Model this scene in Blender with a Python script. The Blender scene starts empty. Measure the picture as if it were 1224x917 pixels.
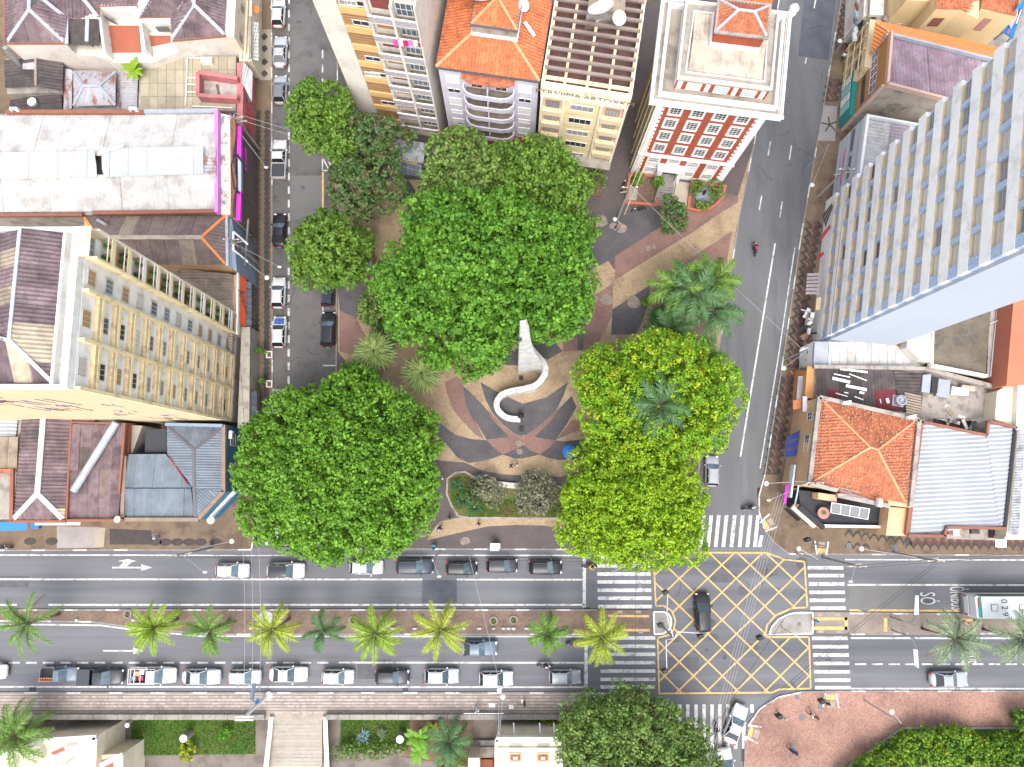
import bpy, bmesh, math, random
import numpy as np
from mathutils import Vector, Matrix
R = random.Random(11)
NR = np.random.default_rng(5)
SC = bpy.context.scene
# ---------------------------------------------------------------- camera, sky, sun
CAMH = 87.0; FPX = 850.0; TH = math.atan(117/FPX); CT, ST = math.cos(TH), math.sin(TH)
cam = bpy.data.cameras.new('camera'); camo = bpy.data.objects.new('camera', cam)
SC.collection.objects.link(camo); SC.camera = camo
camo.location = (0, 0, CAMH); camo.rotation_euler = (TH, 0, 0)
cam.sensor_width = 36; cam.lens = 36*FPX/1224; cam.clip_end = 3000; cam.clip_start = 0.5
wd = bpy.data.worlds.new('World'); SC.world = wd; wd.use_nodes = True
nt = wd.node_tree; bg = nt.nodes['Background']
sky = nt.nodes.new('ShaderNodeTexSky'); sky.sky_type = 'NISHITA'; sky.sun_disc = False
SUN_EL, SUN_AZ = math.radians(62), math.radians(178)
sky.sun_elevation = SUN_EL; sky.sun_rotation = SUN_AZ; sky.air_density = 1.0; sky.dust_density = 3.0; sky.ozone_density = 0.6
hs = nt.nodes.new('ShaderNodeHueSaturation'); hs.inputs['Saturation'].default_value = .42; nt.links.new(sky.outputs[0], hs.inputs['Color']); nt.links.new(hs.outputs[0], bg.inputs[0]); bg.inputs[1].default_value = 0.15
sl = bpy.data.lights.new('sun', 'SUN'); so = bpy.data.objects.new('sun', sl); SC.collection.objects.link(so)
sl.energy = .75; sl.angle = math.radians(30); sl.color = (1.0, 0.965, 0.92)
so.rotation_euler = (math.pi/2 - SUN_EL, 0, math.pi - SUN_AZ)
SC.view_settings.view_transform = 'Standard'; SC.view_settings.look = 'None'
SC.view_settings.exposure = 1.52; SC.view_settings.gamma = 1.0
SC.cycles.max_bounces = 5; SC.cycles.transparent_max_bounces = 4

# ---------------------------------------------------------------- survey of the place
def g(px, py, z=0.0):
    u = (px-612)/FPX; v = (458.5-py)/FPX
    t = (CAMH-z)/(CT-v*ST)
    return Vector((u*t, (ST+v*CT)*t, z))
def g2(px, py, z=0.0):
    p = g(px, py, z); return (p.x, p.y)
def G(pts, z=0.0): return [g2(a, b, z) for a, b in pts]

# ---------------------------------------------------------------- materials
MC = {}
def mat(name, c1, c2=None, scale=1.0, rough=.8, metal=0., bump=0., bscale=20., stain=None, samt=.5, sscale=.35, rnd=0., grain=0., gscale=30., stretch=None, spec=.4, coat=0., emit=None, isl=0., detail=5):
    if name in MC: return MC[name]
    m = bpy.data.materials.new(name); m.use_nodes = True; n = m.node_tree.nodes; l = m.node_tree.links
    b = n['Principled BSDF']; b.inputs['Roughness'].default_value = rough; b.inputs['Metallic'].default_value = metal
    b.inputs['Specular IOR Level'].default_value = spec; b.inputs['Coat Weight'].default_value = coat; b.inputs['Coat Roughness'].default_value = .08
    tc = n.new('ShaderNodeTexCoord'); co = tc.outputs['Object']
    if stretch:
        mp = n.new('ShaderNodeMapping'); mp.inputs['Scale'].default_value = stretch; l.new(co, mp.inputs['Vector']); co2 = mp.outputs[0]
    else: co2 = co
    def noise(sc, det=detail, c=co2, ro=.6):
        x = n.new('ShaderNodeTexNoise'); x.inputs['Scale'].default_value = sc; x.inputs['Detail'].default_value = det; x.inputs['Roughness'].default_value = ro
        l.new(c, x.inputs['Vector']); return x.outputs['Fac']
    def mix(f, a, bb, typ='MIX'):
        x = n.new('ShaderNodeMix'); x.data_type = 'RGBA'; x.blend_type = typ
        for s, v in ((x.inputs['Factor'], f), (x.inputs['A'], a), (x.inputs['B'], bb)):
            if hasattr(v, 'links') or isinstance(v, bpy.types.NodeSocket): l.new(v, s)
            elif isinstance(v, (int, float)): s.default_value = v
            else: s.default_value = (*v[:3], 1)
        return x.outputs['Result']
    def ramp(f, a, bb, lo=0., hi=1.):
        x = n.new('ShaderNodeMapRange'); x.inputs['From Min'].default_value = a; x.inputs['From Max'].default_value = bb
        x.inputs['To Min'].default_value = lo; x.inputs['To Max'].default_value = hi; l.new(f, x.inputs['Value']); return x.outputs[0]
    col = c1
    if c2 is not None: col = mix(ramp(noise(scale), .35, .65), c1, c2)
    if stain is not None: col = mix(ramp(noise(sscale, 8, co2, .7), .5, .62, 0, samt), col, stain)
    if isl:
        ge = n.new('ShaderNodeNewGeometry')
        v = ramp(ge.outputs['Random Per Island'], 0, 1, 1-isl, 1+isl)
        x = n.new('ShaderNodeHueSaturation'); l.new(v, x.inputs['Value'])
        if isinstance(col, tuple): x.inputs['Color'].default_value = (*col[:3], 1)
        else: l.new(col, x.inputs['Color'])
        col = x.outputs[0]
    if rnd:
        oi = n.new('ShaderNodeObjectInfo'); v = ramp(oi.outputs['Random'], 0, 1, 1-rnd, 1+rnd)
        x = n.new('ShaderNodeHueSaturation'); l.new(v, x.inputs['Value'])
        if isinstance(col, tuple): x.inputs['Color'].default_value = (*col[:3], 1)
        else: l.new(col, x.inputs['Color'])
        col = x.outputs[0]
    if grain:
        v = ramp(noise(gscale, 2, co), .25, .75, 1-grain, 1+grain)
        x = n.new('ShaderNodeHueSaturation'); l.new(v, x.inputs['Value'])
        if isinstance(col, tuple): x.inputs['Color'].default_value = (*col[:3], 1)
        else: l.new(col, x.inputs['Color'])
        col = x.outputs[0]
    if isinstance(col, tuple): b.inputs['Base Color'].default_value = (*col[:3], 1)
    else: l.new(col, b.inputs['Base Color'])
    if bump:
        bp = n.new('ShaderNodeBump'); bp.inputs['Strength'].default_value = bump; bp.inputs['Distance'].default_value = .05
        l.new(noise(bscale, 3, co), bp.inputs['Height']); l.new(bp.outputs[0], b.inputs['Normal'])
    if emit: b.inputs['Emission Color'].default_value = (*emit, 1); b.inputs['Emission Strength'].default_value = 1
    MC[name] = m; return m

def leafmat(name, c1, c2=None, c3=None, cs=.5, isl=.35, trans=.14, rough=.55):
    if name in MC: return MC[name]
    m = mat(name, c1, c2, scale=cs, rough=rough, isl=isl, stain=c3, samt=.75, sscale=cs*1.7, spec=.25)
    n = m.node_tree.nodes; l = m.node_tree.links; b = n['Principled BSDF']; out = n['Material Output']
    tr = n.new('ShaderNodeBsdfTranslucent'); ms = n.new('ShaderNodeMixShader'); ms.inputs[0].default_value = trans
    src = b.inputs['Base Color'].links[0].from_socket; l.new(src, tr.inputs['Color'])
    l.new(b.outputs[0], ms.inputs[1]); l.new(tr.outputs[0], ms.inputs[2]); l.new(ms.outputs[0], out.inputs[0])
    return m

# ---------------------------------------------------------------- mesh builder
ORG = {}
class MB:
    def __init__(s): s.v = []; s.f = []; s.m = []; s.cur = 0
    def add(s, vs, fs):
        o = len(s.v); s.v += [tuple(p) for p in vs]; s.f += [tuple(i+o for i in f) for f in fs]; s.m += [s.cur]*len(fs); return s
    def poly(s, pts): return s.add(pts, [tuple(range(len(pts)))])
    def flat(s, pts2, z): return s.poly([(p[0], p[1], z) for p in pts2])
    def prism(s, pts2, z0, z1, zt=None):
        a = sum(pts2[i][0]*pts2[(i+1) % len(pts2)][1]-pts2[(i+1) % len(pts2)][0]*pts2[i][1] for i in range(len(pts2)))
        p = list(pts2) if a > 0 else list(pts2)[::-1]; n = len(p)
        vs = [(x, y, z0) for x, y in p]+[(x, y, z1) for x, y in p]
        return s.add(vs, [tuple(range(n, 2*n)), tuple(range(n-1, -1, -1))]+[(i, (i+1) % n, n+(i+1) % n, n+i) for i in range(n)])
    def box(s, x0, x1, y0, y1, z0, z1): return s.prism([(x0, y0), (x1, y0), (x1, y1), (x0, y1)], z0, z1)
    def obox(s, c, ax, ay, az, hx, hy, hz):
        c = Vector(c); ax = Vector(ax).normalized()*hx; ay = Vector(ay).normalized()*hy; az = Vector(az).normalized()*hz
        vs = [c+i*ax+j*ay+k*az for k in (-1, 1) for j in (-1, 1) for i in (-1, 1)]
        return s.add(vs, [(0, 2, 3, 1), (4, 5, 7, 6), (0, 1, 5, 4), (2, 6, 7, 3), (0, 4, 6, 2), (1, 3, 7, 5)])
    def bar(s, a, b, w, h=None, up=(0, 0, 1)):
        a = Vector(a); b = Vector(b); d = b-a
        if d.length < 1e-6: return s
        u = Vector(up); x = d.cross(u)
        if x.length < 1e-4: x = d.cross(Vector((1, 0, 0)))
        y = x.cross(d); return s.obox((a+b)/2, d, x, y, d.length/2, w/2, (h or w)/2)
    def tube(s, pts, r, n=6, cap=True):
        pts = [Vector(p) for p in pts]; rs = r if isinstance(r, (list, tuple)) else [r]*len(pts); o = len(s.v); vs = []; fs = []
        for i, p in enumerate(pts):
            d = (pts[min(i+1, len(pts)-1)]-pts[max(i-1, 0)]).normalized()
            x = d.cross(Vector((0, 0, 1)));
            if x.length < .05: x = d.cross(Vector((0, 1, 0)))
            x.normalize(); y = d.cross(x)
            vs += [p+(x*math.cos(t)+y*math.sin(t))*rs[i] for t in [2*math.pi*k/n for k in range(n)]]
        for i in range(len(pts)-1):
            fs += [(i*n+k, i*n+(k+1) % n, (i+1)*n+(k+1) % n, (i+1)*n+k) for k in range(n)]
        if cap: fs += [tuple(range(n))[::-1], tuple((len(pts)-1)*n+k for k in range(n))]
        return s.add(vs, fs)
    def lathe(s, c, prof, n=12):
        c = Vector(c); vs = []; fs = []
        for r, z in prof: vs += [(c.x+r*math.cos(2*math.pi*k/n), c.y+r*math.sin(2*math.pi*k/n), c.z+z) for k in range(n)]
        for i in range(len(prof)-1): fs += [(i*n+k, i*n+(k+1) % n, (i+1)*n+(k+1) % n, (i+1)*n+k) for k in range(n)]
        fs += [tuple(range(n))[::-1], tuple((len(prof)-1)*n+k for k in range(n))]
        return s.add(vs, fs)
    def ball(s, c, rx, ry, rz, n=8, m=5):
        return s.lathe(c, [(1e-3, -rz)]+[(math.sin(math.pi*i/m), -rz*math.cos(math.pi*i/m)) for i in range(1, m)]+[(1e-3, rz)], n) if rx == ry == 1 else s._ball(c, rx, ry, rz, n, m)
    def _ball(s, c, rx, ry, rz, n, m):
        vs = []; fs = []
        for i in range(m+1):
            a = math.pi*i/m; q = max(math.sin(a), .01)
            vs += [(c[0]+rx*q*math.cos(2*math.pi*k/n), c[1]+ry*q*math.sin(2*math.pi*k/n), c[2]-rz*math.cos(a)) for k in range(n)]
        for i in range(m): fs += [(i*n+k, i*n+(k+1) % n, (i+1)*n+(k+1) % n, (i+1)*n+k) for k in range(n)]
        return s.add(vs, fs)
    def mesh(s, name, mats, smooth=False, org=None):
        me = bpy.data.meshes.new(name); v = s.v
        if org is not None: v = [(a-org[0], b-org[1], c-org[2]) for a, b, c in v]
        me.from_pydata(v, [], s.f)
        for m in (mats if isinstance(mats, (list, tuple)) else [mats]): me.materials.append(m)
        if s.m and max(s.m) > 0: me.polygons.foreach_set('material_index', s.m)
        if smooth: me.polygons.foreach_set('use_smooth', [True]*len(s.f))
        me.update(); return me
    def build(s, name, mats, parent=None, smooth=False, **kw):
        org = ORG.get(parent.name, (0, 0, 0)) if parent else None
        o = bpy.data.objects.new(name, s.mesh(name, mats, smooth, org)); SC.collection.objects.link(o)
        if parent: o.parent = parent; ORG[o.name] = org
        for k, v in kw.items(): o[k] = v
        return o
def put(name, me, parent=None, loc=(0, 0, 0), rz=0., rot=None, sc=None):
    o = bpy.data.objects.new(name, me); SC.collection.objects.link(o)
    if parent:
        o.parent = parent; og = ORG.get(parent.name, (0, 0, 0)); o.location = (loc[0]-og[0], loc[1]-og[1], loc[2]-og[2])
    else: o.location = loc
    o.rotation_euler = rot if rot else (0, 0, rz)
    if sc: o.scale = sc
    return o
def thing(name, label, cat, loc=(0, 0, 0), rz=0., group=None):
    o = bpy.data.objects.new(name, None); SC.collection.objects.link(o); o.location = loc; o.rotation_euler = (0, 0, rz)
    o['label'] = label; o['category'] = cat; o.empty_display_size = .5
    if group: o['group'] = group
    ORG[o.name] = tuple(loc); return o
def tag(o, label, cat, group=None):
    o['label'] = label; o['category'] = cat
    if group: o['group'] = group
    return o
def local_thing(*a, **k):
    o = thing(*a, **k); ORG[o.name] = (0, 0, 0); return o
def struct(mb, name, m, **kw): o = mb.build(name, m, **kw); o['kind'] = 'structure'; return o
def copy_tree(o, parent=None, **kw):
    c = o.copy(); SC.collection.objects.link(c); c.parent = parent
    for k, v in kw.items(): c[k] = v
    for ch in CH.get(o.name, [x for x in o.children]): copy_tree(ch, c)
    return c
CH = {}
# clip / slicing of convex polygons in (t, s)
def clip_half(p, ax, val, keep_less):
    out = []
    for i in range(len(p)):
        a, b = p[i], p[(i+1) % len(p)]
        ia = (a[ax] <= val) if keep_less else (a[ax] >= val); ib = (b[ax] <= val) if keep_less else (b[ax] >= val)
        if ia: out.append(a)
        if ia != ib:
            k = (val-a[ax])/(b[ax]-a[ax]); out.append((a[0]+(b[0]-a[0])*k, a[1]+(b[1]-a[1])*k))
    return out
def clip_rect(p, t0, t1, s0, s1):
    for ax, v, l in ((0, t0, False), (0, t1, True), (1, s0, False), (1, s1, True)):
        p = clip_half(p, ax, v, l)
        if len(p) < 3: return []
    return p
def area2(p): return abs(sum(p[i][0]*p[(i+1) % len(p)][1]-p[(i+1) % len(p)][0]*p[i][1] for i in range(len(p))))/2
def srange(p, t):
    ss = []
    for i in range(len(p)):
        a, b = p[i], p[(i+1) % len(p)]
        if min(a[0], b[0])-1e-6 <= t <= max(a[0], b[0])+1e-6:
            if abs(a[0]-b[0]) < 1e-6: ss += [a[1], b[1]]
            else: ss.append(a[1]+(b[1]-a[1])*(t-a[0])/(b[0]-a[0]))
    return (min(ss), max(ss)) if ss else None
def roof(root, pts, down, m, w=4., l=6., per=.42, amp=.06, name='roof_sheet', alt=None, palt=0., thick=.0, jit=.02, skip=None):
    """corrugated or tiled roof slope: planar convex polygon pts (3D), cut into single sheets, each its own part"""
    P = [Vector(p) for p in pts]; n = Vector((0, 0, 0))
    for i in range(len(P)): n += P[i].cross(P[(i+1) % len(P)])
    n.normalize(); amp *= 1.7
    if n.z < 0: n = -n
    d = Vector(down); d = (d-n*d.dot(n)).normalized(); t = n.cross(d).normalized(); o = P[0]
    q = [((p-o).dot(t), (p-o).dot(d)) for p in P]
    q = [(a, b) for a, b in q]
    T0, T1 = min(a for a, b in q), max(a for a, b in q); S0, S1 = min(b for a, b in q), max(b for a, b in q)
    nt_ = max(1, round((T1-T0)/w)); ns = max(1, round((S1-S0)/l)); h = per/2
    for i in range(nt_):
        for j in range(ns):
            t0 = T0+(T1-T0)*i/nt_; t1 = T0+(T1-T0)*(i+1)/nt_; s0 = S0+(S1-S0)*j/ns; s1 = S0+(S1-S0)*(j+1)/ns
            c = clip_rect(q, t0, t1, s0, s1)
            if len(c) < 3 or area2(c) < .15: continue
            a0, a1 = min(x[0] for x in c), max(x[0] for x in c)
            k0 = math.floor(a0/h)+1; ts = [a0]+[k*h for k in range(k0, int(math.floor(a1/h))+1) if a0+.02 < k*h < a1-.02]+[a1]
            mb = MB(); vs = []; fs = []; off = R.uniform(0, jit)+.015*(j % 2)
            for x in ts:
                r = srange(c, x)
                if r is None: continue
                k = round(x/h); up = amp if (k % 2 and abs(x-k*h) < .01) else 0
                tilt = .03*(ns > 1)
                vs += [o+t*x+d*r[0]+n*(up+off-tilt), o+t*x+d*r[1]+n*(up+off)]
            fs = [(2*k, 2*k+1, 2*k+3, 2*k+2) for k in range(len(vs)//2-1)]
            if not fs: continue
            mb.add(vs, fs); mm = m
            if alt and R.random() < palt: mm = R.choice(alt)
            mb.build(name, mm, root)
def up3(px, z): return [g(a, b, z) for a, b in px]
def p3(*a): return [g(x, y, z) for x, y, z in a]
def text(name, s, size, loc, rot, m, parent=None, ext=.005, sx=1., align='CENTER'):
    cu = bpy.data.curves.new(name, 'FONT'); cu.body = s; cu.size = size; cu.extrude = ext; cu.align_x = align; cu.align_y = 'CENTER'; cu.resolution_u = 3
    o = bpy.data.objects.new(name, cu); SC.collection.objects.link(o); bpy.context.view_layer.update()
    me = bpy.data.meshes.new_from_object(o); bpy.data.objects.remove(o)
    me.materials.clear(); me.materials.append(m)
    x = put(name, me, parent, loc, rot=rot); x.scale = (sx, 1, 1); return x
# ---------------------------------------------------------------- shared materials
m_asph = mat('asphalt', (0.106, 0.108, 0.119), (0.153, 0.153, 0.165), scale=.5, stain=(0.070, 0.072, 0.080), samt=.5, sscale=.2, stretch=(.05, 1, 1), grain=.12, gscale=9, rough=.85, bump=.15, bscale=60)
m_asph_n = mat('asphalt_street', (0.099, 0.092, 0.092), (0.136, 0.127, 0.124), scale=.15, stain=(0.060, 0.057, 0.057), samt=.6, sscale=.4, grain=.12, gscale=8, rough=.88, bump=.15, bscale=60)
m_asph_e = mat('asphalt_east', (0.102, 0.103, 0.108), (0.149, 0.150, 0.156), scale=.2, stain=(0.075, 0.077, 0.084), samt=.55, sscale=.25, stretch=(1, .18, 1), grain=.12, gscale=9, rough=.86)
m_patch = mat('asphalt_patch', (0.067, 0.072, 0.085), (0.091, 0.099, 0.114), scale=.5, rough=.85, grain=.1, gscale=12)
m_line = mat('road_paint', (.60, .59, .56), (.46, .45, .43), scale=2.5, stain=(.16, .16, .17), samt=.8, sscale=1.3, rough=.7)
m_yel = mat('yellow_paint', (.62, .40, .14), (.5, .32, .13), scale=2, stain=(.2, .16, .12), samt=.5, sscale=1.5, rough=.7)
m_kerb = mat('kerb_stone', (.28, .25, .23), (.2, .17, .16), scale=1.5, grain=.15, rough=.9)
m_white = mat('white_wall', (.74, .73, .70), (.62, .60, .56), scale=.6, stain=(.42, .38, .33), samt=.4, sscale=.8, rough=.85)
m_pave_w = mat('pavement_tan', (0.190, 0.136, 0.086), (0.144, 0.101, 0.069), scale=.5, stain=(0.062, 0.046, 0.037), samt=.6, sscale=.35, grain=.25, gscale=7, rough=.9)
m_pave_d = mat('pavement_dark', (0.048, 0.042, 0.040), (0.068, 0.056, 0.052), scale=1, grain=.2, gscale=7, rough=.9)
m_pave_r = mat('pavement_red', (0.128, 0.060, 0.048), (0.096, 0.048, 0.044), scale=1, grain=.2, gscale=7, rough=.9)
m_pl_tan = mat('plaza_tan', (0.363, 0.270, 0.171), (0.297, 0.215, 0.132), scale=.35, stain=(0.115, 0.079, 0.054), samt=.5, sscale=.25, grain=.3, gscale=6, rough=.9)
m_pl_dark = mat('plaza_dark', (0.066, 0.064, 0.069), (0.101, 0.092, 0.095), scale=.35, stain=(0.108, 0.099, 0.099), samt=.4, sscale=.3, grain=.25, gscale=6, rough=.9)
m_pl_red = mat('plaza_red', (.225, .135, .11), (.18, .105, .09), scale=.35, stain=(0.096, 0.064, 0.056), samt=.4, sscale=.3, grain=.25, gscale=6, rough=.9)
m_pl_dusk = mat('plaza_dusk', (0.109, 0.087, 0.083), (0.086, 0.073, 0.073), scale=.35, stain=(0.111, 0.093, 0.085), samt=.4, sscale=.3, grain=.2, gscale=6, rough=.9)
m_red_pave = mat('red_mosaic', (0.333, 0.190, 0.144), (0.259, 0.149, 0.115), scale=.22, stain=(0.152, 0.088, 0.072), samt=.5, sscale=.12, grain=.35, gscale=5, rough=.9)
m_beige_p = mat('beige_paver', (.36, .30, .25), (.27, .225, .19), scale=.7, stain=(.2, .16, .14), samt=.5, sscale=.4, grain=.2, gscale=8, rough=.9)
m_strip = mat('dark_paver', (.20, .165, .15), (.15, .12, .115), scale=.8, grain=.2, gscale=8, rough=.9)
m_soil = mat('soil', (.15, .095, .065), (.105, .07, .05), scale=.5, stain=(.2, .14, .10), samt=.6, sscale=.7, grain=.3, gscale=5, rough=.95)
m_grassb = mat('lawn_base', (.045, .10, .014), (.07, .13, .02), scale=.6, stain=(.12, .09, .04), samt=.5, sscale=.5, grain=.3, gscale=6, rough=.95)
m_conc = mat('concrete', (.30, .275, .25), (.23, .21, .19), scale=.5, stain=(.13, .115, .10), samt=.55, sscale=.6, grain=.12, gscale=12, rough=.9)
m_path = mat('garden_path', (.20, .165, .14), (.15, .125, .105), scale=.4, stain=(.09, .075, .065), samt=.6, sscale=.4, grain=.15, gscale=8, rough=.9)
m_dark = mat('dark_metal', (.03, .03, .035), rough=.5, metal=.4)
m_steel = mat('galvanised_steel', (.42, .43, .45), (.33, .34, .36), scale=3, rough=.5, metal=.5)
m_whitep = mat('white_paint', (.75, .75, .74), (.66, .66, .65), scale=2, rough=.45)
m_grey = mat('grey_paint', (.13, .13, .135), rough=.6)
m_black = mat('black_plastic', (.015, .015, .017), rough=.5)
m_wire = mat('wire', (.05, .05, .055), rough=.6)
m_wirel = mat('pale_wire', (.3, .3, .31), rough=.6)

# ---------------------------------------------------------------- ground levels
LOW = -3.0
b = MB(); b.flat([(-500, -500), (500, -500), (500, 600), (-500, 600)], -3.4); struct(b, 'ground', m_path)
y0 = g2(0, 860)[1]; xe = g2(690, 880)[0]
b = MB(); b.prism([(-300, y0), (xe, y0), (xe, -200), (300, -200), (300, 400), (-300, 400)], -3.4, 0.0); struct(b, 'road', m_asph)
def sheet(name, pts, m, z): b = MB(); b.flat(G(pts), z); return struct(b, name, m)
sheet('street', [(322, -180), (405, -180), (404, 200), (402, 655), (296, 655), (300, 640), (322, 560)], m_asph_n, .004)
sheet('street', [(905, -200), (1060, -200), (1000, 40), (940, 430), (908, 600), (918, 655), (820, 655), (832, 600)], m_asph_e, .004)
sheet('asphalt_patch', [(505, 693.5), (546, 693.5), (546, 721), (504, 721)], m_patch, .005)
sheet('asphalt_patch', [(962, -10), (1000, -10), (990, 72), (954, 67)], m_patch, .008)
sheet('asphalt_patch', [(347, 210), (385, 210), (385, 262), (347, 262)], mat('asphalt_grey', (.125, .122, .12), (.145, .14, .138), scale=.4, grain=.1, gscale=9), .008)
sheet('asphalt_patch', [(1015, 700), (1092, 700), (1092, 727), (1015, 727)], mat('asphalt_grey', (1, 1, 1)), .005)
sheet('asphalt_patch', [(790, 832), (890, 832), (886, 960), (790, 960)], mat('asphalt_grey', (1, 1, 1)), .004)
m_crack = mat('asphalt_crack', (.03, .028, .028), rough=.95)
b = MB()
for _ in range(46):
    px, py = R.choice([(R.uniform(328, 400), R.uniform(5, 450)), (R.uniform(328, 344), R.uniform(280, 460)), (R.uniform(900, 1000), R.uniform(10, 200)), (R.uniform(800, 960), R.uniform(665, 825))])
    p = g(px, py, .011); a = R.uniform(0, 6.28)
    for k in range(R.randint(2, 5)):
        q = p+Vector((math.cos(a), math.sin(a), 0))*R.uniform(.3, .9); b.bar(p, q, R.uniform(.03, .07), .002); p = q; a += R.uniform(-.9, .9)
struct(b, 'asphalt_crack', m_crack)
for k in range(30):   # repairs and oil stains
    px, py = R.choice([(R.uniform(0, 1220), R.uniform(668, 720)), (R.uniform(0, 1220), R.uniform(764, 818)), (R.uniform(328, 400), R.uniform(0, 460)), (R.uniform(800, 960), R.uniform(670, 820))]); c = g(px, py); b = MB()
    if k % 3: n = 9; r0 = R.uniform(.15, .5); b.flat([(c.x+r0*1.6*R.uniform(.7, 1.2)*math.cos(6.28*j/n), c.y+r0*R.uniform(.7, 1.2)*math.sin(6.28*j/n)) for j in range(n)], .0065+.0001*k)
    else: w, h = R.uniform(.4, 2.2), R.uniform(.3, 1.1); b.flat([(c.x-w, c.y-h), (c.x+w, c.y-h), (c.x+w, c.y+h), (c.x-w, c.y+h)], .006+.0001*k)
    struct(b, 'asphalt_patch' if k % 3 == 0 else 'oil_stain', mat('asphalt_worn', (.078, .078, .083), (.1, .1, .105), scale=1, grain=.1, gscale=9) if k % 3 == 0 else mat('oil', (.072, .071, .074), rough=.7))

def block(name, pts, m, kerbm=m_kerb, z0=-.02, h=.13):
    b = MB(); b.prism(G(pts), z0, h); o = struct(b, name, m)
    return o
def kerb(pts, w=.16, h=.15, dashes=True, closed=False, white=False):
    P = [g(x, y) for x, y in pts]; b = MB(); mk = m_whitep if white else m_kerb
    for i in range(len(P)-1):
        a, c = P[i], P[i+1]; d = (c-a); L = d.length; d.normalize(); n = max(1, int(L/1.6))
        for k in range(n):
            if L > 40 and False: break
            b.cur = 1 if (dashes and (k % 3 == 0) and R.random() < .75) else 0
            s = a+d*(L*k/n)+Vector((0, 0, h/2)); e = a+d*(L*(k+1)/n-.02)+Vector((0, 0, h/2)); b.bar(s, e, w, h)
    return struct(b, 'kerb', [mk, m_line])
WB = [(-260, -180), (325, -180), (326, 100), (326, 540), (320, 590), (305, 628), (301, 657), (-260, 658)]
block('pavement', WB, m_pave_w)
kerb([(325, -40), (326, 540), (320, 590), (305, 628), (301, 657)]); kerb([(301, 657), (-60, 658)])
PB = [(404, -180), (403, 300), (401, 600), (405, 642), (420, 656), (795, 657), (822, 650), (831, 612), (836, 550), (862, 400), (884, 255), (901, 173), (931, 0), (955, -180)]
block('plaza', PB, m_pl_dusk)
kerb([(404, -40), (403, 300), (401, 600), (405, 642), (420, 656), (795, 657), (822, 650), (831, 612), (836, 550), (862, 400), (884, 255), (901, 173), (931, 0)])
EB = [(1030, -180), (1005, 0), (983, 133), (957, 283), (936, 427), (914, 567), (907, 592), (907, 612), (913, 632), (925, 649), (943, 662), (1500, 664), (1500, -180)]
block('pavement', EB, m_pave_w)
kerb([(1008, -20), (1005, 0), (983, 133), (957, 283), (936, 427), (914, 567), (907, 592), (907, 612), (913, 632), (925, 649), (943, 662), (1240, 664)])
# medians
MW = [(-100, 729), (775, 729), (779, 757), (250, 758), (170, 751), (110, 743), (-100, 742)]
block('median', MW, mat('median_paver', (.19, .13, .10), (.14, .10, .082), scale=.6, stain=(.09, .065, .055), samt=.6, sscale=.5, grain=.25, gscale=6, rough=.9))
kerb([(-20, 729), (714, 729)]); kerb([(700, 758), (250, 758), (170, 751), (110, 743), (-20, 742)], white=False)
nose = [(781, 731), (793, 731), (799, 734), (802, 739), (802, 747), (799, 753), (793, 757), (782, 758)]
block('traffic_island', nose, m_conc, h=.14); kerb(nose+[nose[0]], white=True, dashes=False, h=.17)
ME = [(972, 731), (1400, 735), (1400, 757), (975, 757)]
block('median', ME, mat('median_stone', (.25, .20, .165), (.20, .16, .135), scale=.6, stain=(.12, .095, .08), samt=.5, sscale=.4, grain=.2, gscale=7, rough=.9))
kerb([(1015, 733), (1240, 735)]); kerb([(1016, 758), (1240, 757)])
nose2 = [(971, 732), (971, 757), (919, 758), (922, 749), (930, 740), (942, 734), (952, 732)]
block('traffic_island', nose2, m_conc, h=.14); kerb(nose2+[nose2[0]], white=True, dashes=False, h=.17)
# south pavements
SW = [(-100, 828), (700, 828), (765, 829), (783, 842), (790, 870), (792, 1100), (690, 1100), (690, 860), (-100, 860)]
b = MB(); pts = G(SW); b.prism(pts, -.02, .13); struct(b, 'pavement', m_beige_p)
kerb([(-20, 828), (700, 828), (765, 829), (783, 842), (790, 870), (791, 930)])
SE = [(1500, 826), (1000, 826), (958, 827), (930, 833), (908, 847), (896, 864), (891, 885), (889, 1100), (1500, 1100)]
block('pavement', SE, m_red_pave)
kerb([(1240, 826), (1000, 826), (958, 827), (930, 833), (908, 847), (896, 864), (891, 885), (889, 930)])
b = MB()
for yy in (831.5, 834.5, 839, 842.5, 846, 849.5): b.flat(G([(-40, yy-.6), (760, yy-.6), (760, yy+.5), (-40, yy+.5)], .13), .134)
struct(b, 'paving_strip', m_strip)
b = MB()
for _ in range(520):   # single pale blocks proud of the beige pavement
    x = R.uniform(2, 760); y = R.choice([837, 844.5, 841, 852, 833]); w = R.uniform(2, 5)
    b.prism(G([(x, y-1), (x+w, y-1), (x+w, y+1), (x, y+1)], .13), .13, .13+R.uniform(.006, .012))
struct(b, 'paving_block', mat('pale_block', (.42, .37, .32), (.33, .28, .25), scale=1.5, grain=.2, gscale=7), )

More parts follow.
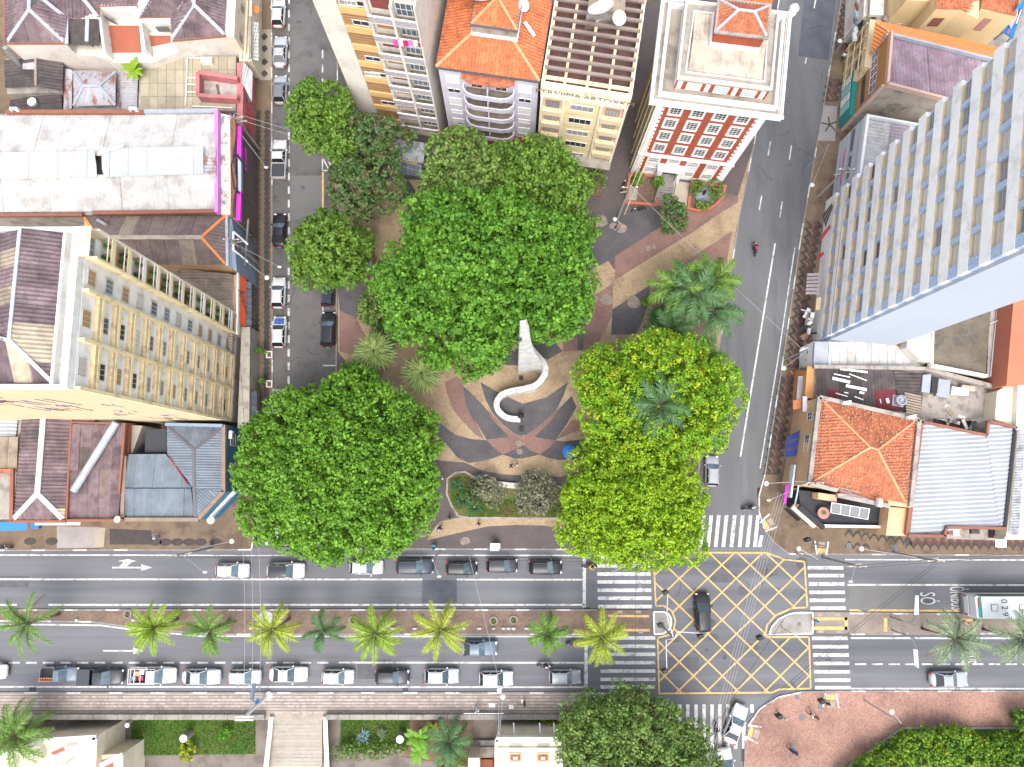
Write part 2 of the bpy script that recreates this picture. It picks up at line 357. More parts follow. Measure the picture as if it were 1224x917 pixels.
# ---------------------------------------------------------------- paint
def stripe(b, x0, x1, y0, y1, z=.012): b.flat(G([(x0, y0), (x1, y0), (x1, y1), (x0, y1)], 0), z)
def pline(b, pts, w, z=.012):
    for (a, c) in zip(pts[:-1], pts[1:]):
        A = g(*a); C = g(*c); d = (C-A).normalized(); n = Vector((-d.y, d.x, 0))*w/2; b.add([(q.x, q.y, z) for q in (A-n, C-n, C+n, A+n)], [(0, 1, 2, 3)])
def crossing(lst, name='crossing_stripe'):
    for p in lst:
        b = MB(); b.flat(G(p), .013); struct(b, name, m_line)
L = []
for i, y in enumerate((667, 676.3, 686, 695.5, 705.5, 715, 725)):
    s = i*.35; L.append([(713+s, y-2), (777+s, y-2), (777+s, y+2.2), (713+s, y+2.2)])
for y in (762.5, 772.5, 782, 792, 802, 812, 821): L.append([(717.5, y-2), (783, y-2), (783.5, y+2.2), (718, y+2.2)])
for i, y in enumerate((678.7, 688, 698, 708, 717.5, 727, 763, 773, 783, 793, 803, 813, 822)):
    s = (y-678)*.062; L.append([(965.3+s, y-2), (1008+s, y-2), (1008+s, y+2.1), (965.3+s, y+2.1)])
for x in (838, 847, 856, 865.3, 875, 884.6, 894, 903): L.append([(x+1, 616), (x+5.3, 616), (x+1.5, 654), (x-3, 654)])
L.append([(908.5, 640), (912.5, 640), (910, 654), (905.5, 654)])
for x in (793, 803, 812.5, 822, 832, 841.5, 851, 860.4, 870, 879.5, 889): L.append([(x-2, 842), (x+2.1, 842), (x+2.1, 895), (x-2, 895)])
L.append([(896.7, 842), (900.8, 842), (900.8, 852), (896.7, 852)])
for x in (318, 329, 340, 352, 364, 376): L.append([(x, 628), (x+5, 628), (x+4, 652), (x-1, 652)])
crossing(L)
b = MB()
pline(b, [(-60, 663.5), (697, 664)], .16); pline(b, [(-60, 692.5), (505, 692.7)], .2); pline(b, [(546, 692.8), (697, 693)], .2); pline(b, [(-60, 723), (20, 723)], .2); pline(b, [(58, 723), (699, 723)], .2)
stripe(b, 696.5, 700.3, 664, 726); stripe(b, 698.5, 702.5, 760, 823)
pline(b, [(0, 746.5), (60, 746.8), (120, 747.5), (160, 753), (240, 760.5), (698, 761)], .17); pline(b, [(-60, 821), (700, 821.5)], .17); pline(b, [(405, 792), (698, 792.3)], .2)
x = -10
while x < 400: stripe(b, x, x+13, 791.2, 793.3); x += 20.5
x = 1022
while x < 1260: stripe(b, x, x+13.3, 793, 795); x += 20
pline(b, [(1010, 669), (1240, 669.5)], .15); pline(b, [(1013, 699), (1260, 699.5)], .2); pline(b, [(1017, 762.8), (1214, 763)], .2); pline(b, [(1017, 823.3), (1260, 823.3)], .2)
# arrows
def arrow(x0, x1, y, tilt=0): stripe(b, x0, x1-12, y-.9, y+.9); b.flat(G([(x1-13, y-4), (x1, y), (x1-13, y+4)]), .012)
arrow(123, 172, 778); arrow(134, 182, 678.5)
b.flat(G([(142, 678), (151, 677.6), (158, 671.5), (164, 671), (152, 668.3), (140, 671), (148, 671.3)]), .0145)
y = -4
while y < 455: stripe(b, 344.6-(y*.002), 346.4, y, y+9); y += 16.2
y = 60
while y < 110: stripe(b, 384.8, 386.4, y, y+10); y += 17
pline(b, [(386, 300), (386, 375)], .14); pline(b, [(386, 374), (402, 374)], .16); pline(b, [(386, 437), (401, 437)], .14)
for q in ([(385, 190), (403, 190)], [(385, 204), (403, 204)], [(385.5, 190), (385.5, 204)], [(402, 190), (402, 204)], [(387, 191), (393, 203)], [(392, 191), (398, 203)], [(397, 191), (402, 201)]): pline(b, q, .17)
pline(b, [(926.5, 291), (903.5, 432), (885, 546)], .2); pline(b, [(950, 296), (929.5, 432), (908.5, 560)], .14)
for q in ([(964, 69), (962.5, 76)], [(921, 169), (918, 186)], [(946, 174), (943.5, 191)], [(910.5, 234), (907.5, 251)], [(935, 241), (932, 260)], [(975, 0), (973, 10)]): pline(b, q, .15)
struct(b, 'road_marking', m_line)
b = MB()
pline(b, [(386, 206), (386, 259)], .26); pline(b, [(1015, 729.5), (1026, 729.8), (1031, 732.5), (1036, 732.5), (1041, 729.6), (1260, 731)], .25)
BOX = [(781, 664), (784, 724.5), (793, 724), (803, 730), (807.5, 742), (805, 753), (800, 759), (786, 762.5), (788, 829), (922, 828), (932, 824), (969, 823), (967, 761.5), (916, 761.5), (915, 757), (917, 747), (927, 735.5), (947, 727), (965, 726), (961.5, 671.5), (938, 669), (917, 661), (825, 660.5)]
pline(b, BOX+[BOX[0]], .19)
PB2 = G(BOX)
def inside(p, poly):
    c = False
    for i in range(len(poly)):
        (x1, y1), (x2, y2) = poly[i], poly[i-1]
        if (y1 > p[1]) != (y2 > p[1]) and p[0] < (x2-x1)*(p[1]-y1)/(y2-y1)+x1: c = not c
    return c
nd = g(829, 708); ux = g(863, 708)-nd; uy = g(829, 741)-nd
for sgn in (1, -1):
    d = (ux*.5+uy*.5*sgn).normalized(); per = ux
    for k in range(-9, 10):
        o = nd+per*k; run = None; t = -20
        while t < 20:
            p = o+d*t; ins = inside(p, PB2)
            if ins and run is None: run = t
            if (not ins) and run is not None:
                if t-run > .4:
                    A = o+d*run; C = o+d*t; n = Vector((-d.y, d.x, 0))*.09; z = .0135+.002*(sgn > 0)
                    b.add([(q.x, q.y, z) for q in (A-n, C-n, C+n, A+n)], [(0, 1, 2, 3)])
                run = None
            t += .12
struct(b, 'box_junction', m_yel)
# lettering on the road
text('road_lettering', 'SÓ', 2.6, g(1108, 715.5, .016), (0, 0, -math.pi/2), m_line, None, .001, .45)['kind'] = 'structure'
text('road_lettering', 'ÔNIBUS', 2.6, g(1144, 715, .016), (0, 0, -math.pi/2), m_line, None, .001, .29)['kind'] = 'structure'
text('road_lettering', 'ÔNIBUS', 2.6, g(1156, 779, .016), (0, 0, -math.pi/2), m_line, None, .001, .29)['kind'] = 'structure'

# ---------------------------------------------------------------- plaza pattern
Z1 = .134
def A_(X, Y): return (500+X/6, 370+Y/6)
def B_(X, Y): return (500+X/6, 500+Y/6)
def D_(X, Y): return (640+X/6, 300+Y/6)
def E_(X, Y): return (680+X/6, 200+Y/6)
def C_(X, Y): return (290+X/3.668, 240+Y/3.668)
def H_(X, Y): return (340+X/6, 140+Y/6)
def pat(name, pts, m, z): b = MB(); b.flat(G(pts, .13), z); return struct(b, name, m)
pat('plaza_mosaic', [(425, 215), (520, 215), (700, 260), (740, 330), (870, 230), (900, 180), (880, 275), (862, 400), (845, 495), (700, 560), (670, 570), (640, 569), (600, 567), (575, 562), (556, 553), (530, 551), (500, 545), (404, 420), (404, 240)], m_pl_tan, Z1)
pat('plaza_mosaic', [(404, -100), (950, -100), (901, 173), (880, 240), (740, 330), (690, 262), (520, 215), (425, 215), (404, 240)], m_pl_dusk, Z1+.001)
DK = [[A_(*p) for p in ((445, 520), (580, 600), (750, 675), (920, 630), (1075, 520), (1040, 620), (990, 720), (930, 780), (850, 850), (770, 900), (740, 905), (690, 890), (600, 820), (530, 740), (480, 640))],
 [A_(1100, 620), A_(1000, 720), A_(930, 810), B_(820, 135), B_(985, 160), B_(1060, 50), A_(1135, 700)],
 [A_(320, 545), A_(345, 690), A_(400, 810), B_(410, 20), B_(490, 155), B_(650, 135), B_(560, 30), A_(510, 740), A_(400, 620)],
 [B_(*p) for p in ((120, 20), (160, 40), (270, 120), (380, 150), (490, 157), (530, 200), (605, 262), (500, 300), (360, 322), (280, 280), (180, 160), (90, 90))],
 [B_(*p) for p in ((605, 262), (700, 220), (750, 190), (800, 230), (870, 262), (740, 290), (680, 285))],
 [B_(*p) for p in ((870, 262), (940, 210), (985, 160), (1060, 165), (1200, 150), (1200, 290), (1010, 300), (920, 280))],
 [A_(960, 210), A_(1035, 300), A_(940, 350), A_(830, 250), A_(560, 330), A_(560, 380), A_(630, 400), A_(720, 400), A_(720, 200)],
 [E_(*p) for p in ((-60, 440), (60, 400), (150, 335), (380, 280), (560, 290), (690, 380), (700, 400), (560, 490), (340, 640), (120, 760), (-60, 840))],
 [D_(*p) for p in ((550, 420), (830, 240), (810, 360), (770, 500), (720, 600), (545, 600))],
 [D_(*p) for p in ((245, 510), (290, 400), (370, 355), (355, 520), (345, 715), (305, 715), (300, 630))],
 [D_(*p) for p in ((130, 640), (195, 720), (90, 780), (0, 740), (-60, 640))],
 [C_(*p) for p in ((415, 355), (560, 345), (560, 440), (500, 515), (425, 480))],
 [H_(*p) for p in ((820, 400), (860, 410), (930, 510), (1000, 640), (1100, 700), (900, 720), (850, 600), (840, 480))]]
RD = [[B_(*p) for p in ((490, 157), (650, 135), (700, 165), (740, 190), (700, 220), (605, 262), (540, 210))],
 [B_(*p) for p in ((750, 190), (790, 160), (830, 140), (985, 160), (930, 220), (870, 262), (800, 230))],
 [A_(190, 520), A_(290, 470), A_(320, 545), A_(345, 690), A_(400, 810), B_(410, 20), B_(475, 155), B_(400, 110), B_(300, 0), A_(250, 720), A_(205, 600)],
 [A_(500, 715), A_(540, 760), A_(600, 825), A_(690, 893), B_(760, 130), B_(740, 188), B_(650, 135), B_(590, 70), A_(530, 790)],
 [A_(1000, 715), A_(930, 775), A_(850, 848), A_(770, 900), B_(745, 135), B_(745, 188), B_(830, 137), B_(900, 70), A_(960, 790)],
 [B_(1100, 10), B_(1160, 20), B_(1160, 80), B_(990, 155), B_(1040, 90)],
 [A_(1035, 180), A_(1080, 100), A_(1135, 200), A_(1145, 295), A_(1035, 300)],
 [E_(*p) for p in ((330, 640), (700, 400), (830, 320), (1120, 190), (1215, 210), (1215, 250), (1040, 360), (900, 460), (700, 580), (330, 810))],
 [E_(*p) for p in ((590, 860), (980, 580), (1170, 460), (1140, 640), (1110, 800), (1080, 1000), (1020, 1300), (600, 1100))],
 [D_(*p) for p in ((370, 350), (560, 230), (550, 470), (480, 600), (430, 700), (340, 715), (355, 520))],
 [D_(*p) for p in ((195, 600), (240, 515), (300, 640), (305, 720), (195, 720))],
 [C_(*p) for p in ((425, 480), (500, 515), (540, 600), (480, 680), (425, 660))],
 [C_(*p) for p in ((420, 60), (520, 160), (590, 250), (560, 350), (415, 355))],
 [(765, 640-20), (835, 560), (832, 610), (822, 645)]]
for i, p in enumerate(DK): pat('plaza_mosaic', p, m_pl_dark, Z1+.004+.0002*i)
for i, p in enumerate(RD): pat('plaza_mosaic', p, m_pl_red, Z1+.008+.0002*i)
pat('plaza_mosaic', [B_(*p) for p in ((60, 875), (150, 740), (280, 715), (1030, 720), (1130, 815), (1000, 785), (900, 770), (700, 765), (500, 775), (300, 820))], m_pl_tan, Z1+.005)
m_scuff = mat('scuffed_mosaic', (.25, .2, .17), (.19, .15, .13), scale=1.2, grain=.3, gscale=5)
for cx, cy, r in ((711, 357, 5), (726, 358, 8), (757, 361, 9), (718, 265, 9), (742, 273, 8), (733, 270, 5), (556, 647, 6), (775, 297, 4), (782, 295, 3), (620, 530, 4), (621, 540, 4)):
    pat('worn_patch', [(cx+r*(1+R.uniform(-.25, .15))*math.cos(t*.5), cy+r*.85*(1+R.uniform(-.25, .15))*math.sin(t*.5)) for t in range(12)], m_scuff, Z1+.012)
# wave bands of the old stone pavements
def wave(p0, p1, amp, n, w, m, z=Z1+.004, ph=0.):
    a = g(*p0, .13); c = g(*p1, .13); d = (c-a); L = d.length; d.normalize(); nn = Vector((-d.y, d.x, 0)); b = MB(); N = n*8; vs = []
    for i in range(N+1):
        q = a+d*(L*i/N); s = abs(math.sin(math.pi*n*i/N+ph)); o = nn*(amp*(s-.5)*2)
        vs += [(q.x+o.x-nn.x*w/2, q.y+o.y-nn.y*w/2, z), (q.x+o.x+nn.x*w/2, q.y+o.y+nn.y*w/2, z)]
    b.add(vs, [(2*i, 2*i+1, 2*i+3, 2*i+2) for i in range(N)]); struct(b, 'pavement_wave', m)
def scallop(p0, p1, r, n, m):
    a = g(*p0, .13); c = g(*p1, .13); b = MB()
    for i in range(n):
        q = a.lerp(c, (i+.5)/n); b.flat([(q.x+r*R.uniform(.8, 1.1)*math.cos(t*.7854), q.y+r*math.sin(t*.7854)) for t in range(8)], Z1+.004+.0003*(i % 2))
    struct(b, 'pavement_roundel', m)
scallop((319.5, 132), (318.5, 500), .42, 62, m_pave_d); scallop((309, 132), (306.5, 480), .36, 58, m_pave_d)
b = MB()
for y in (44, 58, 74, 88):
    p = g(316, y, .13); b.flat([(p.x-.5, p.y), (p.x, p.y-.55), (p.x+.5, p.y), (p.x, p.y+.55)], Z1+.005)
struct(b, 'pavement_roundel', m_pave_d)
pat('pavement_panel', [(310, 35), (325, 35), (325, 96), (310, 96)], mat('pavement_pale', (.33, .28, .22), (.27, .225, .18), scale=.5, grain=.2, gscale=7), Z1+.001)
for k, (o, mm) in enumerate(((-.9, m_pave_d), (.35, m_pave_r), (1.2, m_pave_d))):
    s = o*5.6
    wave((1013+s, 5), (1003+s, 60), .28, 7, .5, mm, Z1+.004+k*.0006); wave((996+s, 95), (991+s, 122), .28, 3, .5, mm, Z1+.004+k*.0006)
    wave((972+s, 265), (945+s, 440), .28, 18, .5, mm, Z1+.004+k*.0006); wave((940+s, 450), (921+s, 568), .28, 12, .5, mm, Z1+.004+k*.0006)
pat('pavement_panel', [(984, 126), (1001, 127), (998, 169), (977, 168)], mat('pavement_grey', (.30, .27, .25), (.24, .22, .21), scale=.6, grain=.2, gscale=7), Z1+.001)
b = MB()
for a in range(5):
    c = g(991.5, 149, .13); t = a*1.2566+.4; b.bar((c.x, c.y, Z1+.006), (c.x+1.1*math.cos(t), c.y+1.1*math.sin(t), Z1+.006), .18, .004)
struct(b, 'pavement_star', m_pave_d)
wave((1010, 637), (1090, 648), .32, 8, .42, m_pave_d); wave((1082, 652), (1300, 655), .3, 22, .42, m_pave_d); wave((1082, 648), (1300, 650), .25, 22, .5, m_pave_r, Z1+.003)
wave((1010, 651), (1040, 655), .3, 3, .4, m_pave_d)
b = MB()
for x in (226, 240, 258, 198, 212, 186, 36, 62): p = g(x, 648 if x > 100 else 647, .13); b.flat([(p.x+.75*math.cos(t*.6283), p.y+.45*math.sin(t*.6283)) for t in range(10)], Z1+.004)
struct(b, 'pavement_roundel', m_pave_d)
pat('pavement_panel', [(68, 629), (112, 630), (112, 655), (68, 655)], mat('pavement_grey', (1, 1, 1)), Z1+.001)
pat('pavement_panel', [(131, 632), (181, 634), (182, 651), (131, 651)], m_pave_d, Z1+.002)
pat('pavement_panel', [(112, 630), (126, 631), (124, 654), (112, 655)], mat('pavement_pale', (1, 1, 1)), Z1+.001)
pat('pavement_panel', [(294, 140), (305, 140), (302, 500), (290, 500)], mat('pavement_brown', (.13, .10, .085), (.10, .08, .07), scale=.6, grain=.2, gscale=7), Z1+.001)
b = MB(); mt = m_yel
for q in ([(727, 735), (776, 735.3), (776, 738), (727, 737.5)], [(730, 751.5), (777, 752), (777, 755), (730, 754.5)], [(972, 738), (1013, 738), (1013, 741.5), (972, 741.5)], [(972, 749), (1013, 749), (1013, 753), (972, 753)], [(1009.5, 738), (1013.5, 738), (1013.5, 753), (1009.5, 753)], [(1056.5, 739), (1060.5, 739), (1060.5, 755), (1056.5, 755)], [(1128, 740), (1166, 740), (1166, 743), (1128, 743)], [(1163, 740), (1166.5, 740), (1166.5, 755), (1163, 755)]): b.flat(G(q, .13), Z1+.004)
struct(b, 'tactile_paving', mt)
b = MB()
for cx, cy in ((741, 731.5), (763, 731.5), (766, 755.5), (980, 735), (1002, 735), (981, 755), (1003, 755.5)): b.flat(G([(cx-3, cy-1.6), (cx+3, cy-1.6), (cx+3, cy+1.6), (cx-3, cy+1.6)], .13), Z1+.006)
struct(b, 'pavement_panel', mat('pavement_pale', (1, 1, 1)))
# dropped kerbs on the corners
def ramp(c, out, inn, wid):
    C = g(*c, .13); d = (g(*out, .13)-C).normalized(); n = Vector((-d.y, d.x, 0)); b = MB(); up = Vector((0, 0, 1))
    for s in (-1, 1):
        b.cur = 0; b.bar(C+n*s*wid*.42+d*.8+up*.02, C+n*s*wid*.62-d*.8+up*.02, .2, .05)
    b.cur = 1; b.obox(C+d*.35+up*.012, d, n, up, .3, wid*.38, .008); b.cur = 2; b.obox(C-d*.4+up*.014, d, n, up, .3, wid*.3, .01)
    return struct(b, 'kerb_ramp', [m_line, m_yel, mat('pavement_pale', (1, 1, 1))])
ramp((900, 876), (888, 872), 0, 1.5); ramp((993, 837), (993, 826), 0, 1.5); ramp((918, 626), (908, 632), 0, 1.4); ramp((982, 655), (982, 664), 0, 1.3)
# manholes and covers
def disc(cx, cy, r, z, m, name='manhole_cover', sq=False):
    b = MB(); c = g(cx, cy); n = 4 if sq else 16
    b.prism([(c.x+r*math.cos(2*math.pi*k/n+.785), c.y+r*math.sin(2*math.pi*k/n+.785)) for k in range(n)], z, z+.012); struct(b, name, m)
for a in ((958, 857, .38), (980, 844, .32), (948, 893, .36)): disc(*a, .13, m_grey)
for a in ((952, 833, .3), (954.5, 745.5, .3), (1068, 655, .5), (1014, 652, .45)): disc(*a, .14, m_grey, 'inspection_cover', True)
for a in ((779, 833, .4), (505, 736, .3), (866, 786, .25), (362, 224, .3)): disc(*a, .008 if a[1] != 736 else .13, m_patch)
b = MB()
for q in ([(35, 821.5), (43, 821.5), (43, 826), (35, 826)], [(481, 822), (488, 822), (488, 826.5), (481, 826.5)], [(700, 822), (708, 822), (708, 827), (700, 827)], [(886, 895), (890, 895), (890, 910), (886, 910)], [(905, 583), (909, 583), (909, 595), (905, 595)], [(698, 726), (706, 726), (706, 729), (698, 729)]): b.flat(G(q), .02)
struct(b, 'storm_drain', m_black)
# ---------------------------------------------------------------- building materials
m_fib = mat('fibre_cement_purple', (.125, .085, .095), (.19, .14, .145), scale=.9, stain=(.07, .05, .055), samt=.6, sscale=.6, rnd=.22, grain=.2, gscale=6, stretch=(1, 1, 1), rough=.9)
m_fib2 = mat('fibre_cement_brown', (.15, .11, .10), (.20, .15, .135), scale=.9, stain=(.09, .065, .06), samt=.5, sscale=.6, rnd=.15, grain=.2, gscale=6, rough=.9)
m_fibd = mat('fibre_cement_dark', (.055, .045, .045), (.085, .07, .068), scale=1, stain=(.12, .1, .09), samt=.4, sscale=.9, rnd=.25, grain=.2, gscale=6, rough=.9)
m_sheetb = mat('translucent_sheet', (.44, .38, .28), (.33, .28, .21), scale=1, stain=(.22, .17, .13), samt=.5, sscale=.8, rnd=.12, rough=.7)
m_zinc = mat('white_zinc', (.52, .50, .475), (.45, .43, .41), scale=.5, stain=(.22, .19, .17), samt=.4, sscale=.5, rnd=.05, grain=.05, rough=.6)
m_zincn = mat('new_zinc', (.46, .48, .50), (.40, .42, .44), scale=.7, rnd=.05, rough=.5)
m_zincg = mat('grey_zinc', (.36, .38, .42), (.29, .31, .35), scale=.6, stain=(.2, .19, .2), samt=.4, sscale=.4, rnd=.07, rough=.55)
m_zincb = mat('blue_zinc', (.17, .205, .245), (.13, .16, .195), scale=.6, stain=(.1, .1, .12), samt=.5, sscale=.5, rnd=.1, grain=.1, rough=.6)
m_tan_s = mat('tan_sheet', (.33, .27, .21), (.25, .20, .155), scale=.7, stain=(.13, .10, .085), samt=.6, sscale=.5, rnd=.12, grain=.15, rough=.85)
m_tile = mat('clay_tile', (.52, .165, .065), (.42, .125, .05), scale=1.2, stain=(.23, .075, .04), samt=.5, sscale=.9, rnd=.07, grain=.35, gscale=4, rough=.85)
m_tileo = mat('old_clay_tile', (.46, .16, .08), (.36, .115, .055), scale=1.5, stain=(.20, .08, .05), samt=.7, sscale=1.0, rnd=.1, grain=.45, gscale=4, rough=.9)
m_ridge = mat('ridge_tile', (.62, .33, .18), (.5, .24, .12), scale=2, rough=.85)
m_ridgeg = mat('grey_ridge', (.42, .44, .48), (.34, .35, .39), scale=2, stain=(.22, .2, .2), samt=.4, rough=.6)
m_gutter = mat('red_gutter', (.26, .10, .06), (.20, .08, .055), scale=2, rough=.7)
m_cream = mat('cream_wall', (.70, .62, .47), (.62, .54, .40), scale=.4, stain=(.38, .32, .24), samt=.35, sscale=.6, rough=.85)
m_creaml = mat('pale_wall', (.66, .61, .54), (.58, .53, .46), scale=.4, stain=(.36, .31, .26), samt=.4, sscale=.6, rough=.85)
m_yelw = mat('yellow_wall', (.62, .50, .31), (.57, .46, .29), scale=.4, stain=(.5, .34, .17), samt=.3, sscale=.6, rough=.85)
m_yelb = mat('yellow_beam', (.74, .61, .37), (.66, .54, .32), scale=.6, stain=(.36, .25, .13), samt=.5, sscale=.9, rough=.85)
m_yelp = mat('pale_yellow_wall', (.72, .60, .34), (.66, .54, .30), scale=.5, stain=(.42, .34, .2), samt=.3, sscale=.7, rough=.85)
m_bwall = mat('weathered_wall', (.36, .32, .28), (.28, .25, .22), scale=.5, stain=(.13, .11, .10), samt=.65, sscale=.8, rough=.9)
m_redw = mat('brick_red_wall', (.34, .072, .036), (.29, .062, .033), scale=.5, stain=(.20, .05, .035), samt=.3, sscale=.5, rough=.85)
m_lil = mat('lilac_wall', (.56, .53, .60), (.50, .47, .54), scale=.5, stain=(.36, .33, .36), samt=.35, sscale=.7, rough=.85)
m_glass = mat('window_glass', (.10, .13, .155), (.16, .19, .21), scale=.8, rough=.12, spec=.6, rnd=.4)
m_glassd = mat('dark_opening', (.022, .022, .026), (.04, .038, .04), scale=2, rough=.4, rnd=.3)
m_curt = mat('curtained_window', (.34, .32, .31), (.24, .22, .23), scale=1.5, rough=.5, rnd=.35)
m_shut = mat('white_shutter', (.72, .72, .70), (.62, .62, .61), scale=1, rough=.6, rnd=.08)
m_fr = mat('pale_frame', (.42, .40, .37), rough=.6)
m_beige = mat('beige_panel', (.58, .53, .46), (.50, .46, .40), scale=1, rough=.6, rnd=.18)
m_orange = mat('orange_wall', (.62, .30, .11), (.54, .26, .10), scale=.5, stain=(.36, .2, .11), samt=.3, sscale=.6, rough=.85)
m_peach = mat('peach_wall', (.66, .42, .24), (.58, .36, .21), scale=.5, stain=(.36, .25, .17), samt=.3, sscale=.6, rough=.85)
m_wood = mat('timber_shutter', (.42, .24, .10), (.34, .19, .08), scale=1.2, rough=.7, rnd=.12)
m_rust = mat('rusty_sheet', (.38, .38, .40), (.33, .33, .36), scale=1, stain=(.24, .07, .035), samt=.95, sscale=.9, rnd=.08, stretch=(1.3, .5, 1), rough=.75)
m_terra = mat('terracotta_floor', (.36, .11, .06), (.31, .095, .055), scale=1, grain=.1, rough=.8)
m_dish = mat('dish_mesh', (.62, .58, .52), rough=.6)
m_mag = mat('magenta_paint', (.62, .04, .50), (.56, .04, .45), scale=1, rough=.6)
m_blue = mat('blue_paint', (.03, .17, .30), (.03, .14, .25), scale=.8, rough=.7)
m_tblue = mat('tower_blue', (.40, .48, .64), (.36, .44, .59), scale=3, grain=.25, gscale=5, rough=.85)
m_towr = mat('tower_white', (.86, .85, .84), (.81, .80, .785), scale=.35, stain=(.42, .385, .36), samt=.35, sscale=.5, rough=.85)
m_tside = mat('tower_side', (.40, .44, .50), (.37, .41, .47), scale=.08, rough=.9)

class Face:
    """wall face seen from outside, from A (left) to B (right); s along it, z up, o outwards"""
    def __init__(s, A, B):
        s.A = Vector((A[0], A[1], 0)); s.d = Vector((B[0]-A[0], B[1]-A[1], 0)); s.L = s.d.length; s.d.normalize(); s.n = Vector((s.d.y, -s.d.x, 0)); s.rz = math.atan2(s.d.y, s.d.x)
    def p(s, a, z, o=0.): q = s.A+s.d*a+s.n*o; return Vector((q.x, q.y, z))
    def box(s, b, s0, s1, z0, z1, o0, o1):
        c = s.p((s0+s1)/2, (z0+z1)/2, (o0+o1)/2); return b.obox(c, s.d, s.n, (0, 0, 1), (s1-s0)/2, (o1-o0)/2, (z1-z0)/2)
WM = {}
def wmesh(kind, w, h, nx, ny, fr, gl, fw=.07, sill=False, rail=None):
    key = (kind, round(w, 2), round(h, 2), nx, ny, fr.name, gl.name)
    if key in WM: return WM[key]
    b = MB(); T = .07
    b.box(-w/2, -w/2+fw, -T, .0, -h/2, h/2); b.box(w/2-fw, w/2, -T, .0, -h/2, h/2)
    b.box(-w/2+fw, w/2-fw, -T, .0, h/2-fw, h/2); b.box(-w/2+fw, w/2-fw, -T, .0, -h/2, -h/2+fw)
    for i in range(1, nx): x = -w/2+w*i/nx; b.box(x-.025, x+.025, -.055, -.012, -h/2+fw, h/2-fw)
    for i in range(1, ny): z = -h/2+h*i/ny; b.box(-w/2+fw, w/2-fw, -.05, -.012, z-.02, z+.02)
    if sill: b.box(-w/2-.08, w/2+.08, -.16, -.001, -h/2-.1, -h/2-.002)
    a = b.mesh('window', [fr]); c = MB(); c.box(-w/2+fw*.8, w/2-fw*.8, -.03, -.004, -h/2+fw*.8, h/2-fw*.8); c = c.mesh('pane', [gl])
    WM[key] = (a, c); return WM[key]
def win(F, s, z, w, h, root, o=0., nx=2, ny=1, fr=None, gl=None, name='window', sill=False, fw=.07):
    a, c = wmesh('w', w, h, nx, ny, fr or m_whitep, gl or m_glass, fw, sill)
    x = put(name, a, root, F.p(s, z, o), F.rz); ORG[x.name] = tuple(F.p(s, z, o)); y = put('pane', c, x, F.p(s, z, o), 0); return x
def walls(b, poly, z0, z1):
    b.prism(poly, z0, z1)
def parapet(b, poly, z0, z1, t=.25, closed=True):
    n = len(poly)
    for i in range(n if closed else n-1):
        a = Vector((*poly[i], 0)); c = Vector((*poly[(i+1) % n], 0)); d = (c-a).normalized()*t*.49
        b.bar((a-d).xy.to_3d()+Vector((0, 0, (z0+z1)/2+.002*i)), (c+d).xy.to_3d()+Vector((0, 0, (z0+z1)/2+.002*i)), t, z1-z0)
def ridge(b, a, c, w=.3, h=.12): b.bar(Vector(a)+Vector((0, 0, .06)), Vector(c)+Vector((0, 0, .06)), w, h)
def part(name, root, m, fn, **kw):
    b = MB(); fn(b); return b.build(name, m, root, **kw)
def aircon(px, py, z, rz=0., label=None):
    t = thing('air_conditioner', label, 'air conditioner', g(px, py, z), rz, 'air conditioner units on the rooftops'); ORG[t.name] = (0, 0, 0)
    part('casing', t, m_whitep, lambda b: b.box(-.45, .45, -.18, .18, .05, .65)); part('grille', t, m_grey, lambda b: b.box(-.3, .15, -.2, -.181, .12, .58)); part('foot', t, m_grey, lambda b: (b.box(-.35, -.25, -.16, .16, 0, .05), b.box(.25, .35, -.16, .16, 0, .05)))
    return t
def dish(px, py, z, r, az, label, mesh=True, tilt=.9):
    t = thing('satellite_dish', label, 'satellite dish', g(px, py, z), 0, None); ORG[t.name] = (0, 0, 0)
    part('mast', t, m_steel, lambda b: (b.tube([(0, 0, 0), (0, 0, r*1.1)], .04, 6), b.bar((-.4, 0, .03), (.4, 0, .03), .06), b.bar((0, -.4, .04), (0, .4, .04), .06)))
    prof = [(r*.08, .0), (r*.35, r*.03), (r*.65, r*.1), (r*.85, r*.19), (r, r*.28)]
    b = MB(); n = 20; vs = []; fs = []
    for q, z_ in prof: vs += [(q*math.cos(6.2832*k/n), q*math.sin(6.2832*k/n), z_) for k in range(n)]
    for i in range(len(prof)-1): fs += [(i*n+k, i*n+(k+1) % n, (i+1)*n+(k+1) % n, (i+1)*n+k) for k in range(n)]
    b.add(vs, fs); o = b.build('reflector', m_dish, t, True); o.rotation_euler = (tilt*math.sin(az)*-1, tilt*math.cos(az), 0); o.location = (0, 0, r*1.1)
    b = MB()
    for k in range(3): a = k*2.094; b.tube([(r*.98*math.cos(a), r*.98*math.sin(a), r*.28), (0, 0, r*.8)], .025, 4)
    b.ball((0, 0, r*.8), .08, .08, .1, 6, 4); q = b.build('feed_horn', m_steel, t); q.rotation_euler = o.rotation_euler; q.location = o.location
    return t
def tank(px, py, z, r, h, label, m=None):
    t = thing('water_tank', label, 'water tank', g(px, py, z)); ORG[t.name] = (0, 0, 0)
    part('shell', t, m or mat('tank_blue', (.25, .28, .3), rough=.7), lambda b: b.lathe((0, 0, 0), [(r*.85, 0), (r, h*.8), (r*1.04, h*.82), (r*1.04, h*.86)], 18)); part('lid', t, m or m_grey, lambda b: b.lathe((0, 0, h*.862), [(r*1.0, 0), (r*.8, h*.12), (r*.25, h*.16), (r*.24, h*.2)], 18)); return t

